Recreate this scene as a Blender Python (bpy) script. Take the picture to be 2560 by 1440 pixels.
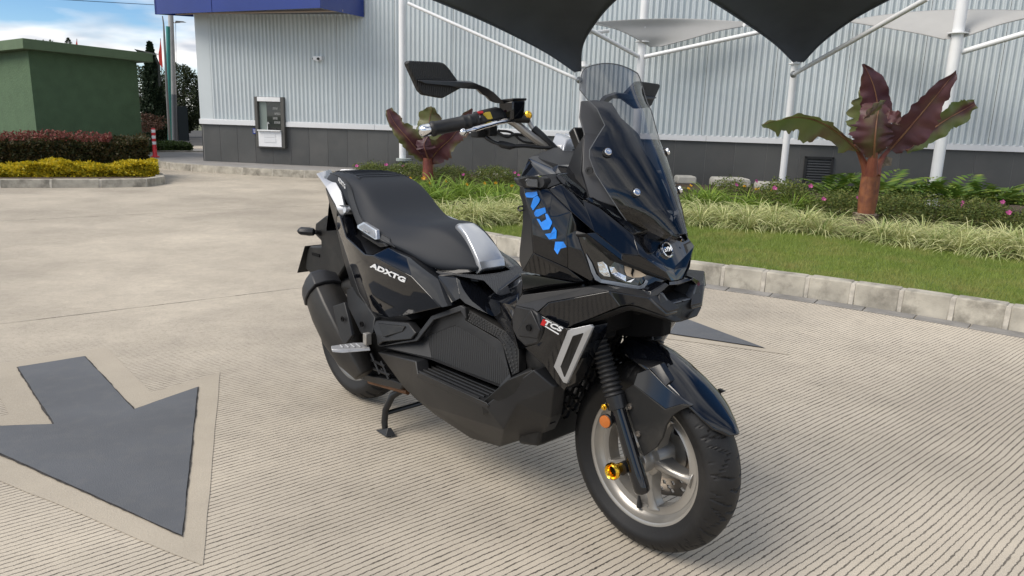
import bpy, bmesh, math, random
import numpy as np
from mathutils import Vector, Matrix

# ------------------------------------------------------------------ camera
S = bpy.context.scene
for o in list(bpy.data.objects): bpy.data.objects.remove(o)
COL = S.collection
cd = bpy.data.cameras.new('camera'); cam = bpy.data.objects.new('camera', cd); COL.objects.link(cam)
PITCH, ROLL, CAMH, FPX = 0.2222, 0.0307, 1.13, 1853.7
cd.sensor_width = 36; cd.lens = 36*FPX/2560; cd.clip_end = 1500; cd.clip_start = .05
fw = Vector((0, math.cos(PITCH), -math.sin(PITCH))); rx = Vector((1, 0, 0)); up = rx.cross(fw)
r2 = rx*math.cos(ROLL)+up*math.sin(ROLL); u2 = -rx*math.sin(ROLL)+up*math.cos(ROLL)
M = Matrix((r2, u2, -fw)).transposed().to_4x4(); M.translation = (0, 0, CAMH)
cam.matrix_world = M
S.camera = cam
S.render.resolution_x = 1024; S.render.resolution_y = 576

# ------------------------------------------------------------------ light
SUN_DIR = Vector((-.60, -.33, .73)).normalized()      # towards the sun
elev = math.asin(SUN_DIR.z); az = math.atan2(SUN_DIR.x, SUN_DIR.y)
ld = bpy.data.lights.new('sun', 'SUN'); ld.energy = 1.5; ld.angle = math.radians(38); ld.color = (1, .92, .82)
sun = bpy.data.objects.new('sun', ld); COL.objects.link(sun)
sun.rotation_euler = SUN_DIR.to_track_quat('Z', 'Y').to_euler()
CLOUD_OFF = (10.5, 17.4, 0)
W = bpy.data.worlds.new('World'); S.world = W; W.use_nodes = True
nt = W.node_tree; nt.nodes.clear()
def N(nt, t, **k):
    n = nt.nodes.new(t)
    for a, b in k.items(): setattr(n, a, b)
    return n
sky = N(nt, 'ShaderNodeTexSky', sky_type='NISHITA', sun_disc=False, sun_elevation=elev, sun_rotation=az)
sky.air_density = 1.0; sky.dust_density = .6; sky.altitude = 2600
tc = N(nt, 'ShaderNodeTexCoord')
sx_ = N(nt, 'ShaderNodeSeparateXYZ'); nt.links.new(tc.outputs['Generated'], sx_.inputs[0])
zc_ = N(nt, 'ShaderNodeMath', operation='MAXIMUM'); zc_.inputs[1].default_value = 0; nt.links.new(sx_.outputs[2], zc_.inputs[0])
za_ = N(nt, 'ShaderNodeMath', operation='ADD'); za_.inputs[1].default_value = .20; nt.links.new(zc_.outputs[0], za_.inputs[0])
vd_ = N(nt, 'ShaderNodeVectorMath', operation='DIVIDE'); cb_ = N(nt, 'ShaderNodeCombineXYZ')
for k_ in range(3): nt.links.new(za_.outputs[0], cb_.inputs[k_])
nt.links.new(tc.outputs['Generated'], vd_.inputs[0]); nt.links.new(cb_.outputs[0], vd_.inputs[1])
mp = N(nt, 'ShaderNodeMapping'); mp.inputs['Scale'].default_value = (.55, .55, .0); mp.inputs['Location'].default_value = CLOUD_OFF
nz = N(nt, 'ShaderNodeTexNoise'); nz.inputs['Scale'].default_value = 2.3; nz.inputs['Detail'].default_value = 6; nz.inputs['Roughness'].default_value = .47
cr = N(nt, 'ShaderNodeValToRGB'); cr.color_ramp.elements[0].position = .385; cr.color_ramp.elements[1].position = .55
nz2 = N(nt, 'ShaderNodeTexNoise'); nz2.inputs['Scale'].default_value = 5; nz2.inputs['Detail'].default_value = 3
ccol = N(nt, 'ShaderNodeValToRGB'); ccol.color_ramp.elements[0].color = (3.3, 3.5, 3.9, 1); ccol.color_ramp.elements[1].color = (6.6, 6.5, 6.35, 1)
ccol.color_ramp.elements[0].position = .38; ccol.color_ramp.elements[1].position = .62
mx = N(nt, 'ShaderNodeMix', data_type='RGBA'); bg = N(nt, 'ShaderNodeBackground'); bg.inputs['Strength'].default_value = .09
out = N(nt, 'ShaderNodeOutputWorld'); L = nt.links.new
L(vd_.outputs[0], mp.inputs['Vector']); L(mp.outputs[0], nz.inputs['Vector']); L(mp.outputs[0], nz2.inputs['Vector'])
L(nz.outputs['Fac'], cr.inputs[0]); L(nz2.outputs['Fac'], ccol.inputs[0])
hs_ = N(nt, 'ShaderNodeHueSaturation'); hs_.inputs['Saturation'].default_value = 1.28; hs_.inputs['Value'].default_value = .70; L(sky.outputs[0], hs_.inputs['Color'])
L(cr.outputs[0], mx.inputs['Factor']); L(hs_.outputs[0], mx.inputs['A']); L(ccol.outputs[0], mx.inputs['B'])
L(mx.outputs['Result'], bg.inputs['Color']); L(bg.outputs[0], out.inputs['Surface'])
S.view_settings.view_transform = 'Standard'; S.view_settings.look = 'None'
S.view_settings.gamma = 1; S.view_settings.exposure = 1.13
S.view_settings.use_curve_mapping = False
try:
    S.cycles.max_bounces = 8; S.cycles.transparent_max_bounces = 16
except Exception: pass

random.seed(7); rng = np.random.default_rng(7)
# ------------------------------------------------------------------ helpers
def mesh_obj(name, verts, faces, m=None, parent=None, smooth=False):
    me = bpy.data.meshes.new(name); me.from_pydata([tuple(v) for v in verts], [], [tuple(f) for f in faces]); me.update()
    if m is not None: me.materials.append(m)
    if smooth:
        me.polygons.foreach_set('use_smooth', [True]*len(me.polygons))
    o = bpy.data.objects.new(name, me); COL.objects.link(o)
    if parent is not None: o.parent = parent
    return o
def empty(name, loc=(0, 0, 0), rz=0):
    o = bpy.data.objects.new(name, None); COL.objects.link(o); o.location = loc; o.rotation_euler.z = rz
    o.empty_display_size = .1
    return o
def tag(o, label=None, cat=None, group=None, kind=None):
    if label: o['label'] = label
    if cat: o['category'] = cat
    if group: o['group'] = group
    if kind: o['kind'] = kind
    return o
def copy_tree(o, parent=None):
    c = o.copy(); COL.objects.link(c)
    if parent is not None: c.parent = parent
    for ch in list(o.children): copy_tree(ch, c)
    return c
class MB:
    def __init__(s): s.v = []; s.f = []
    def add(s, vs, fs):
        b = len(s.v); s.v += [tuple(v) for v in vs]; s.f += [tuple(i+b for i in f) for f in fs]; return s
    def box(s, c, d, rz=0):
        x, y, z = d[0]/2, d[1]/2, d[2]/2; ca, sa = math.cos(rz), math.sin(rz)
        vs = [(c[0]+a*x*ca-b*y*sa, c[1]+a*x*sa+b*y*ca, c[2]+e*z) for e in (-1, 1) for a, b in ((-1, -1), (1, -1), (1, 1), (-1, 1))]
        return s.add(vs, [(3, 2, 1, 0), (4, 5, 6, 7), (0, 1, 5, 4), (1, 2, 6, 5), (2, 3, 7, 6), (3, 0, 4, 7)])
    def tube(s, pts, r, n=10, cap=True, sq=1.0):
        pts = [Vector(p) for p in pts]; rs = r if isinstance(r, (list, tuple)) else [r]*len(pts)
        b = len(s.v); prev = None
        for i, p in enumerate(pts):
            t = (pts[min(i+1, len(pts)-1)]-pts[max(i-1, 0)])
            if t.length < 1e-9: t = Vector((0, 0, 1))
            t.normalize()
            if prev is None:
                a = Vector((0, 0, 1)) if abs(t.z) < .9 else Vector((1, 0, 0)); u = t.cross(a).normalized()
            else: u = (prev-t*prev.dot(t)); u = u.normalized() if u.length > 1e-6 else t.orthogonal().normalized()
            prev = u; w = t.cross(u)
            for k in range(n):
                a = 2*math.pi*k/n; s.v.append(tuple(p+u*math.cos(a)*rs[i]+w*math.sin(a)*rs[i]*sq))
        for i in range(len(pts)-1):
            for k in range(n):
                k2 = (k+1) % n; s.f.append((b+i*n+k, b+i*n+k2, b+(i+1)*n+k2, b+(i+1)*n+k))
        if cap:
            s.f.append(tuple(b+k for k in range(n-1, -1, -1))); s.f.append(tuple(b+(len(pts)-1)*n+k for k in range(n)))
        return s
    def lathe(s, prof, c, ax, n=32):
        # prof: list of (offset along axis, radius)
        ax = Vector(ax).normalized(); c = Vector(c); b = len(s.v)
        u = ax.orthogonal().normalized(); w = ax.cross(u)
        for h, r in prof:
            for k in range(n):
                a = 2*math.pi*k/n; s.v.append(tuple(c+ax*h+u*math.cos(a)*r+w*math.sin(a)*r))
        for i in range(len(prof)-1):
            for k in range(n):
                k2 = (k+1) % n; s.f.append((b+i*n+k, b+i*n+k2, b+(i+1)*n+k2, b+(i+1)*n+k))
        return s
    def build(s, name, m=None, parent=None, smooth=False, bevel=0, ang=35, seg=2):
        o = mesh_obj(name, s.v, s.f, m, parent, smooth)
        bm = bmesh.new(); bm.from_mesh(o.data); bmesh.ops.recalc_face_normals(bm, faces=bm.faces); bm.to_mesh(o.data); bm.free()
        if bevel: bev(o, bevel, ang, seg)
        elif smooth: sharp(o, ang)
        return o
def sharp(o, ang=35):
    try: o.data.set_sharp_from_angle(angle=math.radians(ang))
    except Exception: pass
def bev(o, w, ang=30, seg=2):
    md = o.modifiers.new('bevel', 'BEVEL'); md.width = w; md.segments = seg; md.limit_method = 'ANGLE'; md.angle_limit = math.radians(ang)
    md.harden_normals = False
    o.data.polygons.foreach_set('use_smooth', [True]*len(o.data.polygons)); sharp(o, 40)
    return o
def prism(name, poly, a, b, axis, m, parent, bevel=.002):
    """extrude a polygon (2d) from a to b along the axis 'x','y','z'"""
    def P(p, h):
        return {'y': (p[0], h, p[1]), 'x': (h, p[0], p[1]), 'z': (p[0], p[1], h)}[axis]
    n = len(poly); vs = [P(p, a) for p in poly]+[P(p, b) for p in poly]
    fs = [tuple(range(n))[::-1], tuple(range(n, 2*n))]+[(i, (i+1) % n, n+(i+1) % n, n+i) for i in range(n)]
    return MB().add(vs, fs).build(name, m, parent, bevel=bevel)
# ------------------------------------------------------------------ materials
def new_mat(name):
    m = bpy.data.materials.new(name); m.use_nodes = True; nt = m.node_tree; nt.nodes.clear()
    bs = N(nt, 'ShaderNodeBsdfPrincipled'); o = N(nt, 'ShaderNodeOutputMaterial'); nt.links.new(bs.outputs[0], o.inputs['Surface'])
    return m, nt, bs
def mat(name, col, rough=.5, metal=0, coat=0, var=0, vscale=5, bump=0, bscale=50, island=0, spec=.5, col2=None, detail=5, trans=0, coords='Object', dirt=None, dscale=2.0, sub=0):
    m, nt, bs = new_mat(name); L = nt.links.new
    bs.inputs['Roughness'].default_value = rough; bs.inputs['Metallic'].default_value = metal
    bs.inputs['Coat Weight'].default_value = coat; bs.inputs['Coat Roughness'].default_value = .03
    bs.inputs['Specular IOR Level'].default_value = spec
    bs.inputs['Base Color'].default_value = (*col, 1)
    tc = N(nt, 'ShaderNodeTexCoord'); last = None
    if var or col2 or island:
        c2 = col2 or tuple(c*(1-var) for c in col); c1 = col if col2 else tuple(min(1, c*(1+var)) for c in col)
        nz = N(nt, 'ShaderNodeTexNoise'); nz.inputs['Scale'].default_value = vscale; nz.inputs['Detail'].default_value = detail
        L(tc.outputs[coords], nz.inputs['Vector'])
        mr = N(nt, 'ShaderNodeMapRange'); mr.inputs[1].default_value = .3; mr.inputs[2].default_value = .7; L(nz.outputs['Fac'], mr.inputs[0])
        fac = mr.outputs[0]
        if island:
            g = N(nt, 'ShaderNodeNewGeometry'); mm = N(nt, 'ShaderNodeMath', operation='MULTIPLY_ADD'); mm.inputs[1].default_value = island; 
            L(g.outputs['Random Per Island'], mm.inputs[0]); ms = N(nt, 'ShaderNodeMath', operation='MULTIPLY'); ms.inputs[1].default_value = 1-island
            L(fac, ms.inputs[0]); L(ms.outputs[0], mm.inputs[2]); fac = mm.outputs[0]
        mx = N(nt, 'ShaderNodeMix', data_type='RGBA'); mx.inputs['A'].default_value = (*c2, 1); mx.inputs['B'].default_value = (*c1, 1)
        L(fac, mx.inputs['Factor']); last = mx.outputs['Result']
    if dirt:
        nz = N(nt, 'ShaderNodeTexNoise'); nz.inputs['Scale'].default_value = dscale; nz.inputs['Detail'].default_value = 8; nz.inputs['Roughness'].default_value = .65
        L(tc.outputs[coords], nz.inputs['Vector'])
        mr = N(nt, 'ShaderNodeMapRange'); mr.inputs[1].default_value = .48; mr.inputs[2].default_value = .72; mr.inputs[4].default_value = dirt[3]; L(nz.outputs['Fac'], mr.inputs[0])
        mx = N(nt, 'ShaderNodeMix', data_type='RGBA'); mx.inputs['B'].default_value = (*dirt[:3], 1)
        if last is not None: L(last, mx.inputs['A'])
        else: mx.inputs['A'].default_value = (*col, 1)
        L(mr.outputs[0], mx.inputs['Factor']); last = mx.outputs['Result']
    if last is not None: L(last, bs.inputs['Base Color'])
    if bump:
        nz = N(nt, 'ShaderNodeTexNoise'); nz.inputs['Scale'].default_value = bscale; nz.inputs['Detail'].default_value = 4
        L(tc.outputs[coords], nz.inputs['Vector'])
        bp = N(nt, 'ShaderNodeBump'); bp.inputs['Strength'].default_value = 1; bp.inputs['Distance'].default_value = bump
        L(nz.outputs['Fac'], bp.inputs['Height']); L(bp.outputs[0], bs.inputs['Normal'])
    if trans:
        o = [n for n in nt.nodes if n.type == 'OUTPUT_MATERIAL'][0]
        tl = N(nt, 'ShaderNodeBsdfTranslucent'); ms = N(nt, 'ShaderNodeMixShader'); ms.inputs[0].default_value = trans
        if last is not None: L(last, tl.inputs['Color'])
        else: tl.inputs['Color'].default_value = (*col, 1)
        L(bs.outputs[0], ms.inputs[1]); L(tl.outputs[0], ms.inputs[2]); L(ms.outputs[0], o.inputs['Surface'])
    return m

# ------------------------------------------------------------------ ground
GA = math.radians(39.1)          # direction of the brushed grooves and joints
def concrete_mat(name, grooves=True):
    m, nt, bs = new_mat(name); L = nt.links.new
    tc = N(nt, 'ShaderNodeTexCoord')
    mp = N(nt, 'ShaderNodeMapping'); mp.inputs['Rotation'].default_value = (0, 0, -math.radians(41.3)); L(tc.outputs['Object'], mp.inputs['Vector'])
    def noise(scale, detail=6, rough=.6, vec=None):
        n = N(nt, 'ShaderNodeTexNoise'); n.inputs['Scale'].default_value = scale; n.inputs['Detail'].default_value = detail; n.inputs['Roughness'].default_value = rough
        L(vec or tc.outputs['Object'], n.inputs['Vector']); return n.outputs['Fac']
    def math_(op, a, b=None, c=None, clamp=False):
        n = N(nt, 'ShaderNodeMath', operation=op); n.use_clamp = clamp
        for i, v in enumerate((a, b, c)):
            if v is None: continue
            if isinstance(v, (int, float)): n.inputs[i].default_value = v
            else: L(v, n.inputs[i])
        return n.outputs[0]
    def rng_(v, a, b, c=0, d=1):
        n = N(nt, 'ShaderNodeMapRange'); n.inputs[1].default_value = a; n.inputs[2].default_value = b; n.inputs[3].default_value = c; n.inputs[4].default_value = d
        L(v, n.inputs[0]); return n.outputs[0]
    def mixc(f, a, b):
        n = N(nt, 'ShaderNodeMix', data_type='RGBA')
        if isinstance(f, (int, float)): n.inputs['Factor'].default_value = f
        else: L(f, n.inputs['Factor'])
        for k, v in (('A', a), ('B', b)):
            if isinstance(v, tuple): n.inputs[k].default_value = (*v, 1)
            else: L(v, n.inputs[k])
        return n.outputs['Result']
    big = rng_(noise(.55, 6, .62), .38, .64); med = rng_(noise(3.2, 7, .7), .3, .72); fine = rng_(noise(160, 3, .7), .3, .7); grit = rng_(noise(420, 2, .6), .35, .65)
    c = mixc(big, (.38, .335, .265), (.76, .675, .54))
    c = mixc(math_('MULTIPLY', med, .42), c, (.40, .355, .30))
    c = mixc(math_('MULTIPLY', fine, .38), c, (.68, .62, .53))
    c = mixc(math_('MULTIPLY', grit, .42), c, (.20, .18, .155))
    stain = rng_(noise(1.1, 8, .75), .60, .78)
    c = mixc(math_('MULTIPLY', stain, .35), c, (.17, .165, .165))
    # short scratches and crumbs
    cr = N(nt, 'ShaderNodeTexVoronoi'); cr.feature = 'DISTANCE_TO_EDGE'; cr.inputs['Scale'].default_value = 9; L(tc.outputs['Object'], cr.inputs['Vector'])
    crk = math_('MULTIPLY', rng_(cr.outputs['Distance'], .0, .012, 1, 0), rng_(noise(2.2, 3), .58, .66))
    c = mixc(math_('MULTIPLY', crk, .35), c, (.12, .11, .10))
    h = math_('MULTIPLY', fine, .25)
    if grooves:
        sp = N(nt, 'ShaderNodeSeparateXYZ'); L(mp.outputs[0], sp.inputs[0])
        # slow wander along the groove, small jitter across
        mv = N(nt, 'ShaderNodeMapping'); mv.inputs['Scale'].default_value = (1.6, 5, 1); L(mp.outputs[0], mv.inputs['Vector'])
        wob = math_('MULTIPLY', math_('SUBTRACT', noise(1.0, 2, .5, mv.outputs[0]), .5), .030)
        mv2 = N(nt, 'ShaderNodeMapping'); mv2.inputs['Scale'].default_value = (1, 1, 1); L(mp.outputs[0], mv2.inputs['Vector'])
        wob2 = math_('MULTIPLY', math_('SUBTRACT', noise(45, 5, .75, mv2.outputs[0]), .5), .0125)
        v = math_('ADD', math_('ADD', sp.outputs[1], wob), wob2)
        fr = math_('FRACT', math_('DIVIDE', v, .0205))
        d = math_('ABSOLUTE', math_('SUBTRACT', fr, .5))
        wd = rng_(noise(14, 4, .7), .3, .75, .055, .17)
        ln = N(nt, 'ShaderNodeMapRange'); ln.inputs[1].default_value = 0; ln.inputs[3].default_value = 1; ln.inputs[4].default_value = 0
        L(d, ln.inputs[0]); L(wd, ln.inputs[2]); ln = math_('MULTIPLY', ln.outputs[0], 1.9, clamp=True)
        brk = math_('MULTIPLY', rng_(noise(26, 4, .7), .28, .5, .70, 1), rng_(noise(.8, 4, .6), .3, .62, .72, 1))
        ln = math_('MULTIPLY', ln, brk)
        c = mixc(math_('MULTIPLY', ln, .98), c, (.045, .039, .034))
        h = math_('SUBTRACT', h, ln)
    bp = N(nt, 'ShaderNodeBump'); bp.inputs['Distance'].default_value = .0035; bp.inputs['Strength'].default_value = .7; L(h, bp.inputs['Height'])
    c = c if grooves else mixc(.38, c, (.30, .265, .21))
    L(bp.outputs[0], bs.inputs['Normal']); L(c, bs.inputs['Base Color']); bs.inputs['Roughness'].default_value = .88; bs.inputs['Specular IOR Level'].default_value = .3
    return m
M_conc = concrete_mat('brushed concrete'); M_smooth = concrete_mat('trowelled concrete', False)
M_earth = mat('earth', (.10, .09, .07), .95, var=.3)
M_joint = mat('joint filler', (.05, .048, .045), .9)
M_asph = mat('asphalt patch', (.098, .105, .117), .85, var=.10, vscale=3, bump=.0014, bscale=300, dirt=(.17, .165, .155, .22), dscale=14, detail=8)
M_crack = mat('crumbled edge', (.045, .042, .040), .95, var=.5, vscale=60, bump=.003, bscale=120)

terrain = mesh_obj('terrain', [(-900, -200, -.03), (900, -200, -.03), (900, 1400, -.03), (-900, 1400, -.03)], [(0, 1, 2, 3)], mat('far ground', (.12, .13, .07), .95, var=.3, vscale=.3)); tag(terrain, kind='structure')
ground = empty('ground'); tag(ground, kind='structure')
base = mesh_obj('joint_bed', [(-60, -20, -.014), (60, -20, -.014), (60, 45, -.014), (-60, 45, -.014)], [(0, 1, 2, 3)], M_joint, ground)
cg, sg = math.cos(GA), math.sin(GA)
def uv(u, v): return (u*cg-v*sg, u*sg+v*cg)
jv = [-12.50, -8.22, -3.94, .34, 4.62, 8.90, 13.18, 17.46, 21.74, 26.0]
ju = [-42, -30.5, -19, -7.6, 40]
for i in range(len(jv)-1):
    for k in range(len(ju)-1):
        off = .0
        a, b, c, d = ju[k]+.004, ju[k+1]-.004, jv[i]+.0045, jv[i+1]-.0045
        pts = [uv(a, c), uv(b, c), uv(b, d), uv(a, d)]
        mb = MB(); mb.add([(x, y, 0) for x, y in pts]+[(x, y, -.012) for x, y in pts], [(0, 1, 2, 3), (0, 4, 5, 1), (1, 5, 6, 2), (2, 6, 7, 3), (3, 7, 4, 0)])
        mb.build('concrete_slab', M_conc, ground)
def offset_poly(P, d):
    n = len(P); out = []; area = sum(P[i][0]*P[(i+1) % n][1]-P[(i+1) % n][0]*P[i][1] for i in range(n)); sgn = 1 if area > 0 else -1
    for i in range(n):
        a, b, c = Vector(P[i-1][:2]), Vector(P[i][:2]), Vector(P[(i+1) % n][:2])
        e1 = (b-a).normalized(); e2 = (c-b).normalized(); n1 = Vector((e1.y, -e1.x))*sgn; n2 = Vector((e2.y, -e2.x))*sgn
        bi = n1+n2; k = min(2.2, 2/max(.25, bi.length_squared)); out.append(b+bi*d*k*1.0)
    return out
def rough_edge(P, step, amp, seed):
    r = random.Random(seed); out = []
    for i in range(len(P)):
        a, b = Vector(P[i][:2]), Vector(P[(i+1) % len(P)][:2]); n = max(1, int((b-a).length/step)); t = (b-a).normalized(); q = Vector((-t.y, t.x)); w = 0
        for k in range(n):
            w = w*.6+r.uniform(-amp, amp); out.append(a.lerp(b, k/n)+q*(w if k else 0))
    return out
def sheet(name, P, z, m, parent):
    P = list(P); from mathutils.geometry import tessellate_polygon
    vs = [(p[0], p[1], z) for p in P]; fs = tessellate_polygon([[Vector(v) for v in vs]])
    o = mesh_obj(name, vs, fs, m, parent)
    bm = bmesh.new(); bm.from_mesh(o.data)
    for f in bm.faces:
        f.normal_update()
        if f.normal.z < 0: f.normal_flip()
    bm.to_mesh(o.data); bm.free(); return o
def arrow(P, margin, seed, label):
    a = empty('road_arrow'); tag(a, kind='structure')
    sheet('smooth_border', rough_edge(offset_poly(P, margin), .12, .0025, seed+7), .0022, M_smooth, a)
    sheet('crumbled_edge', rough_edge(offset_poly(P, .002), .02, .002, seed), .005, M_crack, a)
    sheet('asphalt_patch', rough_edge(offset_poly(P, -.003), .03, .0010, seed+1), .0075, M_asph, a)
AL = [(-2.1696,3.0952,0.01), (-1.969,3.2693,0.01), (-1.4364,2.6655,0.01), (-1.2977,2.9244,0.01), (-0.871,1.804,0.01), (-1.8023,2.327,0.01), (-1.8735,2.4673,0.01), (-1.6509,2.506,0.01)]
arrow(AL, .108, 3, '')
AR = [(1.3369,3.734,0.01), (0.8407,4.0306,0.01), (0.6613,4.1987,0.01), (0.6524,3.8292,0.01),(0.401,4.1682,0.01),(0.5617,4.5743,0.01),(0.7958,4.4502,0.01),(0.7977,5.0684,0.01),(1.0576,4.2723,0.01)]
AR = [(1.3369,3.734,0.01), (0.8245,3.98,0.01), (0.6464,4.0923,0.01), (0.7429,4.5973,0.01), (1.0604,4.2635,0.01)]
arrow(AR, .10, 9, '')

# ------------------------------------------------------------------ kerbs, lawn, bed
M_kerb = mat('kerb concrete', (.38, .355, .30), .9, var=.28, vscale=7, bump=.002, bscale=90, dirt=(.12, .11, .09, .9), dscale=5.5, detail=8)
M_mortar = mat('kerb mortar', (.44, .41, .355), .95, var=.25, vscale=20, bump=.003, bscale=80)
M_gutter = mat('gutter paver', (.22, .212, .20), .85, var=.3, vscale=6, bump=.001, bscale=150)
M_soil = mat('bed soil', (.085, .06, .04), .95, var=.4, vscale=20, bump=.01, bscale=40)
def resample(P, step):
    out = [Vector(P[0])]; 
    segs = [(Vector(P[i]), Vector(P[i+1])) for i in range(len(P)-1)]
    L_ = sum((b-a).length for a, b in segs); n = max(1, round(L_/step)); st = L_/n
    d = 0; i = 0; a, b = segs[0]; acc = 0
    for k in range(1, n+1):
        t = k*st
        while i < len(segs)-1 and acc+(segs[i][1]-segs[i][0]).length < t-1e-9:
            acc += (segs[i][1]-segs[i][0]).length; i += 1
        a, b = segs[i]; out.append(a.lerp(b, min(1, (t-acc)/max(1e-9, (b-a).length))))
    return out
def catmull(P, n=8):
    P = [Vector(p) for p in P]; out = []
    for i in range(len(P)-1):
        p0 = P[max(0, i-1)]; p1, p2 = P[i], P[i+1]; p3 = P[min(len(P)-1, i+2)]
        for k in range(n):
            t = k/n; out.append(.5*((2*p1)+(-p0+p2)*t+(2*p0-5*p1+4*p2-p3)*t*t+(-p0+3*p1-3*p2+p3)*t**3))
    out.append(P[-1]); return out
def side(P, d):
    out = []
    for i, p in enumerate(P):
        t = (P[min(i+1, len(P)-1)]-P[max(i-1, 0)]).normalized(); out.append(p+Vector((-t.y, t.x))*d)
    return out
def kerb(line, step, h, w, gutter=0, seed=1):
    """line runs with the planted side on its left; children are the single blocks"""
    r = random.Random(seed); k = empty('kerb'); tag(k, kind='structure')
    P = resample(catmull([Vector(p[:2]) for p in line]), step); A = P; B_ = side(P, w)
    for i in range(len(P)-1):
        g = .012; a0, a1 = P[i].lerp(P[i+1], g/step), P[i+1].lerp(P[i], g/step); b0, b1 = B_[i].lerp(B_[i+1], g/step), B_[i+1].lerp(B_[i], g/step)
        n = (b0-a0).normalized()*.012; j = r.uniform(-.004, .004); hh = h+r.uniform(-.003, .003)
        vs = [(*(a0+n*j*20), -.01), (*(a1+n*j*20), -.01), (*b1, -.01), (*b0, -.01), (*(a0+n*1.2), hh), (*(a1+n*1.2), hh+r.uniform(-.002, .002)), (*b1, hh), (*b0, hh)]
        MB().add(vs, [(3, 2, 1, 0), (4, 5, 6, 7), (0, 1, 5, 4), (1, 2, 6, 5), (2, 3, 7, 6), (3, 0, 4, 7)]).build('kerb_block', M_kerb, k, bevel=.010, seg=3)
        # mortar between this block and the next
        m0, m1 = P[i+1].lerp(P[i], .017/step), P[i+1]; 
        if i < len(P)-2: m1 = P[i+1].lerp(P[i+2], .013/step)
        q0, q1 = m0+(B_[i+1]-P[i+1])*.04, m1+(B_[i+1]-P[i+1])*.04; e0, e1 = m0+(B_[i+1]-P[i+1]), m1+(B_[i+1]-P[i+1])
        vs = [(*q0, -.01), (*q1, -.01), (*e1, -.01), (*e0, -.01), (*(q0+n), h-.006), (*(q1+n), h-.006), (*e1, h-.006), (*e0, h-.006)]
        if r.random() < .7:
            vs = [(v[0]-n.x*1.0*(z < 2), v[1]-n.y*1.0*(z < 2), v[2]+(.001 if z > 3 else 0)) for z, v in enumerate(vs)]
        MB().add(vs, [(3, 2, 1, 0), (4, 5, 6, 7), (0, 1, 5, 4), (1, 2, 6, 5), (2, 3, 7, 6), (3, 0, 4, 7)]).build('mortar_joint', M_mortar, k, bevel=.004)
    if gutter:
        Q = resample(catmull([Vector(p[:2]) for p in line]), .30); C = side(Q, -gutter)
        for i in range(len(Q)-1):
            g = .012; a0, a1 = Q[i].lerp(Q[i+1], g), Q[i+1].lerp(Q[i], g); b0, b1 = C[i].lerp(C[i+1], g), C[i+1].lerp(C[i], g)
            z = .008+r.uniform(-.001, .001)
            MB().add([(*a0, -.01), (*a1, -.01), (*b1, -.01), (*b0, -.01), (*a0, z), (*a1, z), (*b1, z), (*b0, z)], [(0, 1, 2, 3), (7, 6, 5, 4), (4, 5, 1, 0), (5, 6, 2, 1), (6, 7, 3, 2), (7, 4, 0, 3)]).build('gutter_paver', M_gutter, k, bevel=.003)
    return P, B_
KL = [(6.2, 1.0, 0), (4.75, 2.6, 0), (3.0058,4.1972,0), (2.09,4.8988,0), (1.3431,5.3494,0), (0.0597,6.1591,0), (-0.2024,6.4054,0), (-1.15, 7.35, 0), (-1.95, 9.0, 0), (-2.55, 11.2, 0), (-2.9, 13.45, 0)]
KL = KL[::-1]
KP, KB = kerb(KL, .29, .15, .13, gutter=.12, seed=5)
LZ = .125
M_lawnbase = mat('lawn base', (.10, .15, .03), .95, var=.3, vscale=8)
WALLP = Vector((-6.4, 15.4)); WANG = -.2075
wt2 = Vector((math.cos(WANG), math.sin(WANG))); wn2 = Vector((-math.sin(WANG), math.cos(WANG)))
right_far = [Vector((14, 1)), WALLP+wt2*21]
bedpoly = [p.copy() for p in KB]+[Vector((14, 1)), WALLP+wt2*21, WALLP+wt2*3.2]
bed = sheet('planting_bed', bedpoly, LZ-.02, M_soil, None); tag(bed, kind='structure')
# front edge of the planted strip (lawn lies between the kerb and this line)
EDGE = [Vector(p[:2]) for p in [(-0.516,7.0555,0.125), (-0.1384,7.3096,0.125), (0.8072,7.6447,0.125), (1.7378,7.7328,0.125), (2.5069,7.517,0.125), (3.2481,7.1595,0.125), (3.706,6.703,0.125), (4.2787,6.1396,0.125), (6.6, 4.9, 0), (8.5, 2.6, 0)]]
kb = [p for p in KB if p.x > -1.2]      # ordered right to left
lawnpoly = kb+EDGE[::-1]
lawn = sheet('lawn', lawnpoly, LZ-.008, M_lawnbase, None); tag(lawn, kind='structure')
M_blade = mat('grass blades', (.30, .36, .075), .7, col2=(.15, .23, .035), vscale=.9, island=.45, trans=.3, detail=6, dirt=(.40, .34, .13, .75), dscale=2.6)
def inside(poly, X, Y):
    c = np.zeros(len(X), bool); n = len(poly)
    for i in range(n):
        x0, y0 = poly[i][0], poly[i][1]; x1, y1 = poly[(i+1) % n][0], poly[(i+1) % n][1]
        if y0 == y1: continue
        cond = ((y0 > Y) != (y1 > Y)) & (X < (x1-x0)*(Y-y0)/(y1-y0)+x0); c ^= cond
    return c
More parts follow.
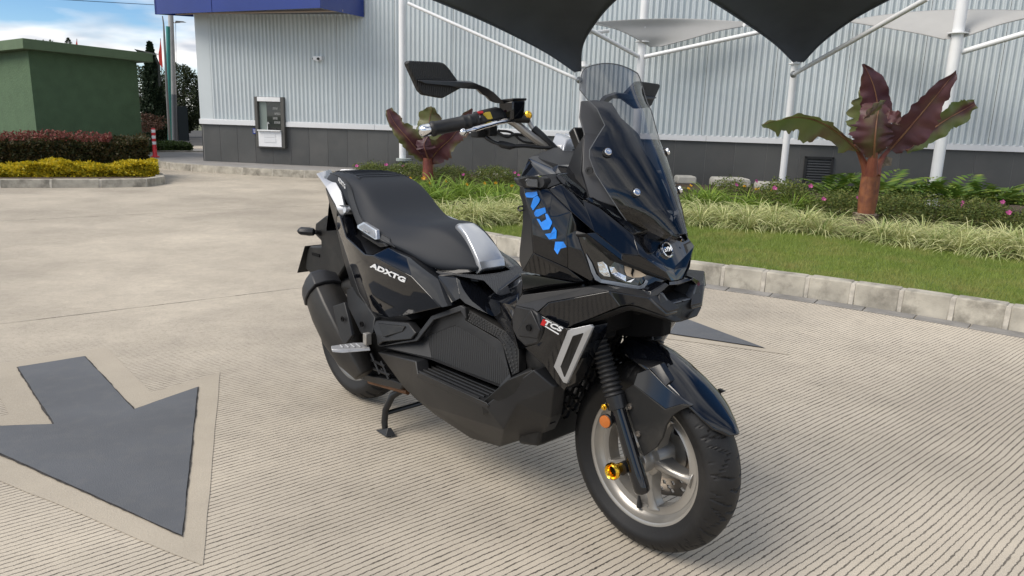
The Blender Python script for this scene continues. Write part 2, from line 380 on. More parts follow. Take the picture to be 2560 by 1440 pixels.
def blades(name, X, Y, z, hmin, hmax, w, m, parent=None, lean=.5):
    n = len(X); h = rng.uniform(hmin, hmax, n); a = rng.uniform(0, 6.283, n); la = rng.uniform(0, 6.283, n); ll = rng.uniform(0, lean, n)*h
    dx, dy = np.cos(a)*w/2, np.sin(a)*w/2
    V = np.zeros((n, 3, 3)); V[:, 0] = np.stack([X-dx, Y-dy, np.full(n, z)], 1); V[:, 1] = np.stack([X+dx, Y+dy, np.full(n, z)], 1)
    V[:, 2] = np.stack([X+np.cos(la)*ll, Y+np.sin(la)*ll, z+h], 1)
    me = bpy.data.meshes.new(name); me.vertices.add(3*n); me.vertices.foreach_set('co', V.reshape(-1))
    me.loops.add(3*n); me.loops.foreach_set('vertex_index', np.arange(3*n, dtype=np.int32)); me.polygons.add(n)
    me.polygons.foreach_set('loop_start', np.arange(0, 3*n, 3, dtype=np.int32)); me.polygons.foreach_set('loop_total', np.full(n, 3, np.int32))
    me.update(); me.validate(); me.materials.append(m); o = bpy.data.objects.new(name, me); COL.objects.link(o); o.parent = parent; return o
n = 420000; X = rng.uniform(-1.5, 6.8, n); Y = rng.uniform(3.2, 9, n); k = inside(lawnpoly, X, Y); X, Y = X[k], Y[k]
g = blades('lawn_grass', X, Y, LZ-.01, .018, .042, .004, M_blade, None, 1.0); tag(g, 'short mown green grass on the strip behind the kerb', 'grass', kind='stuff')

# ------------------------------------------------------------------ plants
def blade_clump(name, n, ln, w, m, arch, rad, seed, upr=.6, zoff=0):
    r = random.Random(seed); mb = MB()
    for i in range(n):
        a = r.uniform(0, 6.283); el = r.uniform(upr, 1.45); L_ = ln*r.uniform(.55, 1.1); ww = w*r.uniform(.7, 1.2)
        bx, by = math.cos(a)*r.uniform(0, rad), math.sin(a)*r.uniform(0, rad); tw = r.uniform(-.5, .5)
        p = Vector((bx, by, 0)); d = el; ca, sa = math.cos(a), math.sin(a); seg = 6; vs = []; nrm = Vector((-sa, ca, 0))
        for k in range(seg+1):
            t = k/seg; wk = ww*(1-t**2.2)*.5*(0.6+.4*min(1, t*4))
            q = nrm*wk; q = q+Vector((0, 0, wk*tw))
            vs += [p-q, p+q]
            p = p+Vector((ca*math.cos(d), sa*math.cos(d), math.sin(d)))*(L_/seg); d -= arch*(.5+t)*r.uniform(.7, 1.3)/seg*2
        mb.add(vs, [(2*k, 2*k+1, 2*k+3, 2*k+2) for k in range(seg)])
    return mesh_obj(name, mb.v, mb.f, m, None, True)
def ramp_mat(name, cols, rough=.6, trans=.25, nscale=3, island=.7):
    """colour picked per leaf from a list of colours"""
    m, nt, bs = new_mat(name); L = nt.links.new; g = N(nt, 'ShaderNodeNewGeometry'); tc = N(nt, 'ShaderNodeTexCoord')
    nz = N(nt, 'ShaderNodeTexNoise'); nz.inputs['Scale'].default_value = nscale; L(tc.outputs['Object'], nz.inputs['Vector'])
    a = N(nt, 'ShaderNodeMath', operation='MULTIPLY'); a.inputs[1].default_value = island; L(g.outputs['Random Per Island'], a.inputs[0])
    b = N(nt, 'ShaderNodeMath', operation='MULTIPLY_ADD'); b.inputs[1].default_value = 1-island; L(nz.outputs['Fac'], b.inputs[0]); L(a.outputs[0], b.inputs[2])
    r = N(nt, 'ShaderNodeValToRGB'); e = r.color_ramp.elements
    while len(e) < len(cols): e.new(.5)
    for i, c in enumerate(cols): e[i].position = i/(len(cols)-1); e[i].color = (*c, 1)
    L(b.outputs[0], r.inputs[0]); L(r.outputs[0], bs.inputs['Base Color']); bs.inputs['Roughness'].default_value = rough; bs.inputs['Specular IOR Level'].default_value = .35
    o = [n for n in nt.nodes if n.type == 'OUTPUT_MATERIAL'][0]; tl = N(nt, 'ShaderNodeBsdfTranslucent'); L(r.outputs[0], tl.inputs['Color'])
    ms = N(nt, 'ShaderNodeMixShader'); ms.inputs[0].default_value = trans; L(bs.outputs[0], ms.inputs[1]); L(tl.outputs[0], ms.inputs[2]); L(ms.outputs[0], o.inputs['Surface'])
    return m
M_spider = ramp_mat('striped grass', [(.17, .26, .07), (.56, .58, .26), (.70, .68, .38), (.26, .36, .11), (.62, .60, .30)])
M_lily = ramp_mat('day lily leaves', [(.08, .17, .025), (.17, .28, .04), (.28, .38, .06), (.11, .20, .03)])
M_azalea = ramp_mat('azalea leaves', [(.04, .075, .018), (.09, .13, .03), (.17, .20, .045), (.13, .09, .035)])
M_fern = ramp_mat('fern leaves', [(.06, .12, .022), (.11, .20, .03), (.30, .34, .06)])
M_pink = mat('pink petals', (.62, .12, .36), .6, var=.3, trans=.3); M_yel = mat('yellow petals', (.75, .48, .03), .6, var=.2, trans=.3, island=.4, col2=(.75, .25, .02))
M_red_leaf = ramp_mat('red tipped hedge leaves', [(.02, .03, .012), (.035, .05, .018), (.075, .045, .022), (.045, .06, .02), (.16, .035, .03)], nscale=1)
M_hedge = ramp_mat('hedge leaves', [(.018, .026, .010), (.04, .052, .018), (.085, .055, .022), (.06, .07, .022)])
M_ylhedge = ramp_mat('yellow hedge leaves', [(.11, .12, .01), (.42, .36, .02), (.72, .54, .02), (.22, .22, .02)])
def flower(mb, p, s, r):
    for k in range(5):
        a = 1.257*k+r.uniform(0, .5); d = Vector((math.cos(a), math.sin(a)*.4-.35, math.sin(a)*.8)).normalized()*s; q = Vector((-d.z, 0, d.x)).normalized()*s*.42
        p = Vector(p); mb.add([p, p+d*.6-q, p+d, p+d*.6+q], [(0, 1, 2, 3)])
def leaf_cloud(name, n, fn, size, m, seed, parent=None, aspect=.5, up_bias=.3):
    """n leaf quads at points given by fn(random)"""
    r = np.random.default_rng(seed); P = fn(r, n); n = len(P)
    d = r.normal(size=(n, 3)); d[:, 2] = d[:, 2]*.7+up_bias; d /= np.linalg.norm(d, axis=1)[:, None]
    q = np.cross(d, r.normal(size=(n, 3))); q /= np.linalg.norm(q, axis=1)[:, None]; s = size*r.uniform(.6, 1.25, n)[:, None]
    V = np.stack([P, P+d*s*.5-q*s*aspect*.5, P+d*s, P+d*s*.5+q*s*aspect*.5], 1)
    me = bpy.data.meshes.new(name); me.vertices.add(4*n); me.vertices.foreach_set('co', V.reshape(-1)); me.loops.add(4*n); me.loops.foreach_set('vertex_index', np.arange(4*n, dtype=np.int32))
    me.polygons.add(n); me.polygons.foreach_set('loop_start', np.arange(0, 4*n, 4, dtype=np.int32)); me.polygons.foreach_set('loop_total', np.full(n, 4, np.int32)); me.update(); me.validate()
    me.materials.append(m); o = bpy.data.objects.new(name, me); COL.objects.link(o); o.parent = parent; return o
def edge_at(i_px):  return None
# variegated grass clumps along the lawn edge
bo_xy = (3.5864,7.5732,0.105)[:2]
protos = [blade_clump('striped_grass', 260, .42, .0085, M_spider, 1.15, .05, 11+i, .35) for i in range(3)]
er = resample(EDGE[:9], .235); rr = random.Random(4); ci = 0
lab = 'pale striped grass clump in the double row between lawn and flower bed'
for row, (off, sc) in enumerate(((.05, .92), (.26, 1.0), (.46, .95))):
    sd = side(er, off)
    for i, p in enumerate(sd):
        if (p-Vector(bo_xy)).length < (.40 if p.y < bo_xy[1]+.10 else .24): continue
        o = protos[ci % 3] if ci < 3 else protos[ci % 3].copy()
        if ci >= 3: COL.objects.link(o)
        o.location = (p.x+rr.uniform(-.05, .05), p.y+rr.uniform(-.05, .05), LZ-.02); o.rotation_euler.z = rr.uniform(0, 6.28); s = sc*rr.uniform(.85, 1.28); o.scale = (s, s, s*rr.uniform(.8, 1.0))
        tag(o, lab, 'striped grass', 'striped grass clumps along the lawn edge'); ci += 1
# day lilies behind them, left part of the bed
def P2(p): return Vector((p[0], p[1]))
lp = [blade_clump('day_lily', 120, .62, .016, M_lily, 1.0, .07, 31+i, .6) for i in range(3)]
for q in lp:
    mb = MB(); r = random.Random(len(q.name))
    if q is not lp[0]: continue
    for k in range(2):
        mb = MB(); flower(mb, (r.uniform(-.2, .2), r.uniform(-.2, .2), r.uniform(.42, .52)), .034, r); mesh_obj('yellow_flower', mb.v, mb.f, M_yel, q)
ci = 0
def place(protos, x, y, s, label, cat, group, i, z=LZ-.02, sz=1):
    o = protos[i % len(protos)] if i < len(protos) else copy_tree(protos[i % len(protos)])
    o.location = (x, y, z); o.rotation_euler.z = rr.uniform(0, 6.28); o.scale = (s, s, s*sz); tag(o, label, cat, group); return o
lil = []
for px in range(0, 9):
    for ry in range(3): lil.append((-1.55+px*.36+ry*.1, 8.7+ry*.45+px*.04))
lil += [(2.1, 9.15), (2.45, 9.3), (2.75, 9.1), (3.05, 9.25), (3.35, 9.1), (2.6, 9.6), (3.0, 9.7), (2.25, 9.6)]
for i, (x, y) in enumerate(lil):
    lb = 'day lily clump of long green leaves behind the striped grass, left of the scooter windscreen' if i < 27 else 'day lily clump in the cluster just right of the scooter windscreen'
    place(lp, x+rr.uniform(-.1, .1), y+rr.uniform(-.1, .1), rr.uniform(.75, .98), lb, 'day lily', 'day lilies in the flower bed', i, sz=.8)
# azalea shrubs
def dome(rx_, ry_, h):
    def f(r, n):
        a = r.uniform(0, 6.283, n); u = r.uniform(0, 1, n); rad = np.sqrt(r.uniform(0.15, 1, n)); el = np.arccos(r.uniform(0, 1, n))
        k = r.uniform(.72, 1.03, n)*(1+.12*np.sin(a*5+el*7)); return np.stack([np.cos(a)*np.sin(el)*rx_*k, np.sin(a)*np.sin(el)*ry_*k, np.cos(el)*h*k], 1)
    return f
az_p = []
for i in range(4):
    e = leaf_cloud('azalea_shrub', 2900, dome(.42, .36, .40), .035, M_azalea, 50+i); az_p.append(e)
    mb = MB(); r = random.Random(60+i)
    for k in range((2, 0, 1, 0)[i]):
        mb = MB(); a = r.uniform(3.3, 6.1); flower(mb, (math.cos(a)*.36, math.sin(a)*.30, r.uniform(.25, .40)), .036, r); mesh_obj('pink_flower', mb.v, mb.f, M_pink, e)
az = []
for i in range(7): az.append((-2.3+i*.62, 11.9-i*.05))
for i in range(5): az.append((-2.4+i*.7, 12.8-i*.1))
for i in range(8): az.append((2.9+i*.58, 10.1-i*.40))
for i in range(8): az.append((3.4+i*.6, 9.3-i*.42))
az += [(3.7, 8.75), (4.3, 8.35), (4.9, 7.95), (5.5, 7.5), (6.1, 7.1)]
for i, (x, y) in enumerate(az):
    lb = 'low azalea shrub with pink flowers in the bed left of the scooter' if x < 2.2 else 'low azalea shrub with pink flowers behind the striped grass on the right'
    o = place(az_p, x+rr.uniform(-.08, .08), y+rr.uniform(-.08, .08), rr.uniform(.8, 1.05), lb, 'azalea', 'azalea shrubs in the flower bed', i, sz=rr.uniform(.8, 1.0) if x > 2.2 else .75)
    o.rotation_euler.z = rr.uniform(-.6, .6)
# split-leaf ferns against the wall
def fern(seed):
    r = random.Random(seed); mb = MB()
    for f in range(24):
        a = r.uniform(0, 6.283); d = r.uniform(.9, 1.5); p = Vector((0, 0, 0)); ca, sa = math.cos(a), math.sin(a); L_ = r.uniform(.45, .8); seg = 11
        for k in range(seg):
            t = k/seg; v = Vector((ca*math.cos(d), sa*math.cos(d), math.sin(d)))*(L_/seg); p = p+v; d -= .09+.06*t
            if t > .3:
                w = .19*math.sin(min(1, (t-.3)/.7+.25)*2.7)+.02
                for sgn in (-1, 1):
                    q = Vector((-sa, ca, 0))*sgn; e = p+q*w+v.normalized()*w*.75+Vector((0, 0, -.25*w)); n_ = v.normalized()*.020
                    mb.add([p-n_, p.lerp(e, .5)-n_*1.3, e, p.lerp(e, .5)+n_*1.3], [(0, 1, 2, 3)])
        # stalk
    return mesh_obj('split_leaf_fern', mb.v, mb.f, M_fern, None)
fp = [fern(71), fern(72), fern(73)]
fl = [(4.5, 10.6), (5.05, 10.4), (5.9, 10.0), (6.35, 9.95), (6.9, 9.8), (7.5, 9.4), (8.0, 9.3), (8.5, 8.8), (9.0, 8.6), (5.5, 10.3)]
for i, (x, y) in enumerate(fl):
    place(fp, x, y, rr.uniform(.85, 1.1), 'bushy split-leaf fern in the row in front of the grey tiled wall', 'fern', 'ferns below the corrugated wall', i, sz=.85)

# banana plants -------------------------------------------------------
def leaf_mat():
    m, nt, bs = new_mat('banana leaf'); L = nt.links.new
    at = N(nt, 'ShaderNodeAttribute', attribute_name='tint'); tc = N(nt, 'ShaderNodeTexCoord'); nz = N(nt, 'ShaderNodeTexNoise'); nz.inputs['Scale'].default_value = 3.5; nz.inputs['Detail'].default_value = 5
    L(tc.outputs['Object'], nz.inputs['Vector'])
    uvn = N(nt, 'ShaderNodeUVMap'); sp = N(nt, 'ShaderNodeSeparateXYZ'); L(uvn.outputs[0], sp.inputs[0])
    w = N(nt, 'ShaderNodeMath', operation='SINE'); mu = N(nt, 'ShaderNodeMath', operation='MULTIPLY'); mu.inputs[1].default_value = 420; L(sp.outputs[1], mu.inputs[0]); L(mu.outputs[0], w.inputs[0])
    s1 = N(nt, 'ShaderNodeMath', operation='MULTIPLY_ADD'); s1.inputs[1].default_value = .9; s1.inputs[2].default_value = -.45; L(nz.outputs['Fac'], s1.inputs[0])
    a1 = N(nt, 'ShaderNodeMath', operation='ADD'); L(at.outputs['Fac'], a1.inputs[0]); L(s1.outputs[0], a1.inputs[1])
    a2 = N(nt, 'ShaderNodeMath', operation='MULTIPLY_ADD'); a2.inputs[1].default_value = .018; L(w.outputs[0], a2.inputs[0]); L(a1.outputs[0], a2.inputs[2])
    r = N(nt, 'ShaderNodeValToRGB'); e = r.color_ramp.elements
    cols = [(0, (.115, .16, .045)), (.35, (.14, .15, .055)), (.6, (.11, .042, .045)), (.85, (.060, .020, .034)), (1, (.12, .032, .042))]
    while len(e) < 5: e.new(.5)
    for i, (p, c) in enumerate(cols): e[i].position = p; e[i].color = (*c, 1)
    L(a2.outputs[0], r.inputs[0]); L(r.outputs[0], bs.inputs['Base Color']); bs.inputs['Roughness'].default_value = .42
    bp = N(nt, 'ShaderNodeBump'); bp.inputs['Distance'].default_value = .0006; bp.inputs['Strength'].default_value = .4; L(w.outputs[0], bp.inputs['Height']); L(bp.outputs[0], bs.inputs['Normal'])
    o = [n for n in nt.nodes if n.type == 'OUTPUT_MATERIAL'][0]; tl = N(nt, 'ShaderNodeBsdfTranslucent'); L(r.outputs[0], tl.inputs['Color'])
    ms = N(nt, 'ShaderNodeMixShader'); ms.inputs[0].default_value = .30; L(bs.outputs[0], ms.inputs[1]); L(tl.outputs[0], ms.inputs[2]); L(ms.outputs[0], o.inputs['Surface'])
    return m
M_leaf = leaf_mat(); M_stalk = mat('banana stalk', (.14, .030, .025), .55, col2=(.24, .075, .04), vscale=9, detail=4)
M_rib = mat('banana midrib', (.15, .05, .035), .5, col2=(.24, .13, .06), vscale=6)
M_trunk = mat('banana trunk', (.27, .10, .04), .6, col2=(.12, .035, .022), vscale=14, bump=.004, bscale=25)
M_dry = mat('dry leaf bases', (.33, .26, .19), .9, col2=(.10, .075, .055), vscale=30, bump=.004, bscale=60)
NARROW = .74
def banana_leaf(parent, mid, wid, up, fold=.35, tint=(0, 1), tear=.0, seed=1, droop=0, stalk=None, one=(1, 1), rib=True):
    """mid: midrib points, wid: half widths, up: side vector of the blade"""
    r = random.Random(seed); P = catmull([Vector(m) for m in mid], 10); n = len(P); up = Vector(up).normalized(); vs = []; uvs = []; tn = []; K = 6
    def W_(t):
        x = t*(len(wid)-1); i = min(len(wid)-2, int(x)); f = x-i; f = f*f*(3-2*f)*.5+f*.5; return wid[i]*(1-f)+wid[i+1]*f
    jag = [[0]*(n) for _ in range(2)]
    for s in range(2):
        v = 0
        for i in range(n):
            if r.random() < .42: v = r.uniform(-tear*1.5, tear*.5)
            jag[s][i] = v+r.uniform(-.05, .05)
    for i, p in enumerate(P):
        t = i/(n-1); T = (P[min(i+1, n-1)]-P[max(0, i-1)]).normalized(); sv = (up-T*up.dot(T)).normalized(); nm = T.cross(sv)
        for k in range(-K, K+1):
            u = k/K; s = 0 if u < 0 else 1; w = NARROW*W_(t)*(1+jag[s][i]*abs(u)**2)*one[s]
            rip = math.sin(t*23+u*2.5+seed)*.016*abs(u)+math.sin(t*47+seed)*.008*abs(u)
            q = p+sv*(u*w)+nm*(fold*abs(u)*w+rip)+Vector((0, 0, -droop*u*u*w))
            vs.append(q); uvs.append((u*.5+.5, t)); tn.append(tint[0]*(1-abs(u))+tint[1]*abs(u) if len(tint) == 2 else (tint[0]*(1-t)+tint[2]*t)*(1-abs(u))+tint[1]*abs(u))
    R_ = 2*K+1; fs = [(i*R_+k, i*R_+k+1, (i+1)*R_+k+1, (i+1)*R_+k) for i in range(n-1) for k in range(R_-1)]
    o = mesh_obj('leaf', vs, fs, M_leaf, parent, True); me = o.data; ul = me.uv_layers.new(name='uv')
    for l in me.loops: ul.data[l.index].uv = uvs[l.vertex_index]
    a = me.attributes.new('tint', 'FLOAT', 'POINT'); a.data.foreach_set('value', tn)
    if rib: MB().tube([p+Vector((0, -.004, 0)) for p in P[::3]], [.012*(1-.85*i/(len(P[::3])-1)) for i in range(len(P[::3]))], 8).build('midrib', M_rib, o, smooth=True)
    return o
def rel(o, pts): return [tuple(Vector(p)-Vector(o)) for p in pts]
bo = (3.5864,7.5732,0.105)
bp_ = empty('banana_plant', bo); tag(bp_, 'large red-leaved banana plant with orange trunk in the striped grass on the right', 'banana plant', 'red banana plants')
by = bo[1]
mb = MB()
tz = [(0, .165), (.03, .175), (.12, .17), (.20, .16)]
mb.lathe([(h, w*.62) for h, w in [(-.02, .20), (.04, .205), (.10, .20), (.17, .185), (.21, .17), (.212, .05)]], (0, 0, 0), (0, 0, 1), 22).build('trunk_base', M_dry, bp_, smooth=True)
r_ = random.Random(2)
mb = MB()
for k in range(260):
    a = r_.uniform(0, 6.283); z = r_.uniform(0, .2); R0 = .118+.006*math.sin(z*30); p = Vector((math.cos(a)*R0, math.sin(a)*R0, z)); t = Vector((-math.sin(a), math.cos(a), 0))
    q = t*r_.uniform(.015, .04); u_ = Vector((math.cos(a)*.012, math.sin(a)*.012, r_.uniform(.006, .014))); mb.add([p-q, p+q, p+q*.8+u_, p-q*.8+u_], [(0, 1, 2, 3)])
fr_ = mesh_obj('dry_leaf_scale', mb.v, mb.f, M_dry, bp_); fr_['kind'] = 'stuff'
for k in range(6):
    a = k*1.05+.3; c, s = math.cos(a)*.028, math.sin(a)*.028
    MB().tube([(c*1.1, s*1.1, .20), (c*1.2, s*1.2, .36), (c*1.35, s*1.2, .55), (c*1.8, s*1.3, .72)], [.052, .061, .056, .042], 12).build('stem_sheath', M_trunk, bp_, smooth=True)
for (x, z, a) in ((-.09, .70, .4), (.09, .74, -.3), (.02, .72, .1), (-.05, .73, .8)):
    MB().add([(x-.05, -.09, z-.05), (x+.05, -.10, z-.04), (x+.07, -.06, z+.03), (x+.01, -.07, z+.05), (x-.05, -.06, z+.02)], [(0, 1, 2, 3, 4)]).build('dry_sheath_tip', M_dry, bp_)
for pts in ([(890,900,7.25), (870,850,7.25), (845,790,7.25), (830,740,7.22)],):
    pass
def px16(*P): return [p for p in P]
c0 = (3.4438,7.3,0.749)
MB().tube(rel(bo, [(3.4326,7.32,0.7165), (3.3883,7.32,0.8136), (3.3151,7.3,0.9224), (3.2341,7.25,0.9944)]), [.05, .035, .022, .014], 10).build('leaf_stalk', M_stalk, bp_, smooth=True)
MB().tube(rel(bo, [(3.4447,7.28,0.7197), (3.4295,7.25,0.8189), (3.4187,7.22,0.9289), (3.4115,7.2,1.0014)]), [.06, .05, .035, .024], 10).build('leaf_stalk', M_stalk, bp_, smooth=True)
MB().tube(rel(bo, [(3.5071,7.32,0.7187), (3.5296,7.34,0.8045), (3.6009,7.4,0.9022), (3.699,7.45,1.002)]), [.05, .036, .024, .016], 10).build('leaf_stalk', M_stalk, bp_, smooth=True)
# left drooping leaf
banana_leaf(bp_, rel(bo, [(3.2975,7.28,0.9409), (3.0626,7.1,1.0646), (2.7958,6.95,1.1857), (2.5427,6.85,1.2367), (2.3451,6.8,1.2062), (2.1688,6.75,1.1566)]), [.02, .15, .20, .20, .15, .01], (0.0, -.75, .8), fold=-.5, tint=(.50, .42, .12), tear=.28, seed=3, one=(1.2, .40))
# back left leaf, upright and ragged
banana_leaf(bp_, rel(bo, [(3.4728,7.4,0.923), (3.455,7.5,1.117), (3.4345,7.6,1.3262), (3.4186,7.65,1.5672)]), [.10, .22, .19, .01], (1, .3, .1), fold=.3, tint=(.25, .30), tear=.45, seed=8)
# tall centre leaf
banana_leaf(bp_, rel(bo, [(3.4865,7.35,0.9255), (3.5113,7.42,1.1199), (3.5077,7.45,1.3387), (3.4192,7.42,1.563), (3.2857,7.4,1.7562)]), [.10, .17, .20, .16, .01], (1, -.1, .1), fold=.25, tint=(.70, .62), tear=.1, seed=5)
# front centre leaf with folded edges
banana_leaf(bp_, rel(bo, [(3.4142,7.2,0.8936), (3.3644,7.12,1.0261), (3.3475,7.1,1.1667), (3.376,7.16,1.2957), (3.4481,7.28,1.4053)]), [.10, .27, .31, .26, .12], (1, 0, -.05), fold=.35, tint=(.62, .66), tear=.25, seed=12)
banana_leaf(bp_, rel(bo, [(3.4348,7.1,1.3085), (3.461,7.02,1.2627), (3.5078,7,1.1953)]), [.03, .09, .01], (.4, 0, 1), fold=.3, tint=(.66, .58), tear=.2, seed=13, rib=False)
banana_leaf(bp_, rel(bo, [(3.4221,7.15,1.4014), (3.29,7.05,1.3266), (3.1842,7,1.2429)]), [.03, .09, .01], (.3, 0, 1), fold=.3, tint=(.62, .50), tear=.2, seed=14, rib=False)
# right big leaf
banana_leaf(bp_, rel(bo, [(3.6545,7.4,0.9654), (3.734,7.35,1.1035), (3.8302,7.3,1.2749), (3.9421,7.25,1.4778), (4.0688,7.2,1.7079)]), [.10, .26, .24, .18, .01], (-.75, -.15, .65), fold=.32, tint=(.62, .70), tear=.15, seed=21)
# far right leaf behind
banana_leaf(bp_, rel(bo, [(3.9214,7.6,0.9534), (4.1311,7.7,1.1088), (4.3306,7.75,1.2538), (4.524,7.8,1.3612), (4.6475,7.8,1.4408)]), [.05, .16, .19, .17, .07], (-.55, -.2, .8), fold=.2, tint=(.60, .10), tear=.12, seed=25)
# second banana plant, farther left
bo = (-1.523,13.0104,0.11); bo = (bo[0], bo[1], LZ)
b2 = empty('banana_plant', bo); tag(b2, 'smaller red-leaved banana plant in the bed, between the white post and the scooter handlebar', 'banana plant', 'red banana plants')
MB().tube(rel(bo, [(-1.3343,11.4,0.2043), (-1.3349,11.4,0.332), (-1.3356,11.4,0.459), (-1.3362,11.4,0.5855)]), [.085, .080, .075, .07], 14).build('trunk', M_stalk, b2, smooth=True)
mb = MB()
for k in range(9):
    a = k*.7; p = Vector((math.cos(a)*.08, math.sin(a)*.08, .12)); mb.add([p+Vector((-.04, 0, 0)), p+Vector((.04, 0, 0)), p+Vector((.03, -.02, .14)), p+Vector((-.02, -.02, .17))], [(0, 1, 2, 3)])
mb.build('dry_sheath_tip', M_dry, b2)
banana_leaf(b2, rel(bo, [(-1.3437,11.4,0.4905), (-1.4753,11.3,0.6481), (-1.6347,11.2,0.8473), (-1.8059,11.2,1.0407), (-1.9058,11.2,1.2347)]), [.10, .26, .24, .16, .09], (.8, -.2, .5), fold=.35, tint=(.70, .35), tear=.15, seed=31)
banana_leaf(b2, rel(bo, [(-1.3395,11.5,0.5173), (-1.3625,11.55,0.7055), (-1.3534,11.6,0.9426), (-1.336,11.65,1.1482), (-1.2909,11.6,1.2901)]), [.12, .24, .30, .26, .03], (1, -.1, 0), fold=.2, tint=(.30, .38), tear=.08, seed=32)
banana_leaf(b2, rel(bo, [(-1.3117,11.4,0.4914), (-1.1586,11.3,0.6733), (-0.9775,11.2,0.8364), (-0.824,11.2,1.0397), (-0.6647,11.2,1.2793)]), [.10, .28, .24, .20, .02], (-.6, -.2, .7), fold=.35, tint=(.70, .52), tear=.2, seed=33)
banana_leaf(b2, rel(bo, [(-1.3046,11.2,0.5332), (-1.3402,11.1,0.66), (-1.3562,11.1,0.7512), (-1.3005,11.15,0.8737)]), [.1, .22, .18, .02], (1, 0, 0), fold=.4, tint=(.85, .75), tear=.2, seed=34)

# ------------------------------------------------------------------ building
M_tile = mat('grey porcelain tile', (.084, .086, .084), .42, var=.10, vscale=1.7, detail=9, dirt=(.125, .12, .115, .5), dscale=1.3, bump=.0006, bscale=35)
M_tile2 = mat('grey porcelain tile darker', (.074, .076, .075), .42, var=.10, vscale=2.1, detail=9, dirt=(.115, .11, .105, .5), dscale=1.6, bump=.0006, bscale=35)
M_grout = mat('pale grout', (.22, .215, .21), .9)
M_metal = mat('corrugated sheet', (.57, .625, .645), .42, var=.035, vscale=1.2, detail=6, spec=.5, dirt=(.42, .44, .46, .25), dscale=.8)
M_trim = mat('white trim', (.72, .735, .75), .45, var=.04, vscale=2, dirt=(.50, .50, .49, .3), dscale=2)
M_blue = mat('blue fascia', (.012, .035, .21), .16, spec=.5, coat=.2, var=.1, vscale=1)
M_dark = mat('dark recess', (.012, .013, .014), .6)
M_dkframe = mat('bronze window frame', (.085, .083, .075), .45)
M_white = mat('white paint', (.78, .79, .80), .4, var=.04, vscale=4)
M_walk = mat('sidewalk concrete', (.27, .26, .25), .9, var=.15, vscale=3, bump=.001, bscale=100)
b = empty('commercial_building', (-6.4, 15.4, 0), -.2075)
tag(b, 'long commercial building of pale corrugated metal above a grey tiled base', 'building')
ZB, ZS, ZT, ZTOP = .10, .873, .972, 7.5
core = MB(); core.add([(-.78, 1.35, ZB), (0, .006, ZB), (21, .006, ZB), (21, 12, ZB), (-.6, 12, ZB), (-.78, 1.35, ZTOP), (0, .006, ZTOP), (21, .006, ZTOP), (21, 12, ZTOP), (-.6, 12, ZTOP)],
    [(0, 1, 6, 5), (1, 2, 7, 6), (2, 3, 8, 7), (3, 4, 9, 8), (4, 0, 5, 9), (5, 6, 7, 8, 9)])
core.build('wall', M_grout, b)
seams = [0.012, 0.392, 0.782, 1.18, 1.561, 1.962, 2.352, 2.754, 3.167, 3.591, 4.009, 4.437, 4.861, 5.278, 5.703, 6.144, 6.575, 7.014, 7.461, 7.918, 8.389, 8.89, 9.429, 9.963, 10.464, 10.992, 11.54, 12.081, 12.612, 13.132, 13.707, 14.275, 14.854, 15.4, 15.9, 16.5, 17.1, 17.7]
for i in range(len(seams)-1):
    x0, x1 = seams[i]+.004, seams[i+1]-.004; d = rr.uniform(-.001, .001)
    MB().box(((x0+x1)/2, .02+d, (ZB+ZS)/2), (x1-x0, .04, ZS-ZB)).build('wall_tile', M_tile if rr.random() < .6 else M_tile2, b, bevel=.0015)
# the wall turns away at the left end
cx, cy = -.78, 1.35; ln_ = math.hypot(cx, cy); cdir = Vector((cx, cy)).normalized(); cn = Vector((cdir.y, -cdir.x)); cn = -cn if cn.x > 0 else cn
for i in range(4):
    a0, a1 = ln_*i/4+.012, ln_*(i+1)/4-.004; m_ = cdir*((a0+a1)/2)+cn*.02+Vector((0, .04))
    MB().box((m_.x, m_.y, (ZB+ZS)/2), (a1-a0, .04, ZS-ZB), math.atan2(cdir.y, cdir.x)).build('wall_tile', M_tile, b, bevel=.0015)
m_ = cdir*(ln_/2)+cn*.03+Vector((0, .04))
MB().box((m_.x, m_.y, (ZS+ZT)/2), (ln_+.06, .09, ZT-ZS), math.atan2(cdir.y, cdir.x)).build('sill_trim', M_trim, b, bevel=.004)
tr = [-.02, 1.24, 1.88, 3.75, 6.2, 8.0, 9.95, 13.0, 15.6, 18.2]
for i in range(len(tr)-1):
    if i == 1: continue
    x0, x1 = tr[i]+.002, tr[i+1]-.002
    t_ = MB(); t_.box(((x0+x1)/2, -.012, (ZS+ZT)/2-.006), (x1-x0, .075, ZT-ZS-.012)); t_.box(((x0+x1)/2, .0, ZT-.003), (x1-x0, .06, .016)); t_.build('sill_trim', M_trim, b, bevel=.003)
def corr(x0, x1, z0, z1, pitch, depth, org=(0, 0), dr=(1, 0), nrm=(0, -1)):
    n = max(1, round((x1-x0)/pitch)); p = (x1-x0)/n; prof = []
    for k in range(n):
        a = x0+k*p
        for f, h in ((0, 1), (.04, 1.06), (.20, 1.0), (.38, 1.06), (.43, .95), (.72, .06), (.78, 0), (.85, 0), (.98, .9)): prof.append((a+f*p, h*depth*1.3))
    prof.append((x1, depth*1.3)); vs = []
    for x, h in prof:
        q = (org[0]+dr[0]*x+nrm[0]*h, org[1]+dr[1]*x+nrm[1]*h); vs += [(q[0], q[1], z0), (q[0], q[1], z1)]
    return MB().add(vs, [(2*i, 2*i+2, 2*i+3, 2*i+1) for i in range(len(prof)-1)])
def seg_sheet(x0, x1, pitch, depth, z0=ZT): 
    o = corr(x0, x1, z0, ZTOP, pitch, depth, org=(0, -.0)); o.build('metal_sheet', M_metal, b)
xs = [.30, .92, 1.24]
w0, w1 = 1.243, 1.875
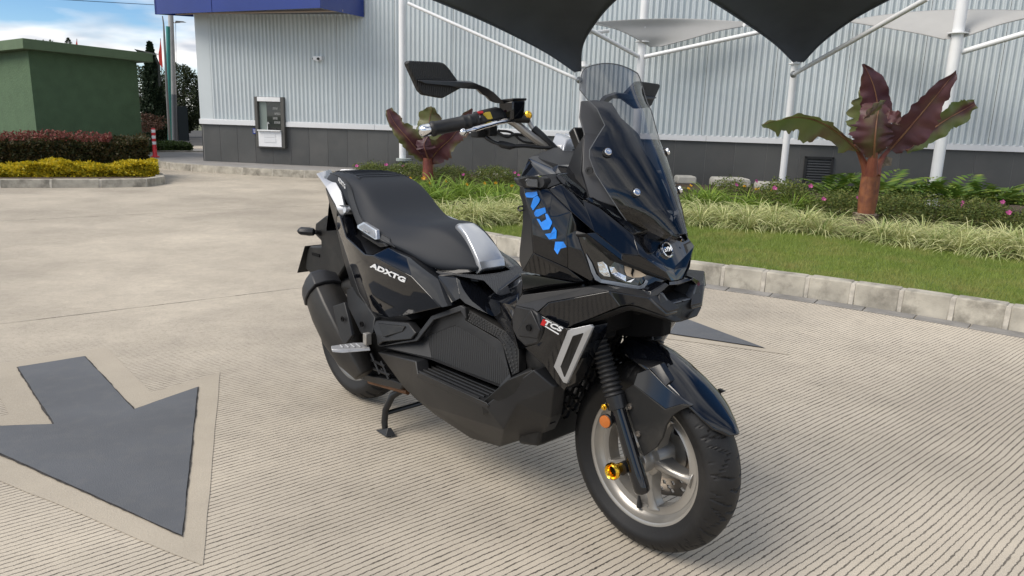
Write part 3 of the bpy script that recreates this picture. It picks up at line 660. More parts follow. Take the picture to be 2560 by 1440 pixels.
MB().box((.13, -.0, (ZT+ZTOP)/2), (.30, .05, ZTOP-ZT)).build('corner_flashing', M_metal, b, bevel=.004)
seg_sheet(.285, 1.243, .084, .022)
seg_sheet(1.243, 1.875, .077, .022, 1.44)
for x0 in (1.875, 3.0, 4.16, 5.3, 6.45, 7.55): seg_sheet(x0+.003, {1.875: 3.0, 3.0: 4.16, 4.16: 5.3, 5.3: 6.45, 6.45: 7.55, 7.55: 8.72}[x0]-.003, .084, .022)
x = 8.72
while x < 19: seg_sheet(x+.004, x+1.14-.004, .104, .030); x += 1.14
for i in range(2):
    a0, a1 = ln_*i/2+.02, ln_*(i+1)/2
    corr(a0, a1, ZT, ZTOP, .09, .018, org=(0+cn.x*.01, .04+cn.y*.01), dr=(cdir.x, cdir.y), nrm=(cn.x, cn.y)).build('metal_sheet', M_metal, b)
# louvred grille
g0, g1 = 11.63, 12.10
f_ = MB()
for (cx_, cz_, w_, h_) in ((g0+.02, .42, .04, .52), (g1-.02, .42, .04, .52), ((g0+g1)/2, .66, g1-g0, .04), ((g0+g1)/2, .20, g1-g0, .04)): f_.box((cx_, -.012, cz_), (w_, .05, h_))
gr = f_.build('vent_grille', M_dark, b, bevel=.002)
for k in range(9):
    z = .25+k*.045; MB().add([(g0+.035, -.03, z-.012), (g1-.035, -.03, z-.012), (g1-.035, -.002, z+.02), (g0+.035, -.002, z+.02), (g0+.035, -.03, z-.016), (g1-.035, -.03, z-.016)], [(0, 1, 2, 3), (0, 4, 5, 1)]).build('slat', mat('grille slat', (.045, .048, .052), .5) if k == 0 else bpy.data.materials['grille slat'], gr)
# service window
sw = MB()
for (cx_, cz_, w_, h_) in ((w0+.03, .945, .06, .98), (w1-.035, .945, .07, .98)): sw.box((cx_, -.035, cz_), (w_, .11, h_))
sw.box(((w0+w1)/2, -.035, .458), (w1-w0, .10, .018))
win = sw.build('service_window', M_dkframe, b, bevel=.003)
MB().box(((w0+w1)/2, -.04, 1.39), (w1-w0-.134, .12, .085)).build('roller_shutter', M_white, win, bevel=.006)
MB().box(((w0+w1)/2, -.005, 1.07), (w1-w0-.134, .02, .56)).build('dark_interior', M_dark, win)
M_glass = mat('window glass', (.02, .025, .025), .03, spec=.8)
MB().box(((w0+w1)/2, -.022, 1.07), (w1-w0-.136, .006, .54)).build('window_pane', M_glass, win)
MB().box((w0+.15, -.027, 1.07), (.16, .004, .54)).build('pane_frame', mat('green grey glass edge', (.20, .24, .22), .3), win)
for (x_, z_, w_) in ((1.66, 1.22, .11), (1.70, 1.12, .13), (1.65, 1.03, .10), (1.69, .95, .13)): MB().box((x_, -.027, z_), (w_, .004, .045)).build('shelf_goods', mat('shelf goods', (.16, .165, .16), .5, var=.6, vscale=40) if x_ == 1.66 else bpy.data.materials['shelf goods'], win)
MB().tube([(1.50, -.07, .80), (1.50, -.07, .92), (1.52, -.08, .955), (1.545, -.09, .92)], .006, 8).build('microphone_stand', M_trim, win, smooth=True)
MB().box(((w0+w1)/2, -.07, .79), (w1-w0-.134, .16, .022)).build('counter', M_white, win, bevel=.003)
sp_ = MB().box(((w0+w1)/2, -.05, .625), (w1-w0-.134, .10, .30)).build('counter_front', M_white, win, bevel=.003)
for z_, w_ in ((.70, .26), (.60, .26)): MB().box(((w0+w1)/2, -.102, z_), (w_, .008, .085)).build('drawer_panel', M_trim, win, bevel=.002)
# blue canopy
def wl(p):   # world -> building local
    d = Vector(p[:2])-WALLP; return (d.dot(wt2), d.dot(wn2))
zc = 2.93
c1 = wl((-7.091,15.1735,2.93)); c2 = wl((-3.4685,13.5829,2.93)); c3 = (3.56, -.03); c4 = (-.02, -.03)
can = empty('canopy'); can.parent = b
def wall_strip(name, p, q, z0, z1, t, m, parent, bevel=.003):
    p, q = Vector(p), Vector(q); d = (q-p).normalized(); n_ = Vector((-d.y, d.x))*t
    vs = [(*p, z0), (*q, z0), (*(q+n_), z0), (*(p+n_), z0), (*p, z1), (*q, z1), (*(q+n_), z1), (*(p+n_), z1)]
    return MB().add(vs, [(0, 1, 2, 3), (4, 5, 6, 7), (0, 1, 5, 4), (1, 2, 6, 5), (2, 3, 7, 6), (3, 0, 4, 7)]).build(name, m, parent, bevel=bevel)
c1v, c2v, c3v, c4v = Vector(c1), Vector(c2), Vector(c3), Vector(c4); mid = c1v.lerp(c2v, .37)
wall_strip('fascia_panel', c1v, mid-(mid-c1v).normalized()*.006, zc, zc+.62, .03, M_blue, can); wall_strip('fascia_panel', mid+(mid-c1v).normalized()*.006, c2v, zc, zc+.62, .03, M_blue, can)
wall_strip('fascia_panel', c2v, c3v, zc, zc+.62, .03, M_blue, can); wall_strip('fascia_panel', c4v, c1v, zc, zc+.62, .03, M_blue, can)
e = c1v+(c1v-c2v).normalized()*.06
sf = MB(); ins = lambda p, q, t: p.lerp(q, t)
sf.add([(*c1v.lerp(c3v, .02), zc+.05), (*c2v.lerp(c4v, .02), zc+.05), (*c3v, zc+.05), (*c4v, zc+.05), (*c1v.lerp(c3v, .02), zc+.07), (*c2v.lerp(c4v, .02), zc+.07), (*c3v, zc+.07), (*c4v, zc+.07)], [(0, 1, 2, 3), (7, 6, 5, 4), (0, 4, 5, 1), (1, 5, 6, 2), (2, 6, 7, 3), (3, 7, 4, 0)])
sf.build('soffit', mat('soffit', (.055, .062, .085), .35), can)
q0, q1 = c1v.lerp(c4v, .5), c2v.lerp(c3v, .5)
MB().tube([(*q0, zc+.035), (*q1, zc+.035)], .02, 8).build('soffit_rail', mat('soffit rail', (.45, .38, .33), .4), can)
MB().box(((c1v+c3v).x/2, (c1v+c3v).y/2, zc+.61), (1.2, .4, .01)).build('canopy_top', M_dark, can)
# security camera
k_ = MB(); k_.box((2.62, -.05, 2.18), (.18, .10, .075)); k_.tube([(2.62, -.02, 2.16), (2.62, -.12, 2.16)], .04, 12)
cam_ = k_.build('security_camera', M_white, None, bevel=.006); cam_.location = (0, 0, 0); cam_.matrix_world = Matrix.Translation((-6.4, 15.4, 0)) @ Matrix.Rotation(-.2075, 4, 'Z')
tag(cam_, 'small white security camera on the corrugated wall below the blue canopy', 'camera')
MB().lathe([(0, .0), (0, .026), (.03, .022), (.034, 0)], (2.645, -.10, 2.165), (0, -1, 0), 14).build('lens', M_dark, cam_, smooth=True)
MB().tube([(2.50, -.06, 2.17), (2.53, -.04, 2.18), (2.56, -.03, 2.18)], .015, 8).build('infrared_lamp', M_dark, cam_, smooth=True)
# little blue sign
sg_ = MB().box((1.19, -.03, .765), (.085, .012, .11)).build('blue_sign', mat('sign blue', (.02, .04, .22), .4), None, bevel=.002); sg_.matrix_world = cam_.matrix_world.copy()
tag(sg_, 'tiny blue plate on the tiled wall left of the service window', 'sign')
for k in range(3): MB().box((1.19, -.038, .79-.025*k), (.055-.01*k, .003, .009)).build('sign_text_line', M_white, sg_)
MB().box((1.245, -.035, .80), (.025, .02, .05)).build('white_tag', M_white, sg_)
# sidewalk in front of the building
SKL = [(-3.542,13.5331,0), (-4.1239,13.5855,0), (-5.0854,13.7843,0), (-5.975,14.145,0), (-6.6746,14.5168,0), (-7.2826,14.9728,0), (-9.5, 15.6, 0), (-12, 17.5, 0)]
SP_, SB_ = kerb(([(-2.6, 13.45, 0)]+SKL[:])[::-1], .62, .13, .14, seed=12)[0:2]
# (planted side is on the right there: flip the offset by building the walkway from the back line)
back = [WALLP+wt2*3.6, WALLP, WALLP+Vector((-.42, 1.5)), Vector((-8.2, 20)), Vector((-14, 22))]
walk = sheet('sidewalk', [p for p in SB_]+back, .128, M_walk, None); tag(walk, kind='structure')

# ------------------------------------------------------------------ shade sails and posts
M_sailD = mat('charcoal shade cloth', (.085, .095, .118), .9, var=.12, vscale=2, bump=.0006, bscale=400)  # shade on the sail undersides is put into this dark cloth colour
M_sailL = mat('light grey shade cloth', (.55, .55, .54), .9, var=.05, vscale=2, trans=.35)  # lighter copy of the cloth: the brighter sails' light is in the colour
M_steel = mat('galvanised fittings', (.35, .36, .37), .35, metal=.8)
def post(x_px_top, x_px_bot, Y, rad, label, top=5.5, base=.1, group=None):
    pass
def P_(name, p0, p1, rad, label, cat='post', coll=None, group='white posts carrying the shade sails'):
    o = empty(name, (p0[0], p0[1], p0[2])); tag(o, label, cat, group); q = Vector(p1)-Vector(p0)
    MB().tube([(0, 0, -.1), tuple(q)], rad, 24).build('pole', M_white, o, smooth=True)
    MB().lathe([(-.005, 0), (-.005, rad*1.7), (.012, rad*1.7), (.012, 0)], (0, 0, .0), (0, 0, 1), 20).build('base_plate', M_white, o)
    if coll:
        for z in coll:
            c = q*((z-p0[2])/q.z); MB().lathe([(-.008, rad*.9), (-.008, rad*1.75), (.008, rad*1.75), (.008, rad*.9)], tuple(c), (0, 0, 1), 24).build('collar', M_white, o)
            MB().tube([tuple(c+Vector((rad*1.3, -.02, .01))), tuple(c+Vector((rad*1.9, -.02, .05)))], .012, 8).build('shackle', M_steel, o, smooth=True)
    return o
def vert(p, z): return (p[0], p[1], z)
p1 = (-2.0219,13.4,1.7597); P_('shade_sail_post', vert(p1, LZ-.02), vert(p1, 5.4), .060, 'slim white post behind the smaller banana plant', coll=None)
p2 = (2.0427,12.95,2.1795); P_('shade_sail_post', vert(p2, LZ-.02), vert(p2, 5.4), .066, 'thick white post rising behind the scooter windscreen', coll=[2.47])
p3 = (4.3463,12.2,1.2689); P_('shade_sail_post', vert(p3, LZ-.02), vert(p3, 2.20), .054, 'white post ending below the point of the shade-darkened sail, left of the large banana plant', coll=[2.13])
p4 = (6.1001,10.9,1.7075); P_('shade_sail_post', vert(p4, LZ-.02), vert(p4, 5.4), .076, 'thick white post behind the right leaves of the large banana plant', coll=[2.50])
p5 = (1.0638,12.6,1.6197); P_('shade_sail_post', vert(p5, LZ-.02), vert(p5, 2.10), .054, 'white post at the left edge of the scooter windscreen', coll=[2.02])
o_ = MB().tube([(-1.9894,13.3,0.2833), (-1.9892,13.3,0.3745)], .09, 16).build('bollard_light', mat('bollard light grey', (.14, .17, .18), .5), None); tag(o_, 'short dark grey garden lamp at the foot of the slim white post', 'garden lamp')
MB().tube([(-1.9892,13.3,0.3745), (-1.9891,13.3,0.4164)], .135, 16).build('lamp_cap', mat('lamp cap', (.30, .34, .33), .5), o_)
def strut(p, q, r, label, ends=True, m=None):
    o = MB().tube([p, q], r, 14).build('sail_strut', m or M_white, None, smooth=True); tag(o, label, 'strut', 'struts bracing the shade sails')
    if ends: MB().lathe([(-.05, 0), (-.035, .04), (0, .055), (.035, .04), (.05, 0)], q, (0, 1, 0), 14).build('ball_joint', M_steel, o, smooth=True)
    return o
strut((-1.9086,13.3,3.0125), (0.9874,12.5,1.8025), .028, 'thin strut from the slim white post down to the scooter windscreen')
strut((4.6359,9,2.6315), (4.2899,12.05,1.9614), .032, 'strut rising to the right from the ball joint under the shade-darkened sail point')
strut((1.0625,12.2,2.5608), (1.9706,12.9,2.2374), .034, 'white strut left of the thick post behind the windscreen', False)
strut((3.7479,12.2,2.5917), (2.0911,12.9,2.2282), .034, 'white strut right of the thick post behind the windscreen', False)
strut((6.7634,10.2,2.4977), (6.1979,10.9,2.2526), .038, 'white strut right of the post behind the banana plant', False)
strut((1.024,12.3,2.5112), (1.4557,12.9,2.6149), .03, 'short white strut under the left end of the light sail', False)
strut((3.5167,12.3,2.7036), (3.9904,12.6,2.7289), .03, 'short white strut under the right end of the light sail', False)
def sail(name, A, B_, C_, D_, label, m, n=22, bulge=(0, 0, 0), t=.004):
    """A..B left curved edge, A..C right curved edge, A is the corner point; edges given as lists of world points of equal length"""
    L1 = catmull([Vector(p) for p in B_], 8); R1 = catmull([Vector(p) for p in C_], 8); k = len(L1); vs = []
    for i in range(k):
        for j in range(n+1):
            t_ = j/n; p = L1[i].lerp(R1[i], t_); f = math.sin(t_*math.pi)*(i/(k-1)); vs.append(p+Vector(bulge)*f)
    fs = [(i*(n+1)+j, i*(n+1)+j+1, (i+1)*(n+1)+j+1, (i+1)*(n+1)+j) for i in range(k-1) for j in range(n)]
    o = mesh_obj(name, vs, fs, m, None, True); tag(o, label, 'shade sail', 'shade sails in front of the corrugated wall')
    md = o.modifiers.new('thick', 'SOLIDIFY'); md.thickness = t
    for P in (L1, R1): MB().tube([p for p in P], .012, 6).build('hem_cable', m, o, smooth=True)
    return o
sail('shade_sail', None, [(0.9164,12.5,1.9254), (0.3856,12.1,2.1974), (-0.4061,11.3,2.4697), (-1.1218,10.4,2.6427), (-1.9388,9.5,2.8337)], [(1.0064,12.5,1.9406), (0.9882,12.2,2.3019), (1.1237,11.6,2.5896), (1.3304,10.8,2.8093), (1.6909,10,3.0069)], None, 'shade-darkened sail with its point just left of the windscreen top', M_sailD, bulge=(0, .3, .25))
sail('shade_sail', None, [(4.3043,12.15,2.1549), (3.886,11.8,2.3668), (3.3197,11.2,2.5337), (2.4547,10.3,2.7511), (1.6716,9.6,2.9332)], [(4.4543,12.15,2.1593), (4.5767,11.8,2.4217), (4.7338,11.2,2.6726), (4.8088,10.3,2.8192), (5.092,9.6,3.0314)], None, 'shade-darkened sail with its point above the post left of the large banana plant', M_sailD, bulge=(0, .3, .25))
sail('shade_sail', None, [(2.1946,12.95,2.3949), (1.91,12.8,2.5107), (1.5609,12.7,2.6327), (1.0836,12.5,2.6931)], [(2.3405,12.95,2.4055), (2.7858,12.9,2.5278), (3.3017,12.9,2.6814), (3.9815,12.9,2.814)], None, 'lit-toned grey sail hung from the thick post behind the windscreen', M_sailL, bulge=(0, .25, .10))
sail('shade_sail', None, [(5.9311,10.9,2.4157), (5.7797,11.3,2.5293), (5.59,11.9,2.6701), (5.1578,12.5,2.8359)], [(6.1666,10.9,2.4439), (6.3435,10.8,2.5228), (6.5931,10.7,2.6226), (7.2009,10.6,2.7814)], None, 'lit-toned grey sail hung from the post behind the large banana plant', M_sailL, bulge=(0, .25, .12))

# utility boxes in the bed
M_box = mat('beige utility lid', (.48, .46, .41), .6, var=.1, vscale=8)
for i, (c, w_, d_, h_, lb) in enumerate((((-0.3854,13,0.1364), .52, .3, .11, 'beige oval utility lid in the bed left of the scooter'), ((2.7211,12,0.2301), .30, .3, .12, 'small beige utility box just right of the windscreen'), ((3.437,12,0.2009), .56, .4, .14, 'beige utility box with pale lid left of the post'), ((3.9948,11.7,0.1814), .42, .35, .13, 'low beige utility box at the foot of the white post'))):
    o = prism('utility_box', [(-w_/2, 0), (-w_/2, h_*.7), (-w_*.46, h_), (w_*.46, h_), (w_/2, h_*.7), (w_/2, 0)], -d_/2, d_/2, 'y', M_box, None, .02); o.location = c; tag(o, lb, 'utility box', 'utility boxes in the flower bed')

# ------------------------------------------------------------------ left island with hedges
IL = [(-10.5, 8.7, 0), (-8.6, 9.55, 0), (-7.1611,10.3184,0), (-6.47,10.5575,0), (-5.7761,10.8635,0), (-5.3818,11.2059,0), (-5.4743,11.6807,0), (-5.8516,12.3402,0), (-6.2, 12.6, 0)]
IP, IB = kerb(IL, .62, .12, .14, seed=21)
isl = sheet('island_soil', [p for p in IB]+[Vector((-8.5, 17.5)), Vector((-18, 16)), Vector((-13, 9))], .09, M_soil, None); tag(isl, kind='structure')
def boxcloud(P0, P1, w, h, z0, jag=.06, seed=0):
    P0, P1 = Vector(P0[:2]), Vector(P1[:2]); d = (P1-P0); L_ = d.length; d = d/L_; q = Vector((-d.y, d.x))
    def f(r, n):
        u = r.uniform(0, L_, n); v = r.uniform(0, w, n); z = r.uniform(0, 1, n)
        # push most leaves to the outer faces
        k = r.random(n); v = np.where(k < .45, r.uniform(0, .09, n), v); z = np.where(k > .62, r.uniform(.86, 1.0, n), z)
        e = r.random(n); u = np.where(e < .08, L_-r.uniform(0, .1, n), u)
        top = h*(1+jag*np.sin(u*5.1+1)+jag*.7*np.sin(u*13+v*9)+r.normal(0, .02, n)); rnd = 1-.12*((v/w-.5)**2)*4
        x = P0.x+d.x*u+q.x*(v+.03*np.sin(u*9+z*7)); y = P0.y+d.y*u+q.y*(v+.03*np.sin(u*9+z*7)); return np.stack([x, y, z0+z*top*rnd], 1)
    return f
hA, hB = (-8.1711,10.6426,0.1), (-5.694,11.842,0.1)
hb0, hb1 = Vector(hA[:2]), Vector(hB[:2]); hd = (hb1-hb0).normalized(); hq = Vector((-hd.y, hd.x))
yh = leaf_cloud('yellow_hedge', 22000, boxcloud(hb0, hb1, .55, .195, .08, .20), .055, M_ylhedge, 90); tag(yh, 'low yellow-green hedge along the front of the left island', 'hedge')
r0, r1 = hb0+hq*.62, hb1+hq*.62-hd*.12
dh = leaf_cloud('dark_hedge', 34000, boxcloud(r0, r1, .95, .56, .08, .06), .06, M_hedge, 91); tag(dh, 'clipped dark hedge with reddish tips behind the yellow hedge', 'hedge')
leaf_cloud('red_tip', 5200, boxcloud(r0, r0.lerp(r1, .80), .9, .60, .13, .03), .05, ramp_mat('red tips', [(.14, .03, .03), (.22, .06, .05), (.10, .07, .03)]), 92, parent=dh)
dh2 = [c for c in dh.children][0]
# keep only the top of the red leaves
me = dh2.data; bm = bmesh.new(); bm.from_mesh(me); bmesh.ops.delete(bm, geom=[f for f in bm.faces if f.calc_center_median().z < .60], context='FACES'); bm.to_mesh(me); bm.free()
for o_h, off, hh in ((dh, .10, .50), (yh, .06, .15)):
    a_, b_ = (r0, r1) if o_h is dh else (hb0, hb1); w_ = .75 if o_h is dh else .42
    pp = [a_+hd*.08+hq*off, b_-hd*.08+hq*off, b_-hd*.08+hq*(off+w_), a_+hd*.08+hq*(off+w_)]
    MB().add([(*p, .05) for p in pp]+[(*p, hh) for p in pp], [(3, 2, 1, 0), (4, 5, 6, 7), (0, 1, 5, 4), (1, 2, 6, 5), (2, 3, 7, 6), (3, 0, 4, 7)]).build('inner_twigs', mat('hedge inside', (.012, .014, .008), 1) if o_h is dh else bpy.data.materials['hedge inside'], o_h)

# ------------------------------------------------------------------ green hut
M_green = mat('rough green render', (.075, .130, .068), .9, var=.10, vscale=4, bump=.012, bscale=26, coords='Object'); M_greenr = mat('green painted slab', (.098, .150, .080), .7, var=.08, vscale=4)
hc, hr, hl = Vector((-9.0956,14.3,1.3071)[:2]), Vector((-8.3357,16.8,1.2797)[:2]), Vector((-11.8008,16.6,1.2986)[:2]); hbk = hr+hl-hc
hut = empty('green_hut', (hc.x, hc.y, .1)); tag(hut, 'small green rendered utility hut with a flat slab roof behind the hedge', 'hut')
ZR = 2.13
def loc(p, z): return (p.x-hc.x, p.y-hc.y, z-.1)
ft = [hc, hr, hbk, hl]
MB().add([loc(p, .05) for p in ft]+[loc(p, ZR) for p in ft], [(0, 1, 5, 4), (1, 2, 6, 5), (2, 3, 7, 6), (3, 0, 4, 7)]).build('wall', M_green, hut)
ctr = (hc+hr+hbk+hl)/4; rf = [ctr+(p-ctr)*1.0+(p-ctr).normalized()*.36 for p in ft]
MB().add([loc(p, ZR) for p in rf]+[loc(p, ZR+.185) for p in rf], [(3, 2, 1, 0), (4, 5, 6, 7), (0, 1, 5, 4), (1, 2, 6, 5), (2, 3, 7, 6), (3, 0, 4, 7)]).build('roof_slab', M_greenr, hut, bevel=.01)
M_gut = mat('dark downpipe', (.03, .035, .03), .5)
e_ = rf[1]; MB().tube([loc(e_+Vector((.05, 0)), ZR+.12), loc(e_+Vector((.10, .03)), ZR-.05), loc(e_+Vector((.08, .03)), ZR-.5)], .03, 8).build('downpipe', M_gut, hut, smooth=True)
MB().add([loc(e_+Vector((-.35, .05)), ZR+.2), loc(e_+Vector((.12, .08)), ZR+.18), loc(e_+Vector((.0, .05)), ZR+.16), loc(e_+Vector((-.40, .0)), ZR+.27)], [(0, 1, 2, 3)]).build('torn_flashing', M_gut, hut)

# ------------------------------------------------------------------ far left things
def crown(rx_, h, z0=0, fl=1.0):
    def f(r, n):
        a = r.uniform(0, 6.283, n); z = r.beta(1.3, 1.6, n); lump = 1+.22*np.sin(a*3+z*9)+.14*np.sin(a*7-z*21); rad = rx_*np.clip(np.sin(np.clip(z, .02, .98)*3.14159)**.55, 0, 1)*lump*np.sqrt(r.uniform(.35, 1, n)); return np.stack([np.cos(a)*rad, np.sin(a)*rad*fl, z0+z*h], 1)
    return f
def cone_(rx_, h):
    def f(r, n):
        a = r.uniform(0, 6.283, n); z = r.uniform(0, 1, n)**1.1; lump = 1+.18*np.sin(a*4+z*17)+.16*np.sin(a*9-z*31); rad = rx_*np.clip(1.02-z**1.8, .02, 1)*(.55+.45*np.clip(z*6, 0, 1))*lump*np.sqrt(r.uniform(.45, 1, n)); return np.stack([np.cos(a)*rad, np.sin(a)*rad, z*h], 1)
    return f
M_cyp = ramp_mat('cypress leaves', [(.012, .026, .014), (.022, .042, .020), (.035, .055, .025)], trans=.1); M_tree = ramp_mat('dark tree leaves', [(.018, .03, .012), (.035, .05, .018), (.06, .075, .022)], trans=.2)
M_bark = mat('bark', (.06, .045, .035), .95, bump=.01, bscale=20)
cy_ = (-10.5006,22,0.0892); cy0 = empty('cypress_tree', (cy_[0], cy_[1], .1)); tag(cy0, 'tall narrow dark cypress between the green hut and the lamp posts', 'cypress')
MB().tube([(0, 0, 0), (0, 0, 1.2), (0, 0, 2.3)], [.06, .04, .02], 8).build('trunk', M_bark, cy0, smooth=True); leaf_cloud('crown', 30000, cone_(.34, 2.85), .085, M_cyp, 101, cy0, up_bias=.9)
for i, (c, rx_, h, lb, mm, n) in enumerate((((-14.5254,33,0.0357), 1.05, 2.9, 'broad dark tree half hidden by the left end of the metal wall', M_tree, 14000), ((-14.7347,30,0.7101), .65, 2.6, 'scraggy dark tree just left of the cypress', M_tree, 5000), ((-14.7377,24,0.7057), 1.3, 2.95, 'tree whose twigs just top the green hut roof', M_tree, 5000))):
    t_ = empty('leafy_tree', (c[0], c[1], .1)); tag(t_, lb, 'tree', 'trees beyond the car park')
    MB().tube([(0, 0, 0), (.05, 0, h*.4), (.15, 0, h*.7)], [.12, .08, .04], 8).build('trunk', M_bark, t_, smooth=True); MB().tube([(.05, 0, h*.4), (-.4, 0, h*.75)], [.05, .02], 6).build('limb', M_bark, t_, smooth=True)
    leaf_cloud('crown', n, crown(rx_, h*.98, .1), .11, mm, 110+i, t_)
tw = empty('small_conifer', (-11.6484,20,2.6325)); tag(tw, 'small conifer tip poking over the green hut roof', 'conifer'); leaf_cloud('crown', 500, cone_(.09, .22), .04, M_cyp, 130, tw)
# fence, red roofed house, low hedge strip
M_fence = mat('dark mesh fence', (.016, .021, .024), 1.0, spec=.05)
fa, fb = (-14.2871,28,-0.0033), (-12.1278,28,0.0326); fz0, fz1 = .0, 1.30
fe = empty('dark_fence', (fa[0], fa[1], 0)); tag(fe, 'dark screen fence at the far edge of the car park', 'fence')
for i in range(5):
    x0 = (fb[0]-fa[0])*i/5; x1 = (fb[0]-fa[0])*(i+1)/5; MB().box(((x0+x1)/2, 0, .65), (x1-x0-.05, .03, 1.25)).build('fence_panel', M_fence, fe); MB().box((x0, 0, .67), (.05, .05, 1.34)).build('fence_post', M_dark, fe)
hs = empty('red_roofed_house', (-22.5931,46,0.4862)); tag(hs, 'distant house with a red tiled roof seen beside the cypress', 'house')
MB().box((0, 0, -.9), (2.4, 2, 2.6)).build('wall', mat('brick wall', (.22, .12, .08), .9), hs)
MB().add([(-1.5, -1.2, .35), (1.5, -1.2, .35), (1.5, 1.2, .35), (-1.5, 1.2, .35), (-.9, 0, 1.35), (.9, 0, 1.35)], [(0, 1, 5, 4), (1, 2, 5), (2, 3, 4, 5), (3, 0, 4)]).build('roof', mat('red roof tiles', (.26, .09, .06), .8, var=.2, vscale=20), hs)
cr_ = MB(); cr_.add([(-.5, -.5, 0), (.38, -.5, 0), (.38, .5, 0), (-.5, .5, 0), (-.35, -.4, .2), (.25, -.4, .2), (.25, .4, .2), (-.35, .4, .2)], [(0, 1, 5, 4), (1, 2, 6, 5), (2, 3, 7, 6), (3, 0, 4, 7), (4, 5, 6, 7)])
car = cr_.build('car_roof_panel', mat('dark car paint', (.16, .18, .20), .2, spec=.8), None, bevel=.05); car.name = 'parked_car'; car.location = (-11.7994,24,0.9665); tag(car, 'roof of a dark grey parked car glimpsed behind the cypress', 'car')
ga, gb = (-8.9831,17.7365,0.08), (-8.1851,18.9675,0.08)
lowh = leaf_cloud('low_hedge', 9000, boxcloud(ga, gb, 1.2, .26, .05, .1), .06, ramp_mat('low hedge leaves', [(.03, .05, .015), (.06, .10, .025), (.10, .15, .04)]), 140); tag(lowh, 'low green hedge strip behind the traffic post', 'hedge')
leaf_cloud('brown_shrub', 1200, crown(.5, .5, .0), .07, ramp_mat('brown leaves', [(.06, .03, .02), (.10, .05, .03)]), 141).location = (-10.2732,21,0.5117); bs_ = bpy.data.objects['brown_shrub']; tag(bs_, 'reddish brown shrub at the foot of the cypress', 'shrub')
kerb([(ga[0]-.5, ga[1]-.12, 0), (gb[0]+.6, gb[1]-.12, 0)], .8, .16, .12, seed=33)
for o__ in [lowh]: pass
# yellow-flowered plant beside cypress
# lamp post, teal post, leaning pole, flags
lpx = (-12.1118,26.611,0); lp_ = empty('street_lamp', (lpx[0]*.86, lpx[1]*.86, .1)); tag(lp_, 'grey concrete lamp post with its foot painted dark grey', 'lamp post'); 
Y0_ = lpx[1]*.86
lo_ = (lpx[0]*.86, lpx[1]*.86, .1)
MB().tube(rel(lo_, [(-10.3136,22.88,1.5743), (-10.2438,22.88,3.724), (-10.2172,22.88,4.5846)]), [.084, .076, .072], 14).build('upper_shaft', mat('lamp concrete', (.42, .42, .42), .8, var=.12), lp_, smooth=True)
MB().tube([(0.03, 0, -.1)]+rel(lo_, [(-10.3128,22.88,1.5859)]), [.088, .085], 14).build('painted_foot', mat('dark grey paint', (.13, .145, .17), .6), lp_, smooth=True)
MB().tube(rel(lo_, [(-10.2157,22.88,3.6246), (-9.9795,22.88,3.6426)]), .015, 6).build('lamp_arm', M_steel, lp_, smooth=True); lx_, _, lz_ = rel(lo_, [(-9.9795,22.88,3.6426)])[0]
MB().add([(lx_+a, b_, lz_+c) for a, b_, c in ((-.12, -.08, -.02), (.18, -.08, 0), (.16, .08, .01), (-.14, .08, .01), (-.10, -.06, .04), (.12, -.06, .03))], [(0, 1, 2, 3), (0, 1, 5, 4), (4, 5, 2, 3)]).build('lamp_head', M_dark, lp_)
MB().tube(rel(lo_, [(-10.25,22.8,0.2489), (-10.0752,22.8,3.6078)]), .006, 5).build('cable', M_dark, lp_)
tb = (-9.8944,21.5,0.2922); o_ = MB().tube([(-9.8927,21.5,0.1577), ((-9.717,21.5,3.3764))], .055, 12).build('teal_pole', mat('teal paint', (.04, .26, .24), .5), None, smooth=True); tag(o_, 'teal green pole left of the concrete lamp post', 'pole')
o_ = MB().tube([(-9.6643,21,0.3117), (-9.645,21,1.5005), (-9.6141,21,2.9707), (-9.6055,21,3.3822), (-9.6228,21,3.586)], [.035, .035, .03, .02, .015], 8).build('leaning_pole', mat('weathered pole', (.20, .20, .20), .8), None, smooth=True); tag(o_, 'thin leaning grey pole between the cypress and the teal pole', 'pole')
M_flag = mat('red flag cloth', (.55, .05, .04), .8, trans=.3)
fl_ = MB().add([(-11.1099,24,3.2537), (-11.0921,24,2.994), (-11.0989,24,2.3975), (-11.2025,24,2.5142), (-11.205,24,2.8125), (-11.1525,24,3.0159)], [(0, 1, 2, 3, 4, 5)]).build('red_flag', M_flag, None); tag(fl_, 'tall red feather flag behind the cypress', 'flag'); MB().tube([(-11.1174,24.02,3.2791), (-11.1745,24.02,1.6713)], .012, 6).build('flag_pole', M_steel, fl_)
fl_ = MB().add([(-14.8475,26,3.3484), (-14.83,26,3.1182), (-14.9257,26,3.1025)], [(0, 1, 2)]).build('red_flag', M_flag, None); tag(fl_, 'tip of a red flag showing above the green hut roof', 'flag'); MB().tube([(-14.8576,26.02,3.3629), (-14.9374,26.02,2.2882)], .012, 6).build('flag_pole', M_steel, fl_)
wr = MB().tube([(-17.7849,30,5.1302), (-17.0146,32,5.3457), (-15.9112,34,5.5572)], .012, 5).build('overhead_wire', M_dark, None); tag(wr, 'overhead wire crossing the sky at the top left', 'wire')
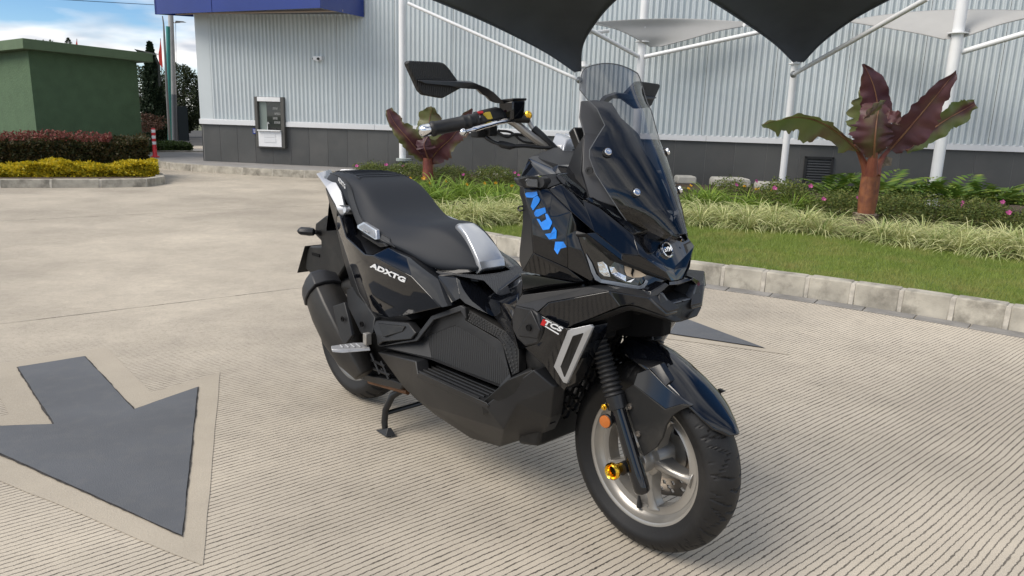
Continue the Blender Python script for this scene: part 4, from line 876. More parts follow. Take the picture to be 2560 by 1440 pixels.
# delineator post
dl = (-7.7453,16.0996,0.13); d_ = empty('delineator_post', dl); tag(d_, 'red traffic delineator post with white bands on the sidewalk corner', 'traffic post')
M_red = mat('red plastic', (.62, .03, .04), .45)
MB().lathe([(0, 0), (0, .09), (.02, .09), (.03, .055), (.05, .046), (.27, .040), (.27, 0)], (0, 0, 0), (0, 0, 1), 20).build('base', M_red, d_, smooth=True)
zz = .27
for i in range(5):
    MB().lathe([(0, .040), (.062, .040)], (0, 0, zz), (0, 0, 1), 20).build('white_band' if i % 2 == 0 else 'red_band', M_white if i % 2 == 0 else M_red, d_, smooth=True); zz += .062
MB().lathe([(0, .040), (.03, .038), (.035, 0)], (0, 0, zz), (0, 0, 1), 20).build('cap', M_red, d_, smooth=True)

# ================================================================== scooter
PSI, SX, SY, WB = -.8044, -.6027, 2.8895, 1.433
sc = empty('scooter', (SX, SY, 0), PSI)
tag(sc, 'glossy black scooter with tall smoked windscreen and blue arrow stickers, parked on its stand', 'scooter')
M_paint = mat('gloss black paint', (.0035, .0042, .0062), .05, coat=.45, spec=.45)
M_plast = mat('matte black plastic', (.0115, .0122, .0140), .47, spec=.45, bump=.00012, bscale=900, var=.12, vscale=6, dirt=(.040, .038, .036, .40), dscale=6)
M_plast2 = mat('darker plastic', (.0075, .008, .0088), .5, spec=.4, bump=.00012, bscale=900, dirt=(.045, .042, .038, .55), dscale=9)
M_satin = mat('satin black', (.009, .0095, .011), .28, spec=.5)
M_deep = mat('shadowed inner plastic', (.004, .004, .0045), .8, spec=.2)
M_seat = mat('seat vinyl', (.015, .018, .024), .60, spec=.32, bump=.00022, bscale=700, var=.06, vscale=3)
M_seat2 = mat('ribbed seat vinyl', (.019, .021, .025), .6, spec=.4, bump=.0003, bscale=900)
M_silver = mat('brushed silver', (.60, .61, .63), .38, metal=.55, bump=.00008, bscale=300)
M_silverp = mat('silver paint', (.50, .52, .55), .28, metal=.6, coat=.5)
M_chrome = mat('chrome', (.80, .81, .83), .06, metal=1)
M_rim = mat('champagne grey alloy', (.36, .345, .32), .32, metal=.6, coat=.25)
M_gold = mat('gold anodised', (.85, .50, .05), .18, metal=1)
M_rubber = mat('tyre rubber', (.011, .011, .0115), .62, spec=.4, var=.2, vscale=8, bump=.0003, bscale=200)
M_rubberd = mat('dusty tyre rubber', (.0085, .0085, .0092), .55, spec=.38, dirt=(.045, .042, .039, .35), dscale=7, bump=.0003, bscale=200)
M_grip = mat('grip rubber', (.012, .0125, .014), .5)
M_exh = mat('exhaust heat shield', (.027, .026, .025), .42, metal=.2, dirt=(.07, .06, .05, .35), dscale=6)
M_rust = mat('heat tinted pipe', (.16, .075, .035), .5, metal=.5, var=.4, vscale=20)
M_amber = mat('amber reflector', (.42, .11, .008), .2, coat=1)
M_bluest = mat('blue vinyl sticker', (.015, .23, .80), .22, coat=.5)
M_disc = mat('brake disc steel', (.30, .27, .24), .3, metal=.9)
M_redb = mat('red plastic badge', (.45, .01, .015), .3)
M_yelp = mat('yellow button', (.55, .42, .05), .4)
def stripes(name, col, pitch, axis_vec, depth, rough=.55, wv=0):
    m, nt, bs = new_mat(name); L = nt.links.new; tc = N(nt, 'ShaderNodeTexCoord'); vm = N(nt, 'ShaderNodeVectorMath', operation='DOT_PRODUCT'); vm.inputs[1].default_value = Vector(axis_vec).normalized()*(1/pitch)
    L(tc.outputs['Object'], vm.inputs[0]); fr = N(nt, 'ShaderNodeMath', operation='PINGPONG'); fr.inputs[1].default_value = .5; L(vm.outputs['Value'], fr.inputs[0])
    bp = N(nt, 'ShaderNodeBump'); bp.inputs['Distance'].default_value = depth; bp.inputs['Strength'].default_value = 1; L(fr.outputs[0], bp.inputs['Height']); L(bp.outputs[0], bs.inputs['Normal'])
    bs.inputs['Base Color'].default_value = (*col, 1); bs.inputs['Roughness'].default_value = rough; return m
M_rib_seat = stripes('ribbed seat side', (.020, .022, .026), .006, (.25, 0, 1), .0015)
M_rib_panel = stripes('ribbed side panel', (.009, .0095, .0105), .0085, (1, 0, .28), .0022, .5)
M_rib_mir = stripes('ribbed mirror back', (.008, .0085, .0095), .006, (0, 1, .12), .003, .5)
M_rib_tun = stripes('ribbed tunnel mat', (.028, .030, .034), .007, (.6, .8, 0), .002, .6)
REG = {}
def mir(v): return (v[0], -v[1], v[2])
def solid(name, outer, faces, inner, m, parent, bevel=.002, mirror=True, ang=25, smooth=True):
    n = len(outer); edges = {}
    for f in faces:
        for i in range(len(f)): edges.setdefault((f[i], f[(i+1) % len(f)]), 0); edges[(f[i], f[(i+1) % len(f)])] += 1
    bnd = [(a, b) for (a, b) in edges if (b, a) not in edges]
    vs = list(outer)+list(inner); fs = list(faces)+[tuple(n+i for i in reversed(f)) for f in faces]+[(b, a, n+a, n+b) for a, b in bnd]
    res = []
    for s in ((1, -1) if mirror else (1,)):
        V = vs if s == 1 else [mir(v) for v in vs]
        mb = MB().add(V, fs); o = mb.build(name, m, parent, bevel=bevel, ang=ang); res.append(o)
    return res
def panel(name, verts, m, faces=None, t=.012, bevel=.002, mirror=True, parent=None, push=None, ang=25):
    faces = faces or [tuple(range(len(verts)))]
    px, pz = (push or (0, 0)); inner = [(v[0]+px, v[1]+t, v[2]+pz) for v in verts]
    return solid(name, verts, faces, inner, m, sc if parent is None else parent, bevel, mirror, ang)
def both(fn):
    """run fn(mirror_function, side) for the right side and the left side"""
    out = []
    for s in (1, -1): out.append(fn((lambda v: tuple(v)) if s == 1 else mir, s))
    return out

# ---- wheels ---------------------------------------------------------
def tyre(name, R, rin, hw, m, parent, knob, nseg=220):
    prof = []
    K = 30
    for k in range(K+1):
        a = -1+2*k/K; ang = a*2.15
        x = math.sin(ang)*hw if abs(ang) < 1.57 else math.copysign(hw*(1-(abs(ang)-1.57)*.42), ang)
        r = R-(R-rin)*.62*(1-math.cos(ang))**.95 if abs(ang) < 1.57 else R-(R-rin)*.62-(R-rin)*.38*(abs(ang)-1.57)/.58
        prof.append((x, r, a))
    vs = []; n = nseg
    for i in range(n):
        th = 2*math.pi*i/n
        for (x, r, a) in prof:
            d = 0; u = th*R; aa = abs(a)
            if knob:
                p = (u % .058)/.058; q = ((u+.029) % .058)/.058
                if .16 < aa < .50 and (p if a > 0 else q) < .20: d = .0065
                if .13 < aa < .17: d = .005
                if aa < .13 and ((u+a*.09) % .058)/.058 < .14: d = .005
            else:
                s = 1 if a > 0 else -1; w = ((u+s*.03) - aa*.105*(1 if (int((u+s*.03)/.052) % 2) else .4)) % .052
                if .07 < aa < .60 and w < .0050: d = .0042
                w2 = (u+aa*.16+s*.01) % .105
                if .18 < aa < .52 and w2 < .005: d = .0042
                w3 = (u-aa*.05) % .157
                if aa <= .18 and w3 < .005: d = .004
            if aa > .62 and aa < .66: d = -.0012
            vs.append((math.cos(th)*(r-d), x, math.sin(th)*(r-d)))
    k1 = len(prof); fs = [(i*k1+j, i*k1+j+1, ((i+1) % n)*k1+j+1, ((i+1) % n)*k1+j) for i in range(n) for j in range(k1-1)]
    mb = MB().add(vs, fs); o = mb.build(name, m, parent, smooth=True, ang=32); return o
def rim(name, m, parent, rr_, hw, spokes, phase, hubr=.035, hubw=.05):
    mb = MB()
    prof = [(-hw-.004, rr_+.010), (-hw-.005, rr_+.004), (-hw, rr_-.006), (-hw+.012, rr_-.010), (-hw+.018, rr_-.016), (-hw+.026, rr_-.024), (-.006, rr_-.030), (.006, rr_-.030), (hw-.026, rr_-.024), (hw-.018, rr_-.016), (hw-.012, rr_-.010), (hw, rr_-.006), (hw+.005, rr_+.004), (hw+.004, rr_+.010), (hw-.004, rr_+.006), (-hw+.004, rr_+.006), (-hw-.004, rr_+.010)]
    # inner barrel (second skin)
    mb.lathe(prof, (0, 0, 0), (0, 1, 0), 96)
    o = mb.build(name, m, parent, smooth=True, ang=40)
    inn = MB().lathe([(-hw+.022, rr_-.021), (-hw+.024, rr_-.038), (-.02, rr_-.043), (.02, rr_-.043), (hw-.024, rr_-.038), (hw-.022, rr_-.021)], (0, 0, 0), (0, 1, 0), 96).build('barrel', m, o, smooth=True, ang=50)
    for k in range(spokes):
        a = phase+2*math.pi*k/spokes; ca, sa = math.cos(a), math.sin(a); vs = []
        for t, w, d0, d1, off in ((.02, .022, -.020, .024, 0), (.045, .017, -.026, .022, 0), (.085, .0115, -.025, .014, .002), (.115, .0115, -.022, .012, .004), (rr_-.042, .016, -.020, .016, .006), (rr_-.034, .023, -.020, .018, .006)):
            q = [(-w, d0), (-w*.35, d0-.007), (w*.35, d0-.007), (w, d0), (w, d1), (-w, d1)]
            for s, d in q: vs.append((ca*t-sa*(s+off), d, sa*t+ca*(s+off)))
        fs = [(i*6+j, i*6+(j+1) % 6, (i+1)*6+(j+1) % 6, (i+1)*6+j) for i in range(5) for j in range(6)]+[tuple(range(6)), tuple(range(30, 36))]
        MB().add(vs, fs).build('spoke', m, o, bevel=.003, seg=3)
    MB().lathe([(-hubw, 0), (-hubw, hubr*.72), (-hubw+.006, hubr*.8), (-.030, hubr*.82), (-.026, hubr*1.12), (.03, hubr*1.3), (.035, hubr), (hubw, hubr), (hubw, 0)], (0, 0, 0), (0, 1, 0), 40).build('hub', m, o, smooth=True, ang=30)
    return o
fwh = empty('front_wheel', (WB, 0, .2598), -.035); fwh.parent = sc
tyre('tyre', .2598, .180, .0605, M_rubberd, fwh, False, 620)
fr_ = rim('rim', M_rim, fwh, .178, .040, 5, math.radians(-8), .043, .066)
dsc = MB(); 
def disc(parent, r0, r1, y, m, nh):
    n = 120; vs = []; fs = []
    rings = [r0, r0+(r1-r0)*.22, r0+(r1-r0)*.42, r0+(r1-r0)*.62, r0+(r1-r0)*.82, r1]
    for s in (-.002, .002):
        for r_i, r in enumerate(rings):
            for k in range(n):
                a = 2*math.pi*k/n; rr2 = r*(1+.02*math.sin(a*10) if r_i == 5 else 1); vs.append((math.cos(a+r_i*.035)*rr2, y+s, math.sin(a+r_i*.035)*rr2))
    NR = len(rings)
    hole = lambda i, k: (i in (1, 3) and (k+(3 if i == 3 else 0)) % 6 in (0, 1)) or (i == 2 and (k+4) % 12 in (0, 1))
    for s in (0, 1):
        b0 = s*NR*n
        for i in range(NR-1):
            for k in range(n):
                if hole(i, k): continue
                fs.append((b0+i*n+k, b0+i*n+(k+1) % n, b0+(i+1)*n+(k+1) % n, b0+(i+1)*n+k))
    for k in range(n): fs.append((5*n+k, 5*n+(k+1) % n, NR*n+5*n+(k+1) % n, NR*n+5*n+k)); fs.append((k, (k+1) % n, NR*n+(k+1) % n, NR*n+k))
    return MB().add(vs, fs).build('brake_disc', m, parent)
bd = disc(fwh, .075, .130, .056, M_disc, 0)
MB().lathe([(0, .03), (0, .078), (.006, .076), (.006, .03)], (0, .048, 0), (0, 1, 0), 40).build('disc_carrier', M_rim, bd, smooth=True)
MB().tube([(-.012, -.022, -.152), (-.014, -.024, -.118)], [.008, .0035], 10).build('tyre_valve', M_grip, fr_, smooth=True)
rwh = empty('rear_wheel', (0, 0, .262)); rwh.parent = sc
tyre('tyre', .2583, .172, .0690, M_rubber, rwh, True, 300)
rim('rim', mat('rear rim grey', (.20, .20, .20), .35, metal=.6), rwh, .168, .050, 5, .3)

# ---- front suspension ------------------------------------------------
def leg(mf, s):
    a, b_ = Vector((1.492, -.112, .210)), Vector((1.3835, -.112, .437)); top = Vector((1.306, -.112, .612)); d = (b_-a).normalized()
    a, b_, top = Vector(mf(a)), Vector(mf(b_)), Vector(mf(top))
    d = (b_-a).normalized()
    lo = MB().lathe([(-.002, 0), (-.001, .013), (.003, .018), (.008, .0205), (.02, .0215), (.055, .0215), (.075, .0205), (.245, .0185), (.252, .0185)], a, d, 36).build('fork_lower', M_paint, sc, smooth=True)
    L_ = (top-b_).length; prof = []; n = 15
    for k in range(n):
        h = L_*k/n; r = .0225+.0045*(1-k/n); prof += [(h, r*.80), (h+L_/n*.35, r), (h+L_/n*.5, r*1.03), (h+L_/n*.65, r)]
    prof.append((L_, .018))
    g = MB().lathe(prof, b_+d*.004, d, 30).build('fork_gaiter', M_grip, sc, smooth=True, ang=60)
    MB().lathe([(-.030, .0195), (-.028, .026), (.006, .0275), (.008, .022)], b_, d, 30).build('gaiter_clamp', M_satin, g, smooth=True)
    MB().lathe([(0, .018), (0, .0225), (.016, .0225), (.016, .016)], top+d*.004, d, 24).build('chrome_ring', M_chrome, g, smooth=True)
    MB().tube([top, top+d*.25], .016, 16).build('fork_tube', M_satin, sc, smooth=True)
    # axle lug
    MB().lathe([(0, 0), (0, .017), (.03, .017), (.034, .013), (.06, .013), (.06, 0)], Vector(mf((WB+.002, -.135, .263))), Vector((0, 1 if s == 1 else -1, 0)), 24).build('axle_lug', M_satin, lo, smooth=True)
    ax = Vector((0, -1 if s == 1 else 1, 0)); c = Vector(mf((WB-.006, -.137, .262)))
    MB().lathe([(-.02, .0), (-.02, .012), (.004, .014), (.014, .016), (.020, .0225), (.027, .0225), (.030, .020), (.032, .0185), (.026, .0125), (.012, .011), (.010, 0)], c, ax, 40).build('gold_axle_slider', M_gold, lo, smooth=True, ang=40)
    MB().lathe([(.0105, 0), (.0105, .0112), (.0125, .0112), (.0125, 0)], c, ax, 24).build('slider_hollow', M_deep, lo)  # dark disc: shade of the hollow painted as near-black colour
    return lo
LEGS = both(leg)
refc = Vector((1.3769,-0.135,0.3761))
MB().lathe([(-.004, 0), (-.004, .0185), (.003, .0185), (.005, .016)], refc, (.10, -1, 0), 30).build('reflector_back', M_plast2, LEGS[0], smooth=True)
MB().lathe([(.005, .0168), (.0075, .0160), (.0085, .012), (.009, 0)], refc, (.10, -1, 0), 30).build('amber_reflector', M_amber, LEGS[0], smooth=True)
gb = Vector((1.3693,-0.135,0.4132)); MB().lathe([(-.014, 0), (-.014, .006), (0, .006), (.001, .0085), (.005, .0085), (.005, .006), (.011, .005), (.012, 0)], gb, (.15, -1, 0), 8).build('gold_bolt', M_gold, LEGS[0], bevel=.0005)
MB().box((1.395, -.118, .405), (.03, .012, .07)).build('bracket', M_satin, LEGS[0], bevel=.003)
MB().tube([(1.33, .09, .60), (1.36, .085, .50), (1.42, .075, .36), (1.44, .06, .30)], .005, 8).build('brake_hose', M_grip, sc, smooth=True)
cal = MB().box((1.50, .066, .36), (.07, .05, .085)).build('brake_caliper', M_plast2, sc, bevel=.008)
MB().tube([(WB, -.10, .262), (WB, .11, .262)], .011, 16).build('axle', M_satin, fwh.parent, smooth=True)
for s in (-1, 1): MB().box((1.30, s*.085, .60), (.06, .07, .05)).build('fork_yoke', M_deep, sc, bevel=.01)

# ---- front mudguard ---------------------------------------------------
def arc_loft(name, stations, m, parent, n=10, t=.003):
    """stations: (centre point, edge point at s>0) -> curved shell symmetric about the centre plane"""
    vs = []; K = 2*n+1
    for c, e, pw in stations:
        for k in range(-n, n+1):
            u = k/n; f = abs(u)**pw; vs.append((c[0]+(e[0]-c[0])*f, e[1]*u if e[1] < 0 else -e[1]*u, c[2]+(e[2]-c[2])*f))
    fs = [(i*K+k, i*K+k+1, (i+1)*K+k+1, (i+1)*K+k) for i in range(len(stations)-1) for k in range(K-1)]
    o = MB().add(vs, fs).build(name, m, parent, smooth=True, ang=60); md = o.modifiers.new('t', 'SOLIDIFY'); md.thickness = t; md.offset = 0
    return o
st = []
for cx_, cz_, ex, ey, ez, pw in ((1.335, .572, 1.330, .050, .535, 2.2), (1.370, .574, 1.366, .062, .538, 2.2), (1.41, .571, 1.402, .072, .534, 2.3), (1.455, .558, 1.446, .076, .522, 2.4), (1.50, .536, 1.492, .077, .505, 2.5), (1.545, .508, 1.535, .076, .486, 2.5), (1.59, .475, 1.577, .074, .462, 2.5), (1.625, .447, 1.608, .066, .440, 2.4), (1.655, .424, 1.634, .052, .416, 2.2), (1.672, .408, 1.652, .032, .404, 2.0), (1.676, .402, 1.664, .022, .400, 2.0)):
    st.append(((cx_, 0, cz_), (ex, -ey, ez), pw))
def dens(st, k=4):
    out = []
    for i in range(len(st)-1):
        for j in range(k):
            t = j/k; a, b_ = st[i], st[i+1]; out.append((tuple(Vector(a[0]).lerp(Vector(b_[0]), t)), tuple(Vector(a[1]).lerp(Vector(b_[1]), t)), a[2]*(1-t)+b_[2]*t))
    out.append(st[-1]); return out
mg = arc_loft('front_mudguard', dens(st, 2), M_paint, sc)
panel('mudguard_fin', [(1.4,-0.066,0.5402), (1.4829,-0.068,0.5456), (1.5207,-0.072,0.5113), (1.5123,-0.079,0.4977), (1.4632,-0.082,0.5304), (1.4082,-0.08,0.5367)], M_satin, [(0, 1, 4, 5), (1, 2, 3, 4)], t=.02, bevel=.0012, parent=mg, mirror=False)
panel('mudguard_side', [(1.4247,-0.08,0.5076), (1.4591,-0.08,0.5289), (1.5117,-0.078,0.4973), (1.5854,-0.076,0.4668), (1.5629,-0.084,0.4665), (1.5237,-0.092,0.4435), (1.4264,-0.096,0.4805)], M_paint, [(0, 1, 2, 5, 6), (2, 3, 4, 5)], t=.02, bevel=.0012, parent=mg, mirror=False)
panel('fork_guard_plate', [(1.3899,-0.094,0.4518), (1.4279,-0.098,0.4814), (1.5264,-0.096,0.4454), (1.5667,-0.09,0.4692), (1.5891,-0.082,0.4695), (1.5638,-0.085,0.4518), (1.5428,-0.088,0.4315), (1.5288,-0.09,0.4016), (1.5224,-0.092,0.3673), (1.508,-0.094,0.3364), (1.4745,-0.096,0.3014), (1.4524,-0.096,0.3341), (1.4197,-0.096,0.3975)], M_plast2, t=.010, bevel=.001)
for q in ((1.4221,-0.1,0.4211), (1.454,-0.1,0.356)):
    both(lambda mf, s: MB().lathe([(-.004, 0), (-.004, .0078), (.001, .0082), (.003, .0072), (.003, .003), (.001, .0028), (.001, 0)], Vector(mf(q)), (0, -s, 0), 20).build('guard_bolt', M_disc, sc, smooth=True))

# ---- dark inner body ---------------------------------------------------
prism('inner_frame', [(-.08, .74), (.10, .78), (.30, .70), (.50, .64), (.72, .60), (.90, .58), (1.04, .62), (1.10, .96), (1.20, .99), (1.27, .85), (1.28, .66), (1.235, .60), (1.13, .45), (1.10, .30), (1.05, .20), (.92, .16), (.52, .20), (.40, .33), (.30, .52), (.02, .60)], -.085, .085, 'y', M_deep, sc, .01)
prism('radiator_cover', [(1.14, .22), (1.17, .36), (1.20, .50), (1.26, .63), (1.12, .66), (1.05, .40), (1.06, .20)], -.140, .140, 'y', M_plast2, sc, .01)
prism('inner_wheel_arch', [(1.16, .52), (1.27, .57), (1.35, .605), (1.36, .68), (1.18, .68)], -.15, .15, 'y', M_deep, sc, .01)
prism('nose_core', [(1.22, .80), (1.405, .79), (1.395, .86), (1.36, .905), (1.27, .95)], -.085, .085, 'y', M_satin, sc, .01)
prism('steering_head_cover', [(1.18, .56), (1.36, .578), (1.45, .60), (1.45, .70), (1.18, .70)], -.02, .02, 'y', M_deep, sc, .004)
# honeycomb openings in front of the radiator
hx = MB(); n_ = 0
for i in range(10):
    for j in range(11):
        y = -.1375+j*.0275; z = .25+i*.038+(.019 if j % 2 else 0); x = 1.155+(z-.25)*.30
        if z > .62 or z < .32: continue
        for k in range(6):
            a0, a1 = k*math.pi/3, (k+1)*math.pi/3; r0_, r1_ = .0165, .0195
            P = [(x+.006, y+math.cos(a0)*r0_, z+math.sin(a0)*r0_), (x+.006, y+math.cos(a1)*r0_, z+math.sin(a1)*r0_), (x+.014, y+math.cos(a1)*r1_, z+math.sin(a1)*r1_), (x+.014, y+math.cos(a0)*r1_, z+math.sin(a0)*r1_)]
            hx.add(P, [(0, 1, 2, 3)])
o_ = hx.build('honeycomb_grille', M_satin, sc); o_['kind'] = 'stuff'

# ---- lower side fairing --------------------------------------------------
lowv = [(0.4487,-0.222,0.3467), (0.6917,-0.24,0.382), (0.7148,-0.252,0.3478), (1.0483,-0.262,0.3503), (1.0793,-0.245,0.3858), (1.2044,-0.236,0.4917), (1.2515,-0.205,0.4487), (1.2135,-0.172,0.3424), (1.1573,-0.135,0.2684), (0.9622,-0.12,0.1516), (0.8361,-0.125,0.1351), (0.6695,-0.145,0.1696), (0.5692,-0.155,0.2003), (0.5166,-0.165,0.2288), (0.6932,-0.195,0.2212), (1.0876,-0.225,0.2784), (1.1455,-0.232,0.3805)]
panel('lower_side_fairing', lowv, M_plast, [(0, 1, 2, 14, 13), (2, 3, 15, 14), (3, 4, 16, 15), (4, 5, 6, 16), (6, 7, 16), (7, 8, 9, 15, 16), (9, 10, 14, 15), (10, 11, 14), (11, 12, 13, 14)], t=.05, bevel=.004, ang=14)
panel('fairing_edge_trim', [(0.7115,-0.252,0.3435), (0.7121,-0.25,0.3339), (1.0521,-0.258,0.3417), (1.0605,-0.261,0.3519), (1.0496,-0.262,0.3583), (0.7415,-0.262,0.3623)], M_plast, [(0, 1, 2, 3, 4, 5)], t=.004, bevel=.002)
# footboard
both(lambda mf, s: MB().add([mf(v) for v in ((.70, -.246, .350), (.700, -.140, .352), (1.01, -.140, .350), (1.030, -.252, .346), (.70, -.240, .335), (.700, -.140, .335), (1.01, -.140, .335), (1.030, -.245, .335))], [(0, 1, 2, 3), (7, 6, 5, 4), (0, 4, 5, 1), (1, 5, 6, 2), (2, 6, 7, 3), (3, 7, 4, 0)]).build('footboard', M_plast2, sc, bevel=.003))
for k in range(5):
    y = .165+k*.019; x0 = .72+.0*k; both(lambda mf, s: MB().tube([mf((x0-.02, -y, .353)), mf((1.0, -y, .351))], [.0035, .0035], 8).build('footboard_rib', M_plast, sc, smooth=True))
both(lambda mf, s: MB().add([mf(v) for v in ((1.00, -.140, .350), (1.02, -.255, .346), (1.115, -.245, .44), (1.20, -.235, .49), (1.10, -.140, .45), (1.00, -.140, .32), (1.03, -.255, .31), (1.21, -.20, .44), (1.12, -.12, .42))], [(0, 1, 2, 4), (2, 3, 4), (5, 8, 7, 6), (0, 5, 6, 1), (1, 6, 7, 3, 2), (3, 7, 8, 4), (4, 8, 5, 0)]).build('foot_ramp', M_plast2, sc, bevel=.003))
# floor tunnel: frame ring, ribbed inlay and mesh strip
fo = [(0.4537,-0.225,0.3712), (0.6236,-0.19,0.4234), (0.6912,-0.175,0.5086), (0.8171,-0.165,0.5705), (0.8363,-0.16,0.5316), (0.9731,-0.152,0.5043), (0.9942,-0.155,0.4986), (1.0552,-0.172,0.414), (1.0215,-0.185,0.3791), (0.7283,-0.205,0.3882)]
fi = [(0.6663,-0.176,0.4482), (0.7975,-0.168,0.5102), (0.9711,-0.16,0.4777), (1.0472,-0.168,0.4255), (1.0186,-0.18,0.3833), (0.7087,-0.19,0.3824)]
ring_v = fo+fi
panel('tunnel_side_frame', ring_v, M_plast, [(0, 1, 10, 15, 9), (1, 2, 3, 11, 10), (3, 4, 5, 12, 11), (5, 6, 7, 13, 12), (7, 8, 14, 13), (8, 9, 15, 14)], t=.04, bevel=.003, ang=15)
panel('ribbed_inlay', [(v[0], v[1]+.001, v[2]) for v in fi], M_rib_panel, t=.01, bevel=.001)
panel('tunnel_edge_trim', [(0.4649,-0.235,0.3713), (0.6336,-0.205,0.4351), (0.704,-0.19,0.5243), (0.8295,-0.178,0.581), (0.8464,-0.172,0.5756), (0.8515,-0.168,0.5422), (0.8473,-0.172,0.54), (0.8353,-0.18,0.5646), (0.7198,-0.192,0.5135), (0.6549,-0.208,0.4322)], M_plast, [(0, 1, 8, 9), (1, 2, 7, 8)] and [(0, 1, 2, 3, 4, 5, 6, 7, 8, 9)], t=.012, bevel=.003)
ms_ = [(0.8274,-0.158,0.5716), (1.0098,-0.15,0.533), (1.0702,-0.16,0.4973), (1.0914,-0.178,0.441), (1.0638,-0.176,0.4243), (0.9995,-0.16,0.5026), (0.9722,-0.156,0.5112), (0.8409,-0.164,0.5351)]
mo = panel('mesh_strip', ms_, M_plast2, [(0, 1, 6, 7), (1, 2, 5, 6), (2, 3, 4, 5)], t=.03, bevel=.001)
for s_i, (o_, sgn) in enumerate(zip(mo, (1, -1))):
    mb = MB()
    def dots(a, b_, c_, d_, nu, nv):
        a, b_, c_, d_ = map(Vector, (a, b_, c_, d_))
        for i in range(nu):
            for j in range(nv):
                u, v = (i+.5+(.25 if j % 2 else -.25))/nu, (j+.5)/nv; p = a.lerp(b_, u).lerp(d_.lerp(c_, u), v); e = (b_-a).normalized()*.0042; f = (d_-a).normalized()*.0042; n__ = Vector((0, -.0022, 0))
                P = [p-e+n__, p-f*.8+n__, p+e+n__, p+f*.8+n__, p+n__*2]; P = [tuple(q) if sgn == 1 else mir(q) for q in P]; mb.add(P, [(0, 1, 4), (1, 2, 4), (2, 3, 4), (3, 0, 4)])
    dots(ms_[0], ms_[1], ms_[6], ms_[7], 15, 4); dots(ms_[1], ms_[2], ms_[5], ms_[6], 6, 3); dots(ms_[2], ms_[3], ms_[4], ms_[5], 7, 3)
    q = mb.build('mesh_studs', M_plast, o_); q['kind'] = 'stuff'
# glossy tunnel sides and ribbed tunnel top
panel('tunnel_gloss_panel', [(0.6835,-0.15,0.6448), (0.7403,-0.122,0.6529), (0.8628,-0.1,0.6001), (0.9462,-0.148,0.5672), (0.8369,-0.164,0.5872), (0.8074,-0.16,0.5959), (0.7551,-0.17,0.5647), (0.769,-0.142,0.6507)], M_paint, [(0, 7, 6), (0, 1, 7), (7, 5, 6), (1, 2, 3, 4, 5, 7)], t=.05, bevel=.0015, ang=25)
panel('tunnel_gloss_gusset', [(0.8829,-0.118,0.6065), (0.9762,-0.08,0.6753), (1.1282,-0.215,0.7171), (1.132,-0.215,0.6828), (1.0915,-0.2,0.6337), (1.0672,-0.19,0.577), (1.0905,-0.18,0.5063), (1.0098,-0.15,0.5313), (0.9376,-0.138,0.5644)], M_paint, [(0, 1, 2, 3, 4), (0, 4, 5, 8), (5, 6, 7, 8)], t=.05, bevel=.0015, ang=25)
MB().add([(.745, -.135, .655), (.745, .135, .655), (.86, .11, .655), (.98, .12, .60), (.98, -.12, .60), (.86, -.11, .655), (.745, -.12, .60), (.745, .12, .60), (.98, .11, .56), (.98, -.11, .56)], [(0, 5, 2, 1), (5, 4, 3, 2), (0, 1, 7, 6), (4, 9, 8, 3), (6, 7, 8, 9)]).build('tunnel_top_mat', M_rib_tun, sc, bevel=.004)
panel('tunnel_rail', [(0.9294,-0.035,0.6792), (0.9482,-0.045,0.6757), (0.9051,-0.115,0.6163), (0.8902,-0.122,0.6097)], M_satin, t=.012, bevel=.002)

# ---- rear lower parts -----------------------------------------------------
panel('rear_side_cover', [(0.3929,-0.215,0.446), (0.5954,-0.2,0.4791), (0.6507,-0.21,0.4592), (0.6301,-0.215,0.4339), (0.4951,-0.232,0.396), (0.4704,-0.236,0.3774), (0.4572,-0.232,0.4093)], M_plast, t=.03, bevel=.003)
panel('cover_recess', [(0.4505,-0.222,0.4486), (0.5924,-0.213,0.4677), (0.5859,-0.216,0.4495), (0.5051,-0.236,0.416)], M_plast2, t=.012, bevel=.002)
panel('peg_bracket', [(0.1679,-0.17,0.5037), (0.2389,-0.165,0.5399), (0.315,-0.185,0.4894), (0.4247,-0.215,0.4619), (0.4309,-0.23,0.4096), (0.399,-0.235,0.3962), (0.3508,-0.225,0.3901), (0.2782,-0.205,0.4194), (0.1912,-0.18,0.4495)], M_plast, [(0, 1, 2, 8), (2, 3, 7, 8), (3, 4, 5, 6, 7)], t=.035, bevel=.003)
MB().lathe([(0, 0), (0, .009), (.006, .010), (.006, .006), (.002, .005), (.002, 0)], (0.364,-0.226,0.4278), (0, -1, 0), 20).build('bracket_bolt', M_deep, sc, smooth=True)
# passenger peg
M_peg = mat('cast aluminium', (.42, .42, .42), .38, metal=.6, dirt=(.12, .115, .11, .5), dscale=30)
def peg(mf, s):
    v = [(.465, -.262, .376), (.425, -.345, .372), (.405, -.372, .379), (.385, -.362, .388), (.405, -.29, .392), (.430, -.250, .392)]
    v = [(x, y, .372+(z-.372)*.55) for x, y, z in v]; lo = [(x+.005, y, z-.010) for x, y, z in v]
    V = [mf(q) for q in v+lo]; o = MB().add(V, [(0, 1, 2, 3, 4, 5), (11, 10, 9, 8, 7, 6)]+[(i, (i+1) % 6, 6+(i+1) % 6, 6+i) for i in range(6)]).build('passenger_peg', M_peg, sc, bevel=.0025)
    for k in range(4):
        t = .18+k*.19; a = Vector(mf((.456-.055*t, -.27-.085*t, .3795))); b_ = Vector(mf((.424-.035*t, -.27-.085*t, .385))); MB().tube([a-Vector((0, 0, .003)), b_-Vector((0, 0, .004))], .003, 6).build('peg_tooth', M_peg, o)
    MB().box(mf((.449, -.262, .402)), (.020, .022, .04)).build('peg_hinge', M_rim, o, bevel=.002)
    return o
both(peg)
